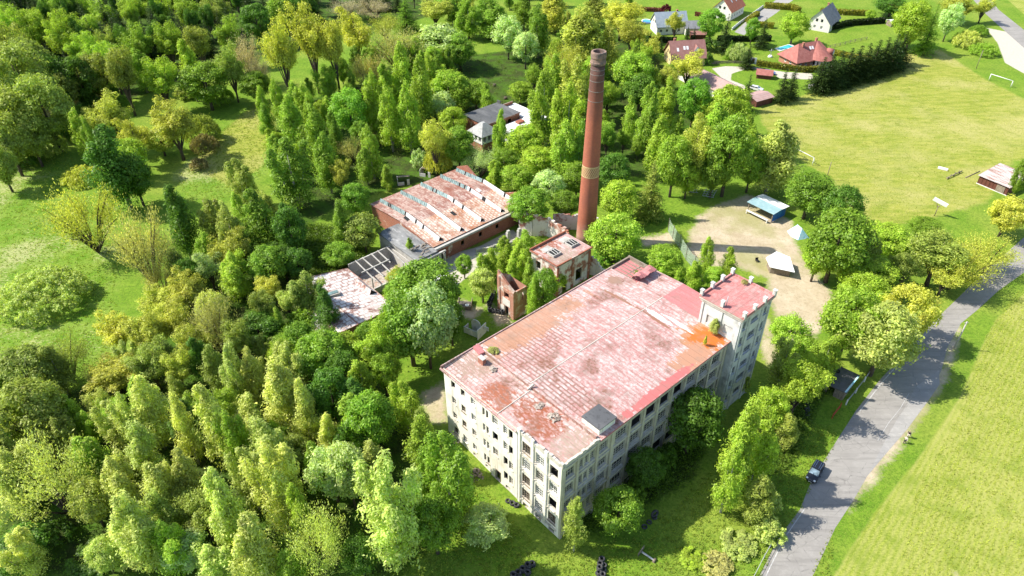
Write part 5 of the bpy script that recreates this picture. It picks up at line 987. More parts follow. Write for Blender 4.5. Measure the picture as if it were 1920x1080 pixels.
def shed():
    root = empty('patched_shed', site(2.6, 60.2) + (0,), FA, 'low wide shed whose red roof is patched with scaly white sheets', 'shed')
    off = (2.6, 60.2, 0)
    zf = lambda v: 4.3 - .14 * abs(v - 2.8)
    out = [(-1.9, 75.4), (2.8, 81.3), (12.4, 80.0), (12.4, 61.0), (2.8, 60.0), (-5.1, 61.6)]
    b = MB(off)
    for poly in ([(-5.1, 61.6), (-1.9, 75.4), (2.8, 81.3), (2.8, 60.0)], [(2.8, 60.0), (2.8, 81.3), (12.4, 80.0), (12.4, 61.0)]):
        b.face([(p[0], p[1], zf(p[0])) for p in poly][::-1])
    rf = b.build('roof', M['roof_shed'], root)
    b = MB(off)
    for p, q in zip(out, out[1:] + out[:1]): b.face([(p[0], p[1], -.3), (q[0], q[1], -.3), (q[0], q[1], zf(q[0]) - .1), (p[0], p[1], zf(p[0]) - .1)])
    b.build('wall', M['brick'], root)
    b = MB(off)
    for p, q in zip(out, out[1:] + out[:1]): b.beam((p[0], p[1], zf(p[0]) + .02), (q[0], q[1], zf(q[0]) + .02), .18, .14)
    b.beam((2.8, 60, 4.36), (2.8, 81.2, 4.36), .25, .08)
    b.build('roof_edge', M['roof_hall_red'], rf)
    b = MB(off); b.prism([(-.3, 72.7), (.0, 74.2), (5.7, 72.6), (5.4, 71.1)][::-1], [3.6] * 4, [zf(-.3) + .5, zf(0) + .5, zf(5.6) + .75, zf(5.6) + .75][::-1]); sk = b.build('skylight', M['concrete'], rf)
    b = MB(off); b.face([(.0, 72.9, zf(0) + .56), (5.2, 71.5, zf(5.2) + .80), (5.4, 72.4, zf(5.2) + .80), (.2, 73.9, zf(0) + .56)]); b.build('pane', M['pane_teal'], sk)
    b = MB(off)
    b.face([(10.6, 74.0, zf(10.6)), (10.6, 68.0, zf(10.6)), (11.1, 68.0, zf(11) + 1.1), (11.1, 74.0, zf(11) + 1.1)]); b.face([(11.1, 74.0, zf(11) + 1.1), (11.1, 68.0, zf(11) + 1.1), (12.4, 68, zf(12.4)), (12.4, 74, zf(12.4))]); b.face([(10.6, 68, zf(10.6)), (11.1, 68, zf(11) + 1.1), (12.4, 68, zf(12.4))], 1)
    b.build('skylight', [M['roof_shed'], M['dark']], rf)
shed()

# ------------------------------------------------------------------ boiler house and ruins
def boiler():
    v0, v1, u0, u1 = 42.8, 53.4, 43.6, 51.6
    root = empty('boiler_house', site(v0, u0) + (0,), FA, 'ruined brick block with a flat pink roof and two open roof lights by the chimney', 'ruin')
    off = (v0, u0, 0); b = MB(off)
    facade(b, (v0, u0), (1, 0), v1 - v0, -.3, 8.0, [(2, 3.4, 0, 2.6), (6.2, 8.2, 1.0, 4.2)], (0, -1), .35); facade(b, (v0, u0), (0, 1), u1 - u0, -.3, 8.0, [(1.2, 2.6, 4.5, 6.5), (5, 6.4, 4.5, 6.5)], (-1, 0), .35)
    facade(b, (v1, u0), (0, 1), u1 - u0, -.3, 8, [], (1, 0)); facade(b, (v0, u1), (1, 0), v1 - v0, -.3, 8, [], (0, 1))
    b.build('wall', M['brick_white'], root)
    b = MB(off)
    for v in (v0 + .3, v0 + 5.0, v1 - .3): b.box(v - .3, v + .3, u0 - .22, u0, -.3, 7.6)
    b.build('pilaster', M['brick'], root)
    b = MB(off); b.box(v0 - .3, v1 + .3, u0 - .3, u1 + .3, 8.002, 8.2); r = b.build('roof', M['roof_strip'], root)
    b = MB(off); b.box(v0 - .3, v1 + .3, u1 + .02, u1 + .3, 8.2, 8.75); b.box(v0 - .3, v0 - .05, u0 - .3, u1 + .02, 8.2, 8.45); b.box(v0 - .05, v1 + .3, u0 - .3, u0 - .05, 8.2, 8.4); b.build('parapet', M['brick'], r)
    for c in (44.6, 50.2):
        b = MB(off); b.box(c - .2, c + 2.2, u0 + 2.6, u0 + 4.8, 8.2, 8.75); k = b.build('roof_light', M['concrete'], r)
        b = MB(off); b.box(c, c + 2.0, u0 + 2.8, u0 + 4.6, 8.752, 8.77); b.build('pane', M['dark'], k)  # black slab stands in for the dark inside the open roof light
        b = MB(off)
        for q in (.6, 1.3): b.beam((c + q, u0 + 2.8, 8.80), (c + q + .2, u0 + 4.6, 8.80), .08, .06)
        b.build('glazing_bar', M['white_wood'], k)
        b = MB(off); b.prism([(c - .2, u0 + 5.1), (c + 2.2, u0 + 5.1), (c + 2.2, u0 + 7.0), (c - .2, u0 + 7.0)], 8.2, [8.6, 8.6, 8.3, 8.3]); b.build('lifted_lid', M['concrete'], r)
boiler()
def ragged(name, pts, tops, th, mat, label, seed, windows=0, cat='ruined wall'):
    """free-standing broken wall along pts (site v,u) with a ragged crest"""
    rr = random.Random(seed); b = MB(pts[0] + (0,))
    for (p, q), (ta, tb) in zip(zip(pts[:-1], pts[1:]), zip(tops[:-1], tops[1:])):
        L = math.hypot(q[0] - p[0], q[1] - p[1]); n = max(2, int(L / .7)); d = ((q[0] - p[0]) / L, (q[1] - p[1]) / L); nn = (-d[1] * th / 2, d[0] * th / 2)
        for i in range(n):
            a, c = i / n, (i + 1) / n
            z = ta + (tb - ta) * (a + c) / 2 + rr.uniform(-.28, .28)
            x0, y0, x1, y1 = p[0] + d[0] * L * a, p[1] + d[1] * L * a, p[0] + d[0] * L * c, p[1] + d[1] * L * c
            zb = -.3
            b.prism([(x0 - nn[0], y0 - nn[1]), (x1 - nn[0], y1 - nn[1]), (x1 + nn[0], y1 + nn[1]), (x0 + nn[0], y0 + nn[1])], zb, z)
    o = b.build(name, mat, None, label, cat, None, None, site(*pts[0]) + (0,)); o.rotation_euler = (0, 0, FA); return o
ragged('ruined_wall', [(54.8, 68.6), (56.0, 65.1), (58.8, 62.6), (58.9, 56.5)], [6.5, 6.2, 5.2, 4.8], .5, M['brick_white'], 'curved broken wall with white plaster and arched niches beyond the birch thicket', 1)
ragged('ruined_wall', [(58.9, 56.2), (56.2, 51.9)], [4.6, 3.0], .5, M['brick_white'], 'short broken wall stepping down to the foot of the chimney', 2)
ragged('ruined_wall', [(53.8, 46.0), (55.2, 43.0), (55.0, 38.5)], [6.8, 4.0, 2.0], .5, M['brick_white'], 'sloping white plastered wall stub falling from the boiler house towards the factory', 3)
ragged('ruined_wall', [(41.0, 69.0), (46.0, 66.0), (54.0, 64.0)], [1.0, 1.3, 1.6], .5, M['concrete'], 'knee-high broken concrete wall along the edge of the birch thicket', 4)
ragged('ruined_wall', [(62.0, 64.0), (68.0, 58.0), (70.5, 52.0)], [4.2, 4.2, 4.0], .5, M['brick_white'], 'long pale brick wall hidden by trees behind the ruins', 5)
ragged('ruined_wall', [(33.5, 49.5), (36.5, 52.5)], [1.2, .6], .5, M['concrete'], 'low white kerb wall in front of the brick gatehouse', 6)
for k, (pv, pu, lb) in enumerate([(49.0, 66.3, 'single grey masonry pier standing beyond the thicket, the one nearer the hall'), (51.6, 65.2, 'single grey masonry pier beside the curved broken wall')]):
    b = MB(); b.box(-.45, .45, -.35, .35, -.3, 3.4); b.box(-.3, .4, -.3, .25, 3.402, 3.9); o = b.build('masonry_pier', M['concrete'], None, lb, 'pier', None, None, site(pv, pu) + (0,), FA)
def gatehouse():
    v0, v1, u0, u1 = 30.4, 34.2, 43.7, 48.8
    root = empty('brick_gatehouse', site(v0, u0) + (0,), FA, 'roofless red brick gatehouse stub with a stepped gable, a dark doorway and a window above', 'ruin')
    off = (v0, u0, 0); b = MB(off)
    facade(b, (v0, u0), (0, 1), 5.1, -.3, 7.4, [(1.7, 3.0, -.1, 2.4), (1.6, 3.1, 4.6, 6.0)], (-1, 0), .45)
    n = 30
    for i in range(n):
        y0 = u0 + 5.1 * i / n; y1 = u0 + 5.1 * (i + 1) / n; h = 7.4 + 3.0 * ((i + .6) / n) ** 1.2
        b.box(v0, v0 + .45, y0, y1, 7.402, h)
    facade(b, (v0 + .45, u0), (1, 0), v1 - v0 - .45, -.3, 7.2, [(1.8, 2.3, 4.2, 6.2)], (0, -1), .4)
    b.face([(v0, u0, -.3), (v0 + .45, u0, -.3), (v0 + .45, u0, 7.4), (v0, u0, 7.4)])
    b.face([(v0, u1, -.3), (v1, u1, -.3), (v1, u1, 7.4), (v0, u1, 9.8)]); b.face([(v1, u0, -.3), (v1, u1, -.3), (v1, u1, 7.0), (v1, u0, 7.0)])
    b.face([(v0 + .45, u0 + .4, 7.2), (v1, u0 + .4, 7.0), (v1, u0, 7.0), (v0 + .45, u0, 7.2)])
    b.build('wall', M['brick_pale'], root)
    b = MB(off); b.box(v0 - .14, v0, u0, u0 + .6, -.3, 7.2); b.box(v0 - .14, v0, u0 + 4.3, u1, -.3, 9.4); b.box(v0 - .1, v0, u0 + .602, u0 + 4.298, 6.5, 6.8); b.build('pilaster', M['brick_pale'], root)
    b = MB(off); b.box(v0 - .05, v0 - .002, u0 + 1.2, u0 + 3.5, 2.6, 4.4); b.box(v0 - .05, v0 - .002, u0 + 3.1, u0 + 4.29, -.3, 2.0); b.build('white_plaster', M['white_wood'], root)
    b = MB(off); b.face([(v0 + .5, u0 + .2, 0), (v0 + .5, u1, 0), (v0 + .5, u1, 3), (v0 + .5, u0 + .2, 3)]); b.build('doorway', M['dark'], root)
gatehouse()
def far_block():
    v0, v1, u0, u1 = 81.4, 95.3, 112.7, 123.0
    root = empty('flat_roofed_block', site(v0, u0) + (0,), FA, 'flat grey-roofed brick block with a white terrace and a small hipped corner turret among trees', 'building')
    off = (v0, u0, 0); b = MB(off)
    facade(b, (v0, u0), (1, 0), v1 - v0, -.3, 5.8, [(3, 4.5, 3.2, 5), (6, 7.5, 3.2, 5), (9, 10.5, 3.2, 5)], (0, -1), .3); facade(b, (v0, u0), (0, 1), u1 - u0, -.3, 5.8, [], (-1, 0)); facade(b, (v1, u0), (0, 1), u1 - u0, -.3, 5.8, [], (1, 0)); facade(b, (v0, u1), (1, 0), v1 - v0, -.3, 5.8, [], (0, 1))
    b.build('wall', M['brick'], root)
    b = MB(off); b.box(v0 - .3, v1 + .3, u0 - .3, u1 + .3, 5.802, 6.0); b.box(v1, v1 + .28, u1 - 1.2, u1 + .3, 6.002, 6.8); b.build('roof', M['tar'], root)
    b = MB(off); b.box(v0 - .3, v1 + .3, u0 - .36, u0 - .302, 5.7, 6.06); b.build('roof_edge', M['roof_hall_red'], root)
    b = MB(off); b.box(v1 + .35, v1 + 6.2, u0 - 6.2, u1 - 1.4, -.3, 4.6); b.box(v0 + 4.5, v1 + .34, u0 - 6.2, u0 - 1.2, -.3, 4.4); b.build('terrace', M['white'], root)
    b = MB(off); b.box(v1 + .4, v1 + 5.0, u1 - 1.7, u1 - 1.4, 4.602, 5.6); b.box(v0 + 10, v0 + 12.5, u0 - 4, u0 - 2.4, 4.402, 5.0); b.build('terrace_wall', M['brick'], root)
    # turret
    tv, tu, s = 79.2, 111.2, 3.0
    b = MB(off)
    facade(b, (tv - s, tu - s), (1, 0), 2 * s, 2.6, 5.2, [(.5, 1.7, 3.2, 4.7), (2.3, 3.5, 3.2, 4.7), (4.2, 5.4, 3.2, 4.7)], (0, -1), .25); facade(b, (tv - s, tu - s), (0, 1), 2 * s, 2.6, 5.2, [(.5, 1.6, 3.2, 4.7), (2.3, 3.4, 3.2, 4.7), (4.2, 5.3, 3.2, 4.7)], (-1, 0), .25)
    b.face([(tv + s, tu - s, -.3), (tv + s, tu + s, -.3), (tv + s, tu + s, 5.2), (tv + s, tu - s, 5.2)]); b.face([(tv - s, tu + s, -.3), (tv + s, tu + s, -.3), (tv + s, tu + s, 5.2), (tv - s, tu + s, 5.2)])
    b.face([(tv - s + .3, tu - s + .3, 3), (tv + s, tu - s + .3, 3), (tv + s, tu + s, 3), (tv - s + .3, tu + s, 3)])
    b.build('turret_wall', M['white_wood'], root); b = MB(off); b.box(tv - s + .2, tv + s, tu - s + .2, tu + s, -.3, 2.59); b.build('turret_base', M['brick'], root)
    b = MB(off); q = s + .5; A = [(tv - q, tu - q), (tv + q, tu - q), (tv + q, tu + q), (tv - q, tu + q)]; k = .55
    T = [(tv - k, tu - k), (tv + k, tu - k), (tv + k, tu + k), (tv - k, tu + k)]
    for i in range(4): j = (i + 1) % 4; b.face([A[i] + (5.2,), A[j] + (5.2,), T[j] + (8.0,), T[i] + (8.0,)])
    b.face([p + (8.0,) for p in T]); b.face([p + (5.2,) for p in A][::-1]); b.build('turret_roof', M['felt_pale'], root)
far_block()

# ------------------------------------------------------------------ village houses
def house(name, loc, rz, L, Wd, he, hr, wall, roof, label, over=.5, hip=0.0, chim=(), wins=True, gable=None, cat='house', skylights=()):
    """gabled (hip=0) or hipped house; ridge along local x, centred"""
    root = empty(name, loc, rz, label, cat)
    b = MB(); x0, x1, y0, y1 = -L / 2, L / 2, -Wd / 2, Wd / 2
    opsF = [(a, a + 1.1, 1.0, 2.3) for a in np.arange(1.2, L - 1.6, 2.6)] if wins else []
    opsG = [(Wd / 2 - 2.0, Wd / 2 - .9, 1.0, 2.3), (Wd / 2 + .9, Wd / 2 + 2.0, 1.0, 2.3)] if wins and Wd > 5 else []
    facade(b, (x0, y0), (1, 0), L, -.2, he, opsF, (0, -1), .15); facade(b, (x0, y1), (1, 0), L, -.2, he, opsF, (0, 1), .15)
    facade(b, (x0, y0), (0, 1), Wd, -.2, he, opsG, (-1, 0), .15); facade(b, (x1, y0), (0, 1), Wd, -.2, he, opsG, (1, 0), .15)
    if hip == 0:
        for xx in (x0, x1): b.face([(xx, y0, he), (xx, y1, he), (xx, 0, hr - .05)])
    b.build('wall', wall, root)
    if wins:
        for (o, ux, n, ops) in (((x0, y0), (1, 0), (0, -1), opsF), ((x0, y0), (0, 1), (-1, 0), opsG), ((x1, y0), (0, 1), (1, 0), opsG), ((x0, y1), (1, 0), (0, 1), opsF)):
            for a, c, zb, zt in ops: window(root, o, ux, n, a, c, zb, zt, 2, 1, fm=M['white'], keep=1.0, dep=.1, bar=.1, sill=False)
        if hip == 0 and hr - he > 2.5:
            for xx, nn in ((x0, -1), (x1, 1)):
                b = MB(); b.box(min(xx, xx + nn * .06), max(xx, xx + nn * .06), -1.5, -.6, he + .5, he + 1.6); b.box(min(xx, xx + nn * .06), max(xx, xx + nn * .06), .6, 1.5, he + .5, he + 1.6); b.build('gable_window', M['pane'], root)
    b = MB(); o = over; sl = (hr - he) / (Wd / 2); ze = he - o * sl; hx = L / 2 + o - hip
    th = .16
    for dz, fl in ((th, False), (0, True)):
        E = lambda x, y, z: (x, y, z + dz)
        f1 = [E(-L / 2 - o, y0 - o, ze), E(L / 2 + o, y0 - o, ze), E(hx, 0, hr), E(-hx, 0, hr)]
        f2 = [E(L / 2 + o, y1 + o, ze), E(-L / 2 - o, y1 + o, ze), E(-hx, 0, hr), E(hx, 0, hr)]
        for ff in (f1, f2): b.face(ff[::-1] if fl else ff)
        if hip:
            for ff in ([E(L / 2 + o, y0 - o, ze), E(L / 2 + o, y1 + o, ze), E(hx, 0, hr)], [E(-L / 2 - o, y1 + o, ze), E(-L / 2 - o, y0 - o, ze), E(-hx, 0, hr)]): b.face(ff[::-1] if fl else ff)
    rim = [(-L / 2 - o, y0 - o), (L / 2 + o, y0 - o), (L / 2 + o, y1 + o), (-L / 2 - o, y1 + o)]
    for i in range(4):
        p, q = rim[i], rim[(i + 1) % 4]
        if hip or i in (0, 2): b.face([p + (ze,), q + (ze,), q + (ze + th,), p + (ze + th,)])
        else:
            b.face([p + (ze,), (p[0], 0, hr), (p[0], 0, hr + th), p + (ze + th,)]); b.face([(p[0], 0, hr), q + (ze,), q + (ze + th,), (p[0], 0, hr + th)])
    rf = b.build('roof', roof, root)
    for cx, cy, ch in chim:
        b = MB(); b.box(cx - .35, cx + .35, cy - .35, cy + .35, hr - 1.8, hr + ch); b.box(cx - .42, cx + .42, cy - .42, cy + .42, hr + ch + .002, hr + ch + .15); b.build('chimney', M['brick_house'], rf)
    for sx, sy in skylights:
        z = hr - abs(sy) * sl + th + .05; d = sl * .5 * (1 if sy < 0 else -1)
        b = MB(); b.face([(sx - .4, sy - .5, z - d), (sx + .4, sy - .5, z - d), (sx + .4, sy + .5, z + d), (sx - .4, sy + .5, z + d)]); b.build('skylight', M['sheet_white'], rf)
    return root, rf
# big red house with a fan-shaped corner roof
ang = math.atan2(275.2 - 266.9, 104.9 - 108.3) - math.pi / 2
root, rf = house('red_roofed_house', (112.6, 273.0, 0), R(22), 16.5, 10.0, 3.2, 7.6, M['brick_house'], M['tile_red'], 'brick bungalow with a red-brown roof fanning over its rounded corner beside a turquoise pool', .8, 4.2, [(-3.5, -1.0, .6), (4.2, 1.0, .8)], True, skylights=[(-.5, -1.8), (.6, -1.8)])
b = MB(); n = 9; cx, cy, rr_ = 3.2, -4.2, 5.0
for i in range(n):
    a0, a1 = R(190 + 170 * i / n), R(190 + 170 * (i + 1) / n)
    b.face([(cx + rr_ * math.cos(a0), cy + rr_ * math.sin(a0), 3.0), (cx + rr_ * math.cos(a1), cy + rr_ * math.sin(a1), 3.0), (cx, cy + 3.6, 8.0)])
    b.face([(cx + rr_ * math.cos(a0), cy + rr_ * math.sin(a0), 3.0), (cx + rr_ * math.cos(a1), cy + rr_ * math.sin(a1), 3.0), (cx, cy, 2.9)][::-1])
b.build('fan_roof', M['tile_red'], rf)
b = MB(); q = 3.9
for i in range(n):
    a0, a1 = R(190 + 170 * i / n), R(190 + 170 * (i + 1) / n)
    b.face([(cx + q * math.cos(a0), cy + q * math.sin(a0), -.2), (cx + q * math.cos(a1), cy + q * math.sin(a1), -.2), (cx + q * math.cos(a1), cy + q * math.sin(a1), 2.95), (cx + q * math.cos(a0), cy + q * math.sin(a0), 2.95)])
b.build('round_bay', M['wall_white'], root)
b = MB()
for i in range(0, n):
    a = R(198 + 170 * i / n); b.beam((cx + 3.96 * math.cos(a), cy + 3.96 * math.sin(a), .9), (cx + 3.96 * math.cos(a), cy + 3.96 * math.sin(a), 2.3), .9, .06)
b.build('bay_window', M['pane'], root)
b = MB(); b.tube([(6.2, -3.6, 4.6), (7.6, -5.6, 4.6)], [1.3, 1.3], 14); b.build('round_dormer', M['tile_red'], rf)
b = MB(); b.tube([(7.61, -5.61, 4.6), (7.66, -5.69, 4.6)], [1.0, 1.0], 14); b.build('dormer_window', M['white'], rf)
b = MB(); b.tube([(0, -8.0, 0), (0, -8.0, .35)], [2.6, 2.6], 18); b.build('terrace', M['tile_dull'], root)
# the others
r_, rf_ = house('brown_roofed_house', (66.5, 274.0, 0), R(8), 13.0, 9.5, 3.4, 8.2, M['wall_yellow'], M['tile_brown'], 'yellow house under a steep brown tiled roof with a small triangular dormer', .6, 0, [(-4.6, .6, .7)], skylights=[(-1.4, -2.2), (-.2, -2.2), (-4, -2.6)])
b = MB(); b.face([(2.0, -3.6, 5.2), (4.4, -3.6, 5.2), (3.2, -3.6, 7.0)], 1); b.face([(2.0, -3.6, 5.2), (3.2, -3.6, 7.0), (3.2, -1.2, 7.2)], 0); b.face([(3.2, -3.6, 7.0), (4.4, -3.6, 5.2), (3.2, -1.2, 7.2)], 0); b.build('dormer', [M['tile_brown'], M['wall_white']], rf_)
house('long_barn', (70.6, 247.6, 0), R(-62), 25.0, 9.0, 2.8, 4.9, M['wall_white'], M['tile_dull'], 'long low barn with one plain dull brown roof along the pale driveway', .6, 0, (), False, cat='barn')
house('carport', (84.0, 234.5, 0), R(30), 7.5, 6.0, 2.2, 2.9, M['wood_red'], M['tile_dull'], 'small pinkish flat-pitched garage with dark red walls by the pitch corner', .4, 0, (), False, cat='garage')
r_, rf_ = house('grey_roofed_house', (67.0, 311.5, 0), R(8), 13.0, 9.0, 3.6, 8.0, M['wall_white'], M['tile_blue'], 'white house with a blue-grey slate roof beside a round paddling pool', .5, 0, [(3.0, .4, .6)])
house('grey_wing', (77.2, 309.0, 0), R(2), 8.5, 6.5, 3.0, 5.0, M['wall_white'], M['tile_grey'], 'lower white side building with a flat-pitched grey roof behind two clipped conifers', .4, 0, (), False)
house('orange_roofed_house', (97.5, 333.5, 0), R(52), 14.0, 9.0, 4.0, 8.6, M['wall_white'], M['tile_orange'], 'white house with a steep orange-red roof at the upper edge by the street', .5, 0, [(1, .4, .5)], skylights=[(-2, -1.8), (2, -2)])
house('white_gabled_house', (134.5, 316.5, 0), R(53), 13.5, 9.5, 3.4, 8.6, M['wall_white'], M['tile_grey'], 'cream gabled house with a steep dark grey roof behind the long dark hedge', .5, 0, [(3, .4, .6)])
house('garden_shelter', (92.6, 257.4, 0), R(-18), 5.2, 3.4, 1.7, 2.9, M['wood_red'], M['tile_red'], 'little red-roofed woodshed on the grass island in the driveway', .4, 0, (), False, cat='shelter')
house('garden_hut', (166.0, 318.0, 0), R(10), 5.0, 3.6, 2.0, 2.6, M['wood'], M['sheet_white'], 'small pale-roofed garden hut at the end of the dark hedge', .3, 0, (), False, cat='hut')
house('summer_shed', (77.5, 302.0, 0), R(0), 6.0, 3.2, 2.0, 2.9, M['wood_red'], M['tile_brown'], 'narrow brown-roofed shed below the clipped conifers in the garden', .3, 0, (), False, cat='shed')
house('white_hut', (152.0, 281.0, 0), R(10), 2.4, 1.8, 1.3, 1.8, M['white'], M['sheet_white'], 'tiny white hutch in the rough garden behind the hedge row', .2, 0, (), False, cat='hut')
house('pink_hut', (146.0, 269.5, 0), R(20), 2.8, 2.0, 1.2, 1.7, M['wood_red'], M['tile_dull'], 'tiny pink-roofed hutch close behind the dark hedge conifers', .2, 0, (), False, cat='hut')
# pools
def pool(name, pts, water, label):
    root = empty(name, (sum(p[0] for p in pts) / len(pts), sum(p[1] for p in pts) / len(pts), 0), 0, label, 'pool'); o = (root.location.x, root.location.y, 0)
    b = MB(o); c = Vector((o[0], o[1]))
    big = [tuple(c + (Vector(p) - c) * 1.22) for p in pts]; n = len(pts)
    for i in range(n):
        j = (i + 1) % n; b.face([big[i] + (.14,), big[j] + (.14,), tuple(pts[j]) + (.14,), tuple(pts[i]) + (.14,)]); b.face([big[i] + (0,), big[j] + (0,), big[j] + (.14,), big[i] + (.14,)]); b.face([tuple(pts[j]) + (.02,), tuple(pts[i]) + (.02,), tuple(pts[i]) + (.14,), tuple(pts[j]) + (.14,)])
    b.build('rim', M['white'], root); b = MB(o); b.face([tuple(p) + (.06,) for p in pts]); b.build('water', water, root)
pool('swimming_pool', [(106.6, 289.0), (113.0, 293.4), (114.4, 290.9), (107.6, 286.4)], M['pool_water'], 'long turquoise swimming pool with a pale stone rim on the lawn')
pool('paddling_pool', [(60.1 + 2.0 * math.cos(a), 325.3 + 2.6 * math.sin(a)) for a in np.linspace(0, 6.28, 17)[:-1]], M['pool_blue'], 'round blue paddling pool beside the grey roofed house')
# statue, sign, tank
root = empty('garden_statue', (101.2, 279.0, 0), 0, 'dark cross-like statue on a white base in the middle of a lawn', 'statue')
b = MB(); b.tube([(0, 0, 0), (0, 0, .5), (0, 0, .8)], [1.0, .8, .5], 10); b.build('base', M['white'], root)
b = MB(); b.tube([(0, 0, .8), (0, 0, 3.2)], [.16, .1], 6); b.beam((-.9, 0, 2.6), (.9, 0, 2.6), .12, .2); b.build('figure', M['metal'], root)
root = empty('notice_board', (91.4, 268.8, 0), R(-8), 'white framed notice board with a dark red panel on posts by the driveway', 'sign')
b = MB(); b.beam((-.95, 0, 0), (-.95, 0, 1.0), .15, .15); b.beam((.95, 0, 0), (.95, 0, 1.0), .15, .15); b.build('post', M['wood'], root)
b = MB(); b.box(-1.25, 1.25, -.09, .09, .9, 3.3); b.build('board', M['white'], root)
b = MB(); b.box(-.5, .5, -.12, -.092, 1.3, 2.9); b.build('panel', M['wood_red'], root)
root = empty('water_tank', (106.5, 246.1, 0), R(15), 'white water tank on short legs at the edge of the football pitch', 'tank')
b = MB(); b.tube([(-1.3, 0, 1.2), (1.3, 0, 1.2)], [.75, .75], 14); b.build('barrel', M['white'], root)
for sx in (-.8, .8): b = MB(); b.box(sx - .12, sx + .12, -.6, .6, 0, .7); b.build('leg', M['metal'], root)

# ------------------------------------------------------------------ hedges
def hedge(pts, wd, ht, col, label, seed):
    rg = np.random.default_rng(seed)
    o = pts[0]; v = []; 
    b = MB((o[0], o[1], 0))
    for p, q in zip(pts[:-1], pts[1:]):
        d = (Vector(q) - Vector(p)); L = d.length; d.normalize(); n = Vector((-d.y, d.x))
        b.beam((p[0], p[1], ht * .45), (q[0], q[1], ht * .45), wd * .8, ht * .85)
        k = int(L * (wd + ht) * 9)
        for _ in range(k):
            s = rg.uniform(0, L); f = rg.integers(0, 3); a = rg.uniform(-.5, .5) * wd; z = rg.uniform(.1, 1) * ht
            if f == 0: z = ht + rg.uniform(-.15, .1)
            else: a = (.5 if f == 1 else -.5) * wd + rg.uniform(-.12, .12)
            c = Vector((p[0] + d.x * s + n.x * a, p[1] + d.y * s + n.y * a, z)); u = Vector(rg.normal(size=3)).normalized() * .28; w2 = u.cross(Vector(rg.normal(size=3))).normalized() * .2
            b.face([c - u - w2, c + u - w2, c + u + w2, c - u + w2])
    h = b.build('hedge', M['leaf'], None, label, 'hedge', None, 'thing', (o[0], o[1], 0)); h.color = col + (1,)
YG, DG, MG = (.24, .24, .035), (.022, .04, .012), (.10, .14, .02)
hedge([(93.3, 270.2), (101, 266.0), (109.3, 262.6), (117, 264.2)], 1.5, 1.9, (.17, .18, .025), 'trimmed olive hedge between the driveway and the red roofed house', 1)
hedge([(85, 298.5), (96, 298.0), (107, 298.5)], 1.6, 2.0, DG, 'dark green hedge along the upper lawn of the garden with the pool', 2)
hedge([(56.5, 297.5), (67.5, 296.0)], 1.6, 2.2, DG, 'dark clipped hedge below the grey roofed house', 3)
hedge([(133.2, 310.5), (147, 318.5), (163.5, 322)], 1.8, 2.2, DG, 'long dark hedge running past the white gabled house', 4)
hedge([(140, 336), (151, 334), (161.5, 332.5)], 1.8, 2.2, YG, 'long yellow-green hedge behind the white gabled house', 5)
hedge([(117.5, 345), (129, 342), (131, 337)], 2.2, 2.4, YG, 'broad yellow-green hedge at the upper edge by the street', 6)
hedge([(111, 333), (104, 323), (107, 317), (113, 315)], 2.0, 2.0, YG, 'curved yellow-green hedge round the street corner', 7)
hedge([(127, 281.5), (133, 276.5), (140, 272)], 1.6, 1.8, YG, 'yellow-green hedge squeezed between the red house and the dark conifers', 8)
hedge([(50, 345), (60, 341), (70, 339)], 1.4, 1.6, (.20, .085, .06), 'reddish-brown hedge behind the grey roofed house', 9)
hedge([(83, 333.5), (88, 331)], 1.4, 1.6, (.20, .085, .06), 'short reddish-brown hedge piece beside the street garden', 10)
# white balustrade along the street, wooden fence
def fence(name, pts, post_h, rails, pm, rm, label, step=2.5, th=.1, group=None, rail_h=None):
    o = (pts[0][0], pts[0][1], 0); root = empty(name, o, 0, label, 'fence', group)
    for p, q in zip(pts[:-1], pts[1:]):
        d = Vector(q) - Vector(p); n = max(1, int(d.length / step))
        for i in range(n + (q == pts[-1])):
            x_, y_ = p[0] + d.x * i / n, p[1] + d.y * i / n; b = MB(o); b.beam((x_, y_, -.1), (x_, y_, post_h), th * 1.4, th * 1.4); b.build('post', pm, root)
    for h in rails:
        b = MB(o)
        for p, q in zip(pts[:-1], pts[1:]): b.beam((p[0], p[1], h), (q[0], q[1], h), th * .5, rail_h or th)
        b.build('rail', rm, root)
    return root
fence('balustrade', [(94.6, 312.5), (100, 321), (108.5, 333), (117, 345.5)], 1.1, (.35, .95), M['white'], M['white'], 'white balustrade fence along the kerb of the village street', 3.0, .28, None, .55)
fence('wooden_fence', [(76, 271), (83, 272.2), (90, 271.2)], 1.2, (.35, .9), M['wood'], M['wood'], 'low brown wooden fence bordering the driveway lawn', 2.2, .12, None, .4)
fence('garden_fence', [(128, 289), (141, 296.5), (147, 299.5)], 1.2, (.5, 1.1), M['wood'], M['wood'], 'dark garden fence across the rough plot behind the hedge row', 3.0, .12)
fence('road_fence', [(61.6, 93.2), (64.5, 96.2), (67.3, 99.2), (69.8, 101.9)], 1.3, (.7, 1.2), M['white_wood'], M['metal'], 'sagging pale wire fence with posts beside the road near the dark hut', 3.6, .14, None, .05)
fence('lower_fence', [(34.9, 58.2), (37.6, 61.8), (40.6, 65.6)], 1.2, (.6, 1.1), M['metal'], M['metal'], 'thin metal fence by the lower roadside bushes', 2.4, .07, None, .05)
root = empty('field_gate', (57.8, 89.8, 0), math.atan2(2.6, 2.4), 'low red metal gate at the driveway mouth off the road', 'gate')
b = MB()
for z in (.3, .6, .9, 1.2): b.beam((0, 0, z), (3.4, 0, z), .06, .09)
b.build('bar', M['red_paint'], root)
b = MB()
for xx in (0, 3.4): b.beam((xx, 0, 0), (xx, 0, 1.4), .14, .14)
b.build('gate_post', M['red_paint'], root)
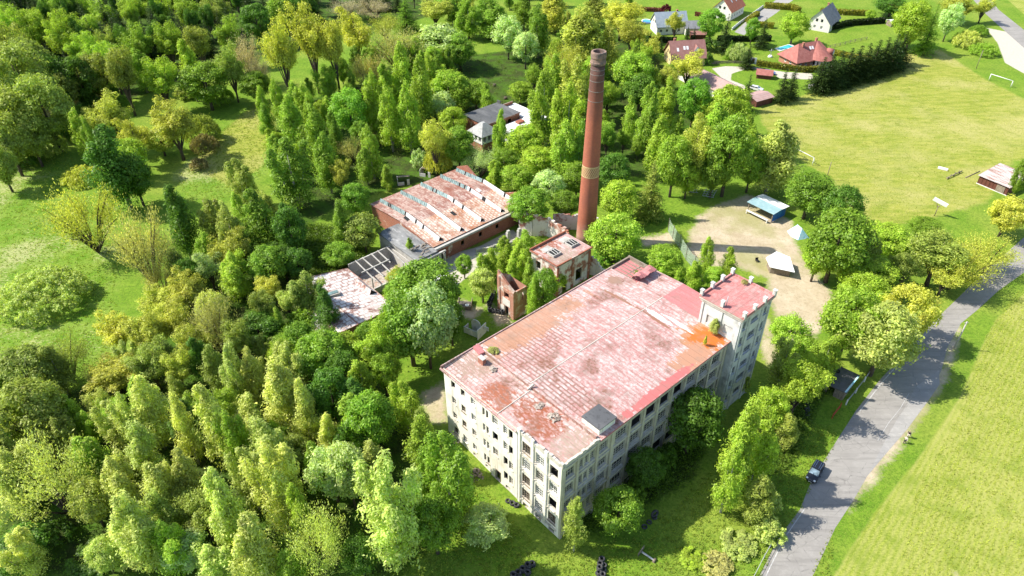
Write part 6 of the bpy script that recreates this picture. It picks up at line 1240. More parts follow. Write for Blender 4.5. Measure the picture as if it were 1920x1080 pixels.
# dark flat hut by the road
root = empty('roadside_hut', (61.5, 97.8, 0), R(-42), 'dark flat-roofed hut half hidden by a tree beside the road', 'hut')
b = MB(); facade(b, (-2.2, -2.8), (1, 0), 4.4, -.1, 2.3, [(1.4, 2.6, 0, 1.9)], (0, -1), .15); facade(b, (-2.2, -2.8), (0, 1), 5.6, -.1, 2.3, [], (-1, 0)); facade(b, (2.2, -2.8), (0, 1), 5.6, -.1, 2.3, [(2, 3, 1, 1.8)], (1, 0)); facade(b, (-2.2, 2.8), (1, 0), 4.4, -.1, 2.3, [], (0, 1)); b.build('wall', M['wood'], root)
b = MB(); b.box(-2.6, 2.6, -3.2, 3.2, 2.302, 2.45); rr0 = b.build('roof', M['tar'], root)
b = MB(); b.tube([(-.8, 1.2, 2.45), (-.8, 1.2, 3.0)], [.3, .26], 8); b.build('vent', M['dark'], rr0)
b = MB(); b.beam((2.3, -3.1, 2.5), (2.5, 2.6, 2.55), .3, .1); b.build('loose_board', M['tarp_pale'], rr0)

# ------------------------------------------------------------------ yard objects
root = empty('shelter', (66.2, 161.4, 0), R(-52), 'open yard shelter with a pale blue and white roof and a blue tarpaulin side', 'shelter')
for px, py in ((-3.6, -2.9), (3.6, -2.9), (-3.6, 2.9), (3.6, 2.9)): b = MB(); b.beam((px, py, 0), (px, py, 2.8), .16, .16); b.build('post', M['wood'], root)
b = MB(); b.prism([(-4.1, -3.4), (4.1, -3.4), (4.1, .2), (-4.1, .2)], [2.75, 2.75, 2.98, 2.98], [2.83, 2.83, 3.06, 3.06]); b.build('roof_sheet', M['sheet_blue'], root)
b = MB(); b.prism([(-4.1, .22), (4.1, .22), (4.1, 3.4), (-4.1, 3.4)], [2.96, 2.96, 2.7, 2.7], [3.03, 3.03, 2.78, 2.78]); b.build('roof_sheet', M['sheet_white'], root)
b = MB(); b.box(3.55, 3.62, -2.8, 2.8, .1, 2.7); b.box(-3.5, 3.54, 2.85, 2.92, .1, 2.65); b.build('tarpaulin_wall', M['tarp_blue'], root)
b = MB(); b.box(-3.4, 3.2, -4.2, -3.6, .8, .95); b.box(-3.3, -3.1, -4.1, -3.7, 0, .8); b.box(2.9, 3.1, -4.1, -3.7, 0, .8); b.build('counter', M['white_wood'], root)
root = empty('plywood_hut', (61.7, 136.3, 0), R(-8), 'low plywood hut with a pointed white roof sheet in the sandy yard', 'hut')
b = MB(); P = [(-2.0, -1.8), (2.2, -2.6), (2.2, 1.6), (-.2, 2.6), (-2.3, 1.0)]
for p, q in zip(P, P[1:] + P[:1]): b.face([p + (-.05,), q + (-.05,), q + (2.0,), p + (2.0,)])
b.build('wall', M['wood'], root)
b = MB(); b.prism([(-2.4, -2.4), (2.9, -3.6), (2.6, 1.8), (-.2, 3.6), (-2.9, 1.0)], [2.02, 1.9, 2.3, 2.3, 2.2], [2.12, 2.0, 2.5, 2.6, 2.35]); b.build('roof', M['sheet_white'], root)
root = empty('tent', (71.2, 151.2, 0), R(20), 'small pale blue tarpaulin tent half behind trees at the yard edge', 'tent')
b = MB(); E = [(-1.6, -2.2), (1.6, -2.4), (2.2, 0), (1.6, 2.3), (-1.5, 2.2), (-2.1, 0)]; ap = [(0, -.9, 2.3), (0, .9, 2.4)]
for i, (p, q) in enumerate(zip(E, E[1:] + E[:1])):
    a = ap[0] if i in (0, 5) else ap[1] if i in (2, 3) else None
    if i in (1, 4): b.face([p + (0,), q + (0,), ap[1 if i == 1 else 0]]) ; b.face([p + (0,), ap[1 if i == 1 else 0], ap[0 if i == 1 else 1]])
    else: b.face([p + (0,), q + (0,), a])
b.build('cover', M['tarp_pale'], root)
b = MB(); b.beam((0, -.9, 0), (0, -.9, 2.4), .08, .08); b.beam((0, .9, 0), (0, .9, 2.5), .08, .08); b.build('pole', M['metal'], root)
# green netting fence
def netting():
    pts = [(39.2, 153.0), (39.7, 149.5), (40.6, 145.5), (41.2, 140.5), (42.3, 136.5), (43.6, 133.2)]
    root = empty('netting_fence', pts[0] + (0,), 0, 'tall sagging green netting fence on poles between the chimney trees and the sandy yard', 'fence'); o = pts[0] + (0,)
    t = NT('green_netting'); t.t.nodes.remove(t.b); d = t.n('ShaderNodeBsdfDiffuse', {'Color': (.30, .38, .28, 1)}); tr = t.n('ShaderNodeBsdfTransparent'); mx = t.n('ShaderNodeMixShader', {0: t.ramp(t.noise(t.coord(), 7, 2), .44, .5), 1: tr.outputs[0], 2: d.outputs[0]}); t.link(mx.outputs[0], t.out.inputs['Surface'])
    b = MB(o)
    for i in range(len(pts) - 1):
        for k in range(4):
            p = Vector(pts[i]).lerp(Vector(pts[i + 1]), k / 4); q = Vector(pts[i]).lerp(Vector(pts[i + 1]), (k + 1) / 4); s0 = .5 * math.sin(math.pi * k / 4); s1 = .5 * math.sin(math.pi * (k + 1) / 4)
            b.face([(p.x, p.y, 0), (q.x, q.y, 0), (q.x + s1 * .3, q.y, 3.6 - s1), (p.x + s0 * .3, p.y, 3.6 - s0)])
    b.build('net', t.mat, root)
    for p in pts: b = MB(o); b.beam(p + (0,), p + (3.8,), .14, .14); b.build('pole', M['wood'], root)
netting()
root = empty('scrap_frame', (50.9, 172.0, 0), R(-20), 'tangle of bare metal frames lying in the tree shade at the yard edge', 'scrap')
rr = random.Random(6); b = MB()
for k in range(5): b.beam((-4 + k * .8, -1.4 + .3 * k, .3), (-3.4 + k * .8, 1.6, 1.2), .1, .1)
for k in range(3): b.beam((-4, -1 + k, .4 + .3 * k), (-.2, -.6 + k, .5 + .3 * k), .1, .1)
b.build('frame_bundle', M['metal'], root)
b = MB()
for q in (0, .9, 1.8, 2.7): b.beam((1.2 + q, -1.8, .5), (1.8 + q, 1.2, 1.3), .1, .1); b.beam((1.2, -1.8 + q, .5 + .2 * q), (4.2, -1.8 + q, .5 + .2 * q), .1, .1)
b.build('grid_frame', M['metal'], root)
root = empty('stool', (57.8, 139.4, 0), R(10), 'small dark chair alone on the sand of the yard', 'chair')
b = MB(); b.box(-.35, .35, -.3, .3, .4, .5); b.build('seat', M['dark'], root); b = MB(); b.box(-.35, .35, .3, .38, .4, 1.0); b.build('backrest', M['dark'], root)
for sx in (-.3, .3):
    for sy in (-.25, .25): b = MB(); b.beam((sx, sy, 0), (sx, sy, .4), .06, .06); b.build('leg', M['dark'], root)
# plank shed by the pitch
root = empty('plank_shed', (135.4, 176.2, 0), math.atan2(-6.6, 4.2), 'dark red plank shed with a rusty corrugated roof beside the football pitch', 'shed')
b = MB(); facade(b, (-4.0, -4.8), (1, 0), 8.0, -.1, 2.5, [], (0, -1), .15); facade(b, (-4, -4.8), (0, 1), 9.6, -.1, 2.5, [], (-1, 0)); facade(b, (4, -4.8), (0, 1), 9.6, -.1, 2.5, [], (1, 0)); facade(b, (-4, 4.8), (1, 0), 8, -.1, 2.9, [], (0, 1)); b.build('wall', M['wood_red'], root)
b = MB()
for k in range(9): b.beam((-4 + k, -4.83, 0), (-4 + k, -4.83, 2.45), .1, .06)
b.build('batten', M['wood_red'], root)
b = MB(); b.box(1.0, 3.2, -4.92, -4.802, .1, 2.1); b.build('door', M['wood'], root)
b = MB()
for k in range(40):
    a, c = -4.4 + k * .22, -4.4 + (k + 1) * .22; za = .06 * math.cos(k * math.pi); zc = .06 * math.cos((k + 1) * math.pi)
    b.face([(a, -5.3, 2.55 + za), (c, -5.3, 2.55 + zc), (c, 5.2, 3.35 + zc), (a, 5.2, 3.35 + za)])
b.build('roof', M['corrugated'], root)
b = MB(); b.box(-4.2, 4.2, -4.95, -4.8, -.05, .18); b.build('plinth', M['white_wood'], root)
one('timber_pole', lambda b: b.tube([(0, 0, .12), (6.0, 3.8, .12)], [.13, .1], 7), M['wood'], (127.6, 180.2, 0), 0, 'fallen timber pole lying on the grass beside the plank shed', 'pole')
one('timber_pole', lambda b: b.tube([(0, 0, .12), (5.5, 2.0, .3)], [.13, .1], 7), M['wood'], (141.5, 184.0, 0), 0, 'thin timber pole lying behind the plank shed roof', 'pole')
root = empty('log_bench', (121.7, 179.3, 0), math.atan2(4.3, 6.6), 'low dark log bench on three stumps out on the football pitch', 'bench')
b = MB(); b.tube([(0, 0, .45), (7.8, 0, .45)], [.16, .16], 7); b.build('seat', M['wood'], root)
for q in (1.2, 3.8, 6.6): b = MB(); b.tube([(q, .0, 0), (q, .0, .32)], [.2, .2], 7); b.build('leg', M['wood'], root)
for q in (2.2, 4.4, 6.2): b = MB(); b.tube([(q, .1, .5), (q, .1, 1.1)], [.1, .08], 6); b.build('stump', M['wood'], root)
root = empty('trough', (123.6, 185.2, 0), R(-35), 'white concrete trough near the log bench on the pitch', 'trough')
b = MB(); b.box(-1.3, 1.3, -.4, .4, .1, .22); b.box(-1.3, 1.3, -.4, -.3, .222, .6); b.box(-1.3, 1.3, .3, .4, .222, .6); b.build('basin', M['white'], root)
for sx in (-.9, .9): b = MB(); b.box(sx - .15, sx + .15, -.3, .3, 0, .098); b.build('leg', M['concrete'], root)
root = empty('backboard_post', (109.3, 159.8, 0), R(-35), 'dark forked post carrying a slanting white basketball board', 'basketball post')
b = MB(); b.tube([(0, 0, 0), (0, 0, 3.0)], [.11, .09], 7); b.tube([(0, 0, 2.4), (-.9, .1, 4.2)], [.08, .07], 6); b.tube([(0, 0, 2.6), (.9, .1, 3.8)], [.08, .07], 6); b.build('post', M['wood'], root)
b = MB(); b.beam((-1.6, .1, 4.6), (1.9, .1, 3.6), .25, 1.0); b.build('board', M['white'], root)
def goal(loc, rz, label, L=7.3, Hh=2.4):
    root = empty('football_goal', loc, rz, label, 'goal')
    for xx in (0, L): b = MB(); b.tube([(xx, 0, 0), (xx, 0, Hh)], [.1, .1], 8); b.build('goal_post', M['white'], root)
    b = MB(); b.tube([(-.05, 0, Hh), (L + .05, 0, Hh)], [.1, .1], 8); b.build('crossbar', M['white'], root)
    for xx in (0, L): b = MB(); b.tube([(xx, 0, Hh), (xx, 1.3, 0)], [.05, .05], 6); b.build('stay', M['white'], root)
    return root
goal((173.2, 253.7, 0), math.atan2(247 - 253.7, 177.3 - 173.2), 'white football goal at the far road end of the pitch', 7.9)
goal((83.6, 194.6, 0), math.atan2(188.1 - 194.6, 87.2 - 83.6), 'white football goal half hidden by trees on the yard side of the pitch', 7.4)
for loc, lb, hh in (((88.2, 179.4, 0), 'slim wooden pole standing on the pitch beside a goal', 5.5), ((174.7, 265.5, 0), 'lone wooden pole on the pitch verge near the gravel lot', 7.0)):
    one('wooden_pole', lambda b: b.tube([(0, 0, -.2), (0, 0, hh)], [.12, .09], 7), M['wood'], loc, 0, lb, 'pole')
root = empty('concrete_pole', (89.0, 108.4, 0), 0, 'tall pale concrete pole on the verge where the road bends', 'utility pole')
b = MB(); b.tube([(0, 0, -.2), (0, 0, 7.2)], [.17, .12], 8); b.build('shaft', M['concrete'], root); b = MB(); b.beam((-.4, 0, 6.9), (.4, 0, 6.9), .1, .1); b.build('crossarm', M['metal'], root)

# ------------------------------------------------------------------ tyres
def tyre_mesh():
    b = MB(); n, m = 16, 8; R0, r0 = .34, .135
    idx = len(b.v)
    for i in range(n):
        for j in range(m):
            a, c = 2 * math.pi * i / n, 2 * math.pi * j / m; q = R0 + r0 * math.cos(c) * .95
            b.v.append((q * math.cos(a), q * math.sin(a), r0 * math.sin(c)))
    for i in range(n):
        for j in range(m):
            b.f.append((i * m + j, ((i + 1) % n) * m + j, ((i + 1) % n) * m + (j + 1) % m, i * m + (j + 1) % m)); b.m.append(0); b.smooth.append(True)
    return b
TY = None
def tyre(x, y, z, rx=0.0, rz=0.0, s=1.0, label='', group=''):
    global TY
    if TY is None: TY = tyre_mesh().build('tyre', M['rubber']); o = TY
    else: o = TY.copy(); C.objects.link(o)
    o.location = (x, y, z); o.rotation_euler = (rx, 0, rz); o.scale = (s, s, s); tag(o, label, 'tyre', group)
rt = random.Random(9)
def tyre_wall(p, q, n, high, label, group):
    d = (q[0] - p[0], q[1] - p[1])
    for i in range(n):
        t_ = i / max(1, n - 1)
        for k in range(rt.choice(high)): tyre(p[0] + d[0] * t_ + rt.uniform(-.08, .08), p[1] + d[1] * t_ + rt.uniform(-.08, .08), .15 + .26 * k, rt.uniform(-.06, .06), rt.uniform(0, 3), rt.uniform(.95, 1.12), label, group)
tyre_wall((.1, 58.9), (2.9, 60.8), 5, (3, 4), 'black tyre in the curved tyre wall on the lawn below the bare corner', 'tyres of the curved wall')
tyre_wall((1.0, 58.4), (2.2, 59.4), 2, (2, 3), 'black tyre in the curved tyre wall on the lawn below the bare corner', 'tyres of the curved wall')
tyre_wall((12.6, 59.2), (13.2, 61.5), 4, (3, 4), 'black tyre in the upright stack beside a small bright shrub on the lawn', 'tyres of the lawn stack')
tyre_wall((13.2, 59.0), (13.5, 60.6), 3, (2, 3), 'black tyre in the upright stack beside a small bright shrub on the lawn', 'tyres of the lawn stack')
tyre_wall((20.6, 67.3), (22.3, 69.0), 3, (1, 1), 'grey tyre lying in the shade beyond the long factory wall', 'tyres in the shade')
tyre(22.4, 69.3, .62, R(80), R(30), 1.6, 'big tractor tyre standing in the shade of the long wall', '')
tyre_wall(site(-.9, 8.6), site(-1.4, 10.0), 3, (2, 3), 'black tyre piled against the cream end wall of the factory', 'tyres at the end wall')
tyre_wall(site(-1.6, 23.0), site(-2.0, 24.2), 2, (5, 6), 'black tyre piled at the far end of the cream end wall', 'tyres at the wall corner')
tyre_wall(site(11, 37), site(14, 38), 4, (2, 3), 'black tyre in the heap behind the factory beside the round tree', 'tyres behind the factory')
tyre_wall(site(29.8, 51), site(33.2, 53.4), 6, (3, 4), 'pale dusty tyre in the row beside the brick gatehouse', 'tyres by the gatehouse')
tyre_wall(site(30, 46.8), site(28.6, 49.4), 5, (3, 4), 'dusty tyre stacked beside the gatehouse doorway', 'tyres at the doorway')
tyre_wall(site(27.0, 60), site(25.8, 58.2), 3, (4, 5), 'tyre of the white dusted stack on the open yard', 'tyres on the yard')
tyre_wall((53.5, 90.5), (54.6, 94.2), 5, (2, 3), 'black tyre piled in the shade at the foot of the tower', 'tyres at the tower')
tyre_wall((-9.5, 80.2), (-11.4, 80.0), 3, (2, 3), 'black tyre half under the bushes below the end wall', 'tyres under the bushes')
# paintball shelters behind the factory
def bunker(loc, rz, label, s=1.0):
    root = empty('plank_bunker', loc, rz, label, 'bunker')
    b = MB(); b.box(-1.6 * s, 1.4 * s, -.06, .06, 0, 1.3 * s); b.build('front_panel', M['white_wood'], root)
    b = MB(); b.box(1.4 * s, 1.52 * s, -.5 * s, 2.0 * s, 0, 2.1 * s); b.build('side_panel', M['white_wood'], root)
    b = MB(); n = 10; pts = [(-.8 * s, 0)] + [(.9 * s * -math.cos(math.pi * i / n) , 1.7 * s + .8 * s * math.sin(math.pi * i / n)) for i in range(n + 1)] + [(.8 * s, 0)]
    f0 = [(p[0], 1.2 * s, p[1]) for p in pts]; f1 = [(p[0], 1.32 * s, p[1]) for p in pts]; b.face(f0); b.face(f1[::-1])
    for i in range(len(pts)): j = (i + 1) % len(pts); b.face([f0[i], f1[i], f1[j], f0[j]])
    b.build('arched_panel', M['white_wood'], root)
    b = MB(); b.box(-1.6 * s, -1.5 * s, .062, 1.19 * s, 0, 1.2 * s); b.build('end_panel', M['white_wood'], root)
    b = MB(); b.box(1.53 * s, 2.5 * s, 1.2 * s, 1.32 * s, 1.2 * s, 1.9 * s); b.build('wing_panel', M['white_wood'], root)
bunker(site(20.6, 45.8) + (0,), FA - 1.3, 'white plywood bunker with an arched back panel on the grass behind the factory', 1.25)
x, y = site(20.6, 51.3)
root = empty('leaning_panel', (x, y, 0), FA + .9, 'narrow pale board frame standing on the grass beside the arched bunker', 'board')
b = MB(); b.beam((-1.2, 0, 0), (-1.2, 0, 1.7), .12, .1); b.beam((1.2, 0, 0), (1.2, 0, 1.5), .12, .1); b.build('post', M['white_wood'], root); b = MB(); b.box(-1.1, 1.1, -.03, .03, .3, 1.3); b.build('board', M['wood'], root)
x, y = site(25.5, 54.2)
root = empty('timber_pen', (x, y, 0), FA - .8, 'low timber pen with dark boxes and a white disc on top behind the factory', 'crate pen')
b = MB(); b.box(-1.5, 1.5, -1.1, -.98, 0, 1.0); b.box(-1.5, -1.38, -.978, 2.2, 0, 1.0); b.box(1.38, 1.5, -.978, 2.2, 0, 1.0); b.build('plank_wall', M['wood'], root)
b = MB(); b.box(-1.3, 1.3, -.9, 1.0, 0, .8); b.build('box', M['floor_dark'], root)
b = MB(); b.tube([(.6, -.4, .8), (.6, -.4, .92)], [.42, .42], 14); b.build('disc', M['white'], root)
x, y = site(26.5, 63.5)
root = empty('board_shelter', (x, y, 0), FA - .8, 'pale board shelter with a sloping roof between the big round tree and the hall', 'shelter')
b = MB(); b.prism([(-2, -1.5), (2, -1.5), (2, 1.6), (-2, 1.6)], [1.5, 1.5, 1.9, 1.9], [1.58, 1.58, 1.98, 1.98]); b.build('roof', M['white_wood'], root)
for px, py in ((-1.9, -1.4), (1.9, -1.4), (1.9, 1.5), (-1.9, 1.5)): b = MB(); b.beam((px, py, 0), (px, py, 1.5 if py < 0 else 1.9), .12, .12); b.build('post', M['white_wood'], root)
b = MB(); b.box(-1.8, 1.8, -1.4, -1.32, 0, .8); b.build('front_board', M['white_wood'], root)
x, y = site(11.5, 41.5); one('plank', lambda b: b.box(-1.9, 1.9, -.35, .35, .02, .14), M['white_wood'], (x, y, 0), FA + 1.1, 'pale plank lying on the shaded grass behind the factory', 'plank')
x, y = site(-11.0, 13.0); one('plank', lambda b: b.box(-.5, .5, -1.2, 1.2, .02, .12), M['wood'], (x, y, 0), .2, 'weathered brown board lying on the grass below the apple-like bush', 'plank')
root = empty('wooden_hammer', (19.2, 63.0, 0), R(-40), 'grey board propped against a pale log on the sunlit lawn', 'log')
b = MB(); b.tube([(.3, 0, .25), (2.6, 0, .2)], [.16, .13], 8); b.build('log', M['white_wood'], root); b = MB(); b.beam((.2, -.9, .35), (.2, .8, .55), .1, .8); b.build('board', M['wood'], root); b = MB(); b.tube([(2.5, -.35, .2), (2.5, .35, .2)], [.2, .2], 8); b.build('end_block', M['wood'], root)
x, y = site(74.0, 0); 
for (x, y, rz, lb) in ((-28.4, 167.2, .4, 'open white plank booth on the hollow lawn behind the hall, with a grey roof'), (-30.2, 178.2, .2, 'small grey plank booth among saplings in the hollow'), (-24.2, 183.0, -.3, 'low grey plank ramp at the upper end of the hollow')):
    root = empty('plank_booth', (x, y, 0), rz, lb, 'booth')
    b = MB(); b.box(-1.6, -1.5, -1.2, 1.2, 0, 1.9); b.box(-1.49, .2, -1.2, -1.1, 0, 1.0); b.box(1.0, 1.7, -1.2, -1.1, 0, 1.7); b.build('wall', M['white_wood'], root)
    b = MB(); b.prism([(-1.7, .0), (1.9, .0), (1.9, 1.6), (-1.7, 1.6)], [1.9, 1.9, 1.5, 1.5], [2.0, 2.0, 1.6, 1.6]); b.build('roof', M['wood'], root)
    b = MB(); b.beam((1.8, 1.4, 0), (1.8, 1.4, 1.6), .12, .12); b.beam((-1.55, 1.4, 0), (-1.55, 1.4, 1.6), .1, .1); b.build('post', M['wood'], root)
tyre_wall((-18.6, 173.8), (-16.4, 174.6), 3, (1, 2), 'tyre of the short row on the hollow lawn beyond the hall', 'tyres in the hollow')
rk = random.Random(12)
for k, (x, y) in enumerate(((-9, 246), (-6, 250), (0, 247), (3, 243), (-2, 238))):
    lb = ('dark stump at the near side of the round clearing', 'dark stump at the far side of the round clearing', 'dark stump in the middle of the round clearing', 'dark stump close to the trees of the round clearing', 'dark stump at the sunlit rim of the round clearing')[k]
    one('tree_stump', lambda b: b.tube([(0, 0, -.1), (0, 0, .5), (.05, 0, .8)], [.8, .6, .5], 8), M['bark'], (x, y, 0), 0, lb, 'stump')

# ------------------------------------------------------------------ cars
def car_paint(name, col):
    t = NT(name); t.b.inputs['Coat Weight'].default_value = .8; t.b.inputs['Coat Roughness'].default_value = .05
    return t.done(col, .3, .2, .5)
def car(loc, rz, paint, label, suv=True):
    root = empty('parked_car', loc, rz, label, 'car')
    # stations along x (front = +x): (x, half width at sill, z bottom, half width at belt, z belt)
    S = [(-2.28, .62, .50, .70, .80), (-2.2, .82, .36, .86, .98), (-1.6, .90, .30, .92, 1.02), (-.2, .91, .28, .93, 1.02), (.75, .91, .28, .92, 1.00), (1.0, .90, .29, .90, .98), (1.75, .86, .32, .85, .90), (2.15, .74, .36, .74, .80), (2.3, .55, .42, .56, .66)]
    b = MB(); rings = []
    for x_, wb, zb, wt, zt in S: rings.append([(x_, -wb, zb), (x_, -wt, zb + (zt - zb) * .55), (x_, -wt * .97, zt), (x_, 0, zt + .04), (x_, wt * .97, zt), (x_, wt, zb + (zt - zb) * .55), (x_, wb, zb)])
    for r0, r1 in zip(rings[:-1], rings[1:]):
        for i in range(6): b.face([r0[i], r1[i], r1[i + 1], r0[i + 1]], 0, True)
        b.face([r0[6], r1[6], r1[0], r0[0]])
    b.face(rings[0][::-1]); b.face(rings[-1]); b.build('body', paint, root)
    zt = 1.72 if suv else 1.48
    # cabin: glass band and roof
    B0 = [(-2.12, .80, 1.0), (1.05, .82, .98)]; T0 = [(-1.78, .64, zt - .06), (.30, .66, zt - .06)]
    g = MB()
    g.face([(-2.12, -.80, 1.0), (1.05, -.82, .98), (.30, -.66, zt - .06), (-1.78, -.64, zt - .06)]); g.face([(-2.12, .80, 1.0), (1.05, .82, .98), (.30, .66, zt - .06), (-1.78, .64, zt - .06)][::-1]); g.build('side_window', M['pane'], root)
    g = MB(); g.face([(1.05, -.82, .98), (1.05, .82, .98), (.30, .66, zt - .06), (.30, -.66, zt - .06)]); g.build('windscreen', M['screen'], root)
    g = MB(); g.face([(-2.12, .80, 1.0), (-2.12, -.80, 1.0), (-1.78, -.64, zt - .06), (-1.78, .64, zt - .06)]); g.build('rear_window', M['pane'], root)
    b = MB(); b.prism([(-1.8, -.66), (.34, -.68), (.34, .68), (-1.8, .66)], zt - .06, zt); rf = b.build('roof', paint, root)
    b = MB()
    for sy in (-1, 1):
        for (p, q) in (((-2.13, .81, 1.0), (-1.79, .65, zt - .05)), ((-.55, .825, 1.0), (-.6, .665, zt - .05)), ((1.06, .83, .98), (.31, .67, zt - .05))): b.beam((p[0], sy * p[1], p[2]), (q[0], sy * q[1], q[2]), .08, .06)
    b.build('pillar', paint, root)
    if suv:
        for sy in (-.6, -.3, .3, .6): b = MB(); b.beam((-1.6, sy, zt + .06), (.1, sy, zt + .06), .05, .05); b.beam((-1.5, sy, zt), (-1.5, sy, zt + .05), .05, .05); b.beam((0, sy, zt), (0, sy, zt + .05), .05, .05); b.build('roof_rail', M['chrome'], rf)
    for sy in (-1, 1):
        b = MB(); b.box(1.85, 2.2, min(sy * .45, sy * .76), max(sy * .45, sy * .76), .70, .86); b.build('headlight', M['lamp'], root)
        b = MB(); b.box(-2.27, -2.1, min(sy * .55, sy * .83), max(sy * .55, sy * .83), .75, .98); b.build('tail_light', M['red_paint'], root)
        b = MB(); b.box(.75, .95, min(sy * .93, sy * 1.12), max(sy * .93, sy * 1.12), .98, 1.14); b.build('wing_mirror', paint, root)
        for wx in (-1.38, 1.42):
            b = MB(); b.tube([(wx, sy * .72, .34), (wx, sy * .94, .34)], [.34, .34], 16); wh = b.build('wheel', M['rubber'], root)
            b = MB(); b.tube([(wx, sy * .935, .34), (wx, sy * .955, .34)], [.21, .19], 12); b.build('rim', M['metal'], wh)
    b = MB(); b.box(2.2, 2.33, -.5, .5, .36, .56); b.build('grille', M['dark'], root)
    b = MB(); b.box(2.335, 2.345, -.26, .26, .40, .5); b.build('number_plate', M['white'], root)
M['screen'] = glass('windscreen_glass', (.10, .14, .17), .04); M['chrome'] = NT('chrome').done((.75, .76, .78), .2, 1.0); M['lamp'] = NT('lamp_glass').done((.8, .8, .8), .1, 0, .6)
car((50.4, 77.3, .02), math.atan2(-3.7, -3.0), car_paint('black_paint', (.012, .012, .014)), 'black estate car with silver roof rails parked at the edge of the road')
car((95.6, 260.8, 0), R(-25), car_paint('blue_paint', (.05, .12, .35)), 'blue car standing behind the little red-roofed woodshed', False)
car((86.6, 245.2, 0), R(-35), car_paint('white_car_paint', (.75, .75, .75)), 'white car parked on the pale drive beside the pinkish garage', False)

# ------------------------------------------------------------------ two walkers on the verge
def person(loc, rz, jacket, trousers, hair, label, stride=.22, armswing=.25):
    sk = M['skin']
    def skinned(name, verts, edges, radii, mat, parent=None, sub=1):
        me = bpy.data.meshes.new(name); me.from_pydata(verts, edges, []); o = bpy.data.objects.new(name, me); C.objects.link(o)
        m = o.modifiers.new('s', 'SKIN'); m.use_smooth_shade = True
        for i, r_ in enumerate(radii): me.skin_vertices[0].data[i].radius = (r_, r_)
        me.skin_vertices[0].data[0].use_root = True
        s_ = o.modifiers.new('d', 'SUBSURF'); s_.levels = s_.render_levels = sub
        dg = bpy.context.evaluated_depsgraph_get(); nm = bpy.data.meshes.new_from_object(o.evaluated_get(dg)); o.modifiers.clear(); o.data = nm
        nm.materials.clear(); nm.materials.append(mat)
        if parent: o.parent = parent
        return o
    s = stride; a = armswing
    V_ = [(0, 0, .95), (0, 0, 1.18), (0, .01, 1.40), (0, .01, 1.50), (0, .02, 1.58), (0, .03, 1.68), (0, .02, 1.74)]; E_ = [(0, 1), (1, 2), (2, 3), (3, 4), (4, 5), (5, 6)]; R_ = [.15, .135, .15, .06, .065, .095, .06]
    for sd in (-1, 1):
        k = len(V_); f = s * sd
        V_ += [(sd * .10, .0, .88), (sd * .10, f * .55 + .04, .50), (sd * .10, f - .02, .09), (sd * .11, f + .16, .04)]; E_ += [(0, k), (k, k + 1), (k + 1, k + 2), (k + 2, k + 3)]; R_ += [.095, .065, .045, .035]
        k = len(V_); g_ = -a * sd
        V_ += [(sd * .20, .0, 1.42), (sd * .25, g_ * .3 - .02, 1.14), (sd * .24, g_ + .06, .90), (sd * .235, g_ + .09, .82)]; E_ += [(2, k), (k, k + 1), (k + 1, k + 2), (k + 2, k + 3)]; R_ += [.055, .042, .03, .028]
        h = len(V_) - 1
        for q, (dx, ln) in enumerate(((-.025, .075), (-.008, .085), (.008, .08), (.024, .065))):
            k = len(V_); V_ += [(sd * (.235 + dx * .3), g_ + .09 + dx, .80 - ln * .55), (sd * (.232 + dx * .3), g_ + .10 + dx, .80 - ln)]; E_ += [(h, k), (k, k + 1)]; R_ += [.009, .008]
        k = len(V_); V_ += [(sd * .22, g_ + .135, .80)]; E_ += [(h, k)]; R_ += [.010]
    body = skinned('person', V_, E_, R_, sk)
    body.location = loc; body.rotation_euler = (0, 0, rz); tag(body, label, 'person')
    # clothing
    V2 = [(0, 0, .86), (0, 0, 1.18), (0, .01, 1.40), (0, .01, 1.47)]; E2 = [(0, 1), (1, 2), (2, 3)]; R2 = [.175, .158, .172, .08]
    for sd in (-1, 1):
        k = len(V2); g_ = -a * sd; V2 += [(sd * .20, .0, 1.42), (sd * .25, g_ * .3 - .02, 1.14), (sd * .24, g_ + .06, .92)]; E2 += [(2, k), (k, k + 1), (k + 1, k + 2)]; R2 += [.072, .057, .044]
    skinned('jacket', V2, E2, R2, jacket, body)
    V3 = [(0, 0, .94)]; E3 = []; R3 = [.16]
    for sd in (-1, 1):
        k = len(V3); f = s * sd; V3 += [(sd * .10, 0, .86), (sd * .10, f * .55 + .04, .50), (sd * .10, f - .02, .10)]; E3 += [(0, k), (k, k + 1), (k + 1, k + 2)]; R3 += [.115, .08, .062]
    skinned('trousers', V3, E3, R3, trousers, body)
    skinned('hair', [(0, -.01, 1.66), (0, .0, 1.73), (0, .03, 1.77)], [(0, 1), (1, 2)], [.095, .10, .07], hair, body)
    b = MB(); b.tube([(0, .115, 1.665), (0, .15, 1.64)], [.018, .022], 5)
    for sx in (-.038, .038): b.tube([(sx, .11, 1.69), (sx, .122, 1.69)], [.014, .012], 5)
    b.build('face', sk, body)
    return body
M['skin'] = NT('skin').done((.55, .34, .25), .6); M['cloth_dark'] = stained('dark_cloth', (.02, .02, .025), [((.04, .04, .05), 5, .5, .7, U1)], .9); M['cloth_pale'] = stained('pale_cloth', (.55, .50, .45), [((.45, .4, .36), 5, .5, .7, U1)], .9); M['hair_brown'] = NT('brown_hair').done((.06, .035, .02), .7); M['hair_fair'] = NT('fair_hair').done((.40, .28, .15), .7)
person((69.45, 85.25, 0), R(-40), M['cloth_dark'], M['cloth_pale'], M['hair_fair'], 'fair-haired walker in a dark jacket and pale trousers on the sandy road verge')
person((68.35, 84.0, 0), R(-40), M['cloth_pale'], M['cloth_dark'], M['hair_brown'], 'walker in a pale top and black trousers on the sandy road verge')

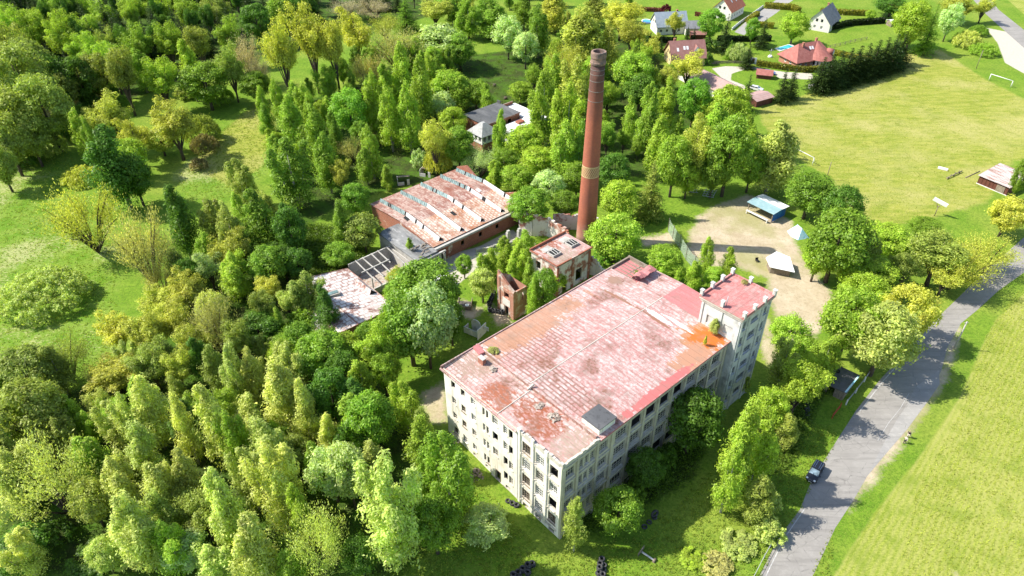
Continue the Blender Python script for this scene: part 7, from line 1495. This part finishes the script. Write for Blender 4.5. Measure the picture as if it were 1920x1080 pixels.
# ------------------------------------------------------------------ trees
def leaf_mesh(name, P, N, size, asp, rg, long_dir=None):
    """leaf quads at P with rough normals N"""
    n = len(P)
    N = N + rg.normal(size=(n, 3)) * .42; N /= np.linalg.norm(N, axis=1, keepdims=True) + 1e-9
    T = rg.normal(size=(n, 3)) if long_dir is None else long_dir + rg.normal(size=(n, 3)) * .35
    T -= N * (T * N).sum(1, keepdims=True); T /= np.linalg.norm(T, axis=1, keepdims=True) + 1e-9
    Bt = np.cross(N, T); s = size * rg.uniform(.6, 1.25, (n, 1))
    a, b_ = T * s, Bt * s * asp
    v = np.stack([P - a, P + b_ * .9 - a * .1, P + a, P - b_ * .9 - a * .1], 1).reshape(-1, 3).astype(np.float32)
    me = bpy.data.meshes.new(name)
    me.vertices.add(4 * n); me.vertices.foreach_set('co', v.ravel())
    me.loops.add(4 * n); me.loops.foreach_set('vertex_index', np.arange(4 * n, dtype=np.int32))
    me.polygons.add(n); me.polygons.foreach_set('loop_start', np.arange(0, 4 * n, 4, dtype=np.int32))
    me.update(calc_edges=True); me.materials.append(M['leaf']); return me
def clumps(cs, rad, per, rg, up=.25, droop=0.0):
    """leaves on the shells of ellipsoid clumps; cs (K,3), rad (K,3)"""
    K = len(cs); d = rg.normal(size=(K, per, 3)); d[..., 2] += up; d /= np.linalg.norm(d, axis=-1, keepdims=True)
    r = rg.uniform(.40, 1.10, (K, per, 1)) ** .6; r = np.where(rg.random((K, per, 1)) < .14, r * rg.uniform(1.1, 1.55, (K, per, 1)), r)
    rad = rad * rg.uniform(.75, 1.3, rad.shape)
    P = cs[:, None] + d * r * rad[:, None]; 
    P[..., 2] -= droop * (np.abs(d[..., 0]) + np.abs(d[..., 1])) * rad[:, None, 2] * .5
    N = d + np.array([0, 0, .35]); return P.reshape(-1, 3), N.reshape(-1, 3)
REF = {'b': (14.0, 6.0), 'r': (10.0, 8.0), 'l': (13.0, 9.0), 't': (9.0, 8.0), 's': (3.2, 4.5), 'S': (5.0, 16.0), 'w': (7.5, 6.0), 'c': (13.0, 6.0)}
def make_proto(form, seed):
    rg = np.random.default_rng(seed); rr = random.Random(seed); H, W = REF[form]; tr = MB(); long_dir = None
    size, asp = .26, .62
    limbs = []
    if form == 'b':
        k = rr.choice((2, 3, 4)); tops = [(0, 0, H, W * .36)] + [(rr.uniform(-1, 1) * W * .30, rr.uniform(-1, 1) * W * .30, H * rr.uniform(.68, .93), W * .27) for _ in range(k)]
        cs = []; rs = []
        for tx, ty, th, tw in tops:
            n = int(26 * tw / (W * .36) * th / H)
            for i in range(n):
                t = (i + rr.random()) / n; z = H * .20 + (th - H * .20) * t
                rad = tw * (1 - .88 * t ** 1.5) * (.55 + .45 * min(1, t * 4)); a = rr.uniform(0, 6.283); q = rad * math.sqrt(rr.uniform(.15, 1))
                cs.append((tx * (.35 + .65 * t) + q * math.cos(a), ty * (.35 + .65 * t) + q * math.sin(a), z)); s = rr.uniform(.45, .8) * (1.15 - .55 * t); rs.append((s, s, s * rr.uniform(1.3, 2.1)))
            limbs.append([(0, 0, H * .08), (tx * .5, ty * .5, H * .35), (tx, ty, th * .92)])
        cs, rs = np.array(cs), np.array(rs); P, N = clumps(cs, rs * 1.3, 185, rg, .1, .35); size, asp = .185, .42; long_dir = np.tile([0, 0, -.8], (len(P), 1))
    elif form in 'rw':
        n = 88 if form == 'r' else 72; cs = []; rs = []
        lob = [(rr.uniform(0, 6.28), rr.uniform(.75, 1.12)) for _ in range(5)]
        for i in range(n):
            zc = rr.uniform(-1, 1); a = rr.uniform(0, 6.283); k = 1 + .16 * sum(math.cos(a - l[0]) * (l[1] - .9) * 6 for l in lob) / 5
            rho = math.sqrt(max(0, 1 - zc * zc)) if zc > -.2 else math.sqrt(max(0, 1 - zc * zc * 1.6))
            q = rr.uniform(.55, 1) ** .5 * .40 * W * rho * k
            cs.append((q * math.cos(a), q * math.sin(a), H * .58 + zc * H * .36 * rr.uniform(.8, 1))); s = rr.uniform(.07, .125) * W; rs.append((s, s, s * .72))
        cs, rs = np.array(cs), np.array(rs); P, N = clumps(cs, rs * 1.2, 160 if form == 'r' else 130, rg, .5); size = .175 if form == 'r' else .16
        for i in range(8): c = cs[rr.randrange(len(cs))]; limbs.append([(0, 0, H * .2), (c[0] * .5, c[1] * .5, H * .42), tuple(c)])
    elif form == 'l':
        cs = []; rs = []; nl = 11
        for i in range(nl):
            a = i * 2.4 + rr.uniform(-.4, .4); sp = rr.uniform(.3, 1.0); tip = (W * .42 * sp * math.cos(a), W * .42 * sp * math.sin(a), H * (.62 + .34 * (1 - sp) + rr.uniform(-.05, .05)) if i else H * .95)
            mid = (tip[0] * .55, tip[1] * .55, H * .30 + tip[2] * .32); limbs.append([(0, 0, H * .15), mid, tip])
            for j in range(13):
                t = rr.uniform(-.25, 1.05); m_ = Vector(mid).lerp(Vector(tip), t); cs.append((m_.x + rr.uniform(-1, 1) * W * .10, m_.y + rr.uniform(-1, 1) * W * .10, m_.z + rr.uniform(-.6, .8))); s = rr.uniform(.5, .95); rs.append((s, s, s * .85))
        cs, rs = np.array(cs), np.array(rs); P, N = clumps(cs, rs * 1.25, 120, rg, .3); size = .165
    elif form == 't':
        P = []; T = []
        for i in range(46):
            a = rr.uniform(0, 6.283); e = math.acos(rr.uniform(.25, 1)); L = H * rr.uniform(.72, 1.0); d = Vector((math.sin(e) * math.cos(a) * W / H * .62, math.sin(e) * math.sin(a) * W / H * .62, math.cos(e) ** .5)); tip = d * L; mid = tip * .5 + Vector((0, 0, H * .08))
            if i < 16: limbs.append([(0, 0, .1), tuple(mid), tuple(tip * .95)])
            for j in range(165):
                t = rr.uniform(.42, 1.0) ** .75; c = (mid * (1 - t) * 2 * t + tip * t * t if t < .5 else mid.lerp(tip, (t - .5) * 2)); sp = .55 * t; P.append((c.x + rr.gauss(0, sp), c.y + rr.gauss(0, sp), max(.2, c.z + rr.gauss(0, sp)))); T.append((d.x, d.y, d.z + .4))
        P = np.array(P); N = rg.normal(size=P.shape); long_dir = np.array(T); size, asp = .15, .34
    elif form in 'sS':
        n = 70 if form == 's' else 260; cs = []; rs = []
        for i in range(n):
            a = rr.uniform(0, 6.283); q = math.sqrt(rr.random()) * .46; z = H * .9 * math.sqrt(max(0, 1 - (q / .5) ** 2)) * rr.uniform(.55, 1)
            s = (.085 if form == 's' else .042) * W * rr.uniform(.7, 1.25); cs.append((q * W * math.cos(a), q * W * math.sin(a), max(z - s * .4, s * .4))); rs.append((s, s, s * .8))
        cs, rs = np.array(cs), np.array(rs); P, N = clumps(cs, rs, 62 if form == 's' else 60, rg, .5); size = .15 if form == 's' else .19
        for i in range(6): c = cs[rr.randrange(len(cs))]; limbs.append([(0, 0, 0), (c[0] * .4, c[1] * .4, c[2] * .6), tuple(c)])
    elif form == 'c':
        P = []; T = []; nz = 26
        for i in range(nz):
            t = i / (nz - 1); z = H * (.06 + .92 * t); rad = W * .5 * (1 - t) ** .85 + .12; nb = max(4, int(15 * (1 - t) + 4))
            for j in range(nb):
                a = rr.uniform(0, 6.283); L = rad * rr.uniform(.75, 1.12)
                for k in range(max(4, int(L * 9))):
                    q = rr.uniform(.12, 1) * L; P.append((q * math.cos(a) + rr.gauss(0, .12 + .06 * q), q * math.sin(a) + rr.gauss(0, .12 + .06 * q), z - .28 * q + .12 * q * q / L * .8 + rr.gauss(0, .09))); T.append((math.cos(a), math.sin(a), -.25))
        P = np.array(P); N = np.tile([0, 0, 1.0], (len(P), 1)); long_dir = np.array(T); size, asp = .26, .34
        limbs.append([(0, 0, 0), (0, 0, H * .5), (0, 0, H * .96)])
    crown = leaf_mesh(form + '_crown', P, N, size, asp, rg, long_dir)
    R0 = {'b': .17, 'r': .24, 'l': .25, 't': .22, 's': .05, 'S': .1, 'w': .14, 'c': .2}[form]
    if form not in 'tsS': tr.tube([(0, 0, -.4), (.05, 0, H * .18), (0, .05, H * .5), (0, 0, H * .86)], [R0 * 1.25, R0, R0 * .65, R0 * .15], 7)
    for L in limbs: tr.tube(L, [R0 * .55, R0 * .38, R0 * .08], 5, 0, False)
    tm = tr.build('trunk', M['bark_birch'] if form == 'b' else M['bark']); me = tm.data; bpy.data.objects.remove(tm)
    return crown, me
PROTO = {}
for form, n in (('b', 6), ('r', 5), ('l', 4), ('t', 2), ('s', 2), ('S', 1), ('w', 2), ('c', 2)):
    PROTO[form] = [make_proto(form, 100 + 17 * i + ord(form)) for i in range(n)]
NAMES = {'b': 'birch_tree', 'r': 'leafy_tree', 'l': 'leafy_tree', 't': 'willow_tree', 's': 'bush', 'w': 'flowering_tree', 'c': 'spruce_tree'}
CATS = {'b': 'birch tree', 'r': 'tree', 'l': 'tree', 't': 'willow tree', 's': 'bush', 'w': 'tree', 'c': 'spruce tree'}
COLOUR_WORD = {'f': 'fresh green', 'm': 'mid-green', 'b': 'vivid green', 'd': 'dark green', 'y': 'yellow-green', 'a': 'golden', 't': 'tan', 'w': 'whitish green', 'o': 'olive', 'p': 'pale green', 'g': 'grey-brown', 'n': 'brownish', 'c': 'blackish green', 'q': 'dark red'}
FORM_WORD = {'b': ('slender', 'birch'), 'r': ('round-crowned', 'leafy tree'), 'l': ('loose-crowned', 'leafy tree'), 't': ('twiggy', 'willow'), 's': ('low', 'bush'), 'w': ('bushy', 'flowering tree'), 'c': ('pointed', 'spruce')}
ORDINAL = ['', 'second ', 'third ', 'fourth ', 'fifth ', 'sixth ', 'seventh ', 'eighth ', 'ninth ', 'tenth ', 'eleventh ', 'twelfth ']
def tree_labels():
    sets = {}
    for i, (x, y, h, wd, form, col) in enumerate(TREES):
        ds = [math.hypot(x - q[1], y - q[2]) for q in LANDMARKS]; j = ds.index(min(ds))
        big = 'tall ' if h > (14 if form in 'bl' else 12) else 'small ' if h < (2.2 if form == 's' else 8) else ''
        sets.setdefault((form, col, big, j), []).append((ds[j], i))
    out = {}
    for (form, col, big, j), v in sets.items():
        v.sort(); place = LANDMARKS[j][0]; base = big + FORM_WORD[form][0] + ' ' + COLOUR_WORD[col] + ' ' + FORM_WORD[form][1]
        for k, (d, i) in enumerate(v):
            if len(v) > 12: out[i] = (base + ' in the crowded stand by the ' + place, 'crowded ' + base + ' stand by the ' + place)
            elif len(v) == 1: out[i] = (base + ' near the ' + place, None)
            else: out[i] = (base + ', ' + ORDINAL[k] + 'nearest of them to the ' + place, None)
    return out
LABELS = tree_labels()
rt = random.Random(21)
for i, (x, y, h, wd, form, col) in enumerate(TREES):
    label, grp = LABELS[i]
    pf = 'S' if form == 's' and wd > 8 else form
    H, W = REF[pf]; crown, trunk = rt.choice(PROTO[pf]); z = float(hgt(x, y))
    root = empty(NAMES[form], (x, y, z - .05), rt.uniform(0, 6.28), label, CATS[form], grp)
    root.scale = (wd / W, wd / W, h / H)
    c = LEAF_COLOURS[col]; k = rt.uniform(.86, 1.16); j = rt.uniform(.94, 1.06)
    for nm, me in (('crown', crown), ('trunk', trunk)):
        o = bpy.data.objects.new(nm, me); C.objects.link(o); o.parent = root
        if nm == 'crown': o.color = (c[0] * k * j, c[1] * k, c[2] * k / j, 1)

# ------------------------------------------------------------------ undergrowth and rough grass
def scatter_leaves(name, n, polys, size, hmax, clump, col, seed, label_kind='stuff', avoid=None, up=1.0):
    rg = np.random.default_rng(seed); pts = []
    for poly, w_ in polys:
        xs = [p[0] for p in poly]; ys = [p[1] for p in poly]; k = int(n * w_); got = 0
        while got < k:
            x = rg.uniform(max(min(xs), -230), max(xs), 4000); y = rg.uniform(max(min(ys), 40), min(max(ys), 420), 4000)
            ok = pdist(x, y, poly) > 0
            if avoid is not None:
                for a in avoid: ok &= pdist(x, y, a) < .3
            pts.append(np.stack([x[ok], y[ok]], 1)); got += ok.sum()
    pts = np.concatenate(pts); rg.shuffle(pts); pts = pts[:n]
    m = len(pts); c = rg.uniform(.3, 1, (m, 1, 1)) * hmax
    P = np.concatenate([pts, hgt(pts[:, 0], pts[:, 1])[:, None]], 1)[:, None] + rg.normal(size=(m, clump, 3)) * np.concatenate([c * .6, c * .6, c * .15], 2)
    P[..., 2] += np.abs(rg.normal(size=(m, clump))) * c[..., 0] * .5 + .04
    P = P.reshape(-1, 3); N = rg.normal(size=P.shape) + np.array([0, 0, up])
    me = leaf_mesh(name, P, N, size, .5, rg); o = bpy.data.objects.new(name, me); C.objects.link(o); o.color = col + (1,); tag(o, kind='stuff'); return o
FIELD_TUFT = [(46, 46), (75, 46), (160, 120), (150, 150), (112, 127), (98, 113), (84, 94), (66, 74), (57, 60)]
FOOT = [[site(a, c) for a, c in q] for q in ([(-.3, -.3), (46, -.3), (46, 27.5), (-.3, 27.5)], [(39.6, -1.8), (49, -1.8), (49, 6.6), (39.6, 6.6)], [(30, 71), (58.6, 71), (58.6, 98), (30, 98)], [(12, 70), (30.4, 70), (30.4, 85.5), (12, 85.5)], [(-5.5, 60), (12.8, 60), (12.8, 81.5), (-5.5, 81.5)], [(42.5, 43), (53.8, 43), (53.8, 52), (42.5, 52)], [(30, 43.4), (34.5, 43.4), (34.5, 49), (30, 49)], [(76, 106), (102, 106), (102, 123.5), (76, 123.5)])]
scatter_leaves('undergrowth', 5200, [(MASKS['wood'][0], .34), (MASKS['wood'][2], .38), (MASKS['wood'][1], .16), (MASKS['wood'][3], .04), (MASKS['wood'][4], .04), (MASKS['wood'][5], .04)], .20, 1.5, 26, (.12, .20, .022), 1, avoid=FOOT)
RUIN = [site(a, c) for a, c in [(30, 52), (55, 50), (57, 62), (40, 68)]]
scatter_leaves('weeds', 260, [(RUIN, 1.0)], .17, 1.4, 40, (.20, .33, .03), 2, avoid=FOOT)
ROADP = ROAD_L + ROAD_R[::-1]
verge = [(44, 56), (56, 56), (62, 76), (76, 90), (84, 104), (96, 118), (110, 130), (112, 126), (96, 110), (84, 92), (66, 74), (60, 56)]
scatter_leaves('rough_grass', 14000, [(MASKS['marsh'][0], .42), (MASKS['marsh'][1], .10), ([(-20, 50), (44, 50), (52, 74), (58, 88), (46, 90), (20, 66), (5, 62), (-12, 84)], .48)], .13, .36, 7, (.26, .33, .05), 3, avoid=FOOT + [ROADP], up=.3)
scatter_leaves('crop_stubble', 22000, [(FIELD_TUFT, 1.0)], .10, .22, 5, (.40, .45, .08), 5, up=.5)
scatter_leaves('pitch_tufts', 9000, [(MASKS['pitch'][0], 1.0)], .11, .20, 4, (.36, .40, .08), 6, up=.8)
# plants growing on the roofs
for (v, u, z, wd, h, col, lb) in ((39.0, 2.6, 17.3, 3.0, 3.2, (.36, .42, .12), 'pale shrub growing on the factory roof against the tower wall'), (35.6, 1.9, 17.2, 1.0, 2.2, (.46, .48, .06), 'tiny yellow-green sapling sprouting from the orange rust on the roof'), (8.3, 24.4, 17.3, 2.2, .6, (.40, .42, .14), 'tan weeds along the parapet near the chimney stub'), (43.5, 23.2, 16.2, 1.8, 1.4, (.28, .40, .09), 'weeds growing out of the torn roof corner'), (47.9, 3.6, 23.0, 1.3, .8, (.40, .40, .14), 'tan weeds on the tower roof edge'), (25.6, 74.0, 5.0, 2.0, 3.4, (.26, .38, .06), 'birch sapling growing through the grey felt roof of the annex')):
    x, y = site(v, u); crown, trunk = PROTO['s' if h < 2 or wd > 3 else 'b'][0]; H, W = REF['s' if h < 2 or wd > 3 else 'b']
    root = empty('roof_plant', (x, y, z), v, lb, 'plant'); root.scale = (wd / W, wd / W, h / H)
    for nm, me in (('foliage', crown), ('stem', trunk)):
        o = bpy.data.objects.new(nm, me); C.objects.link(o); o.parent = root
        if nm == 'foliage': o.color = col + (1,)
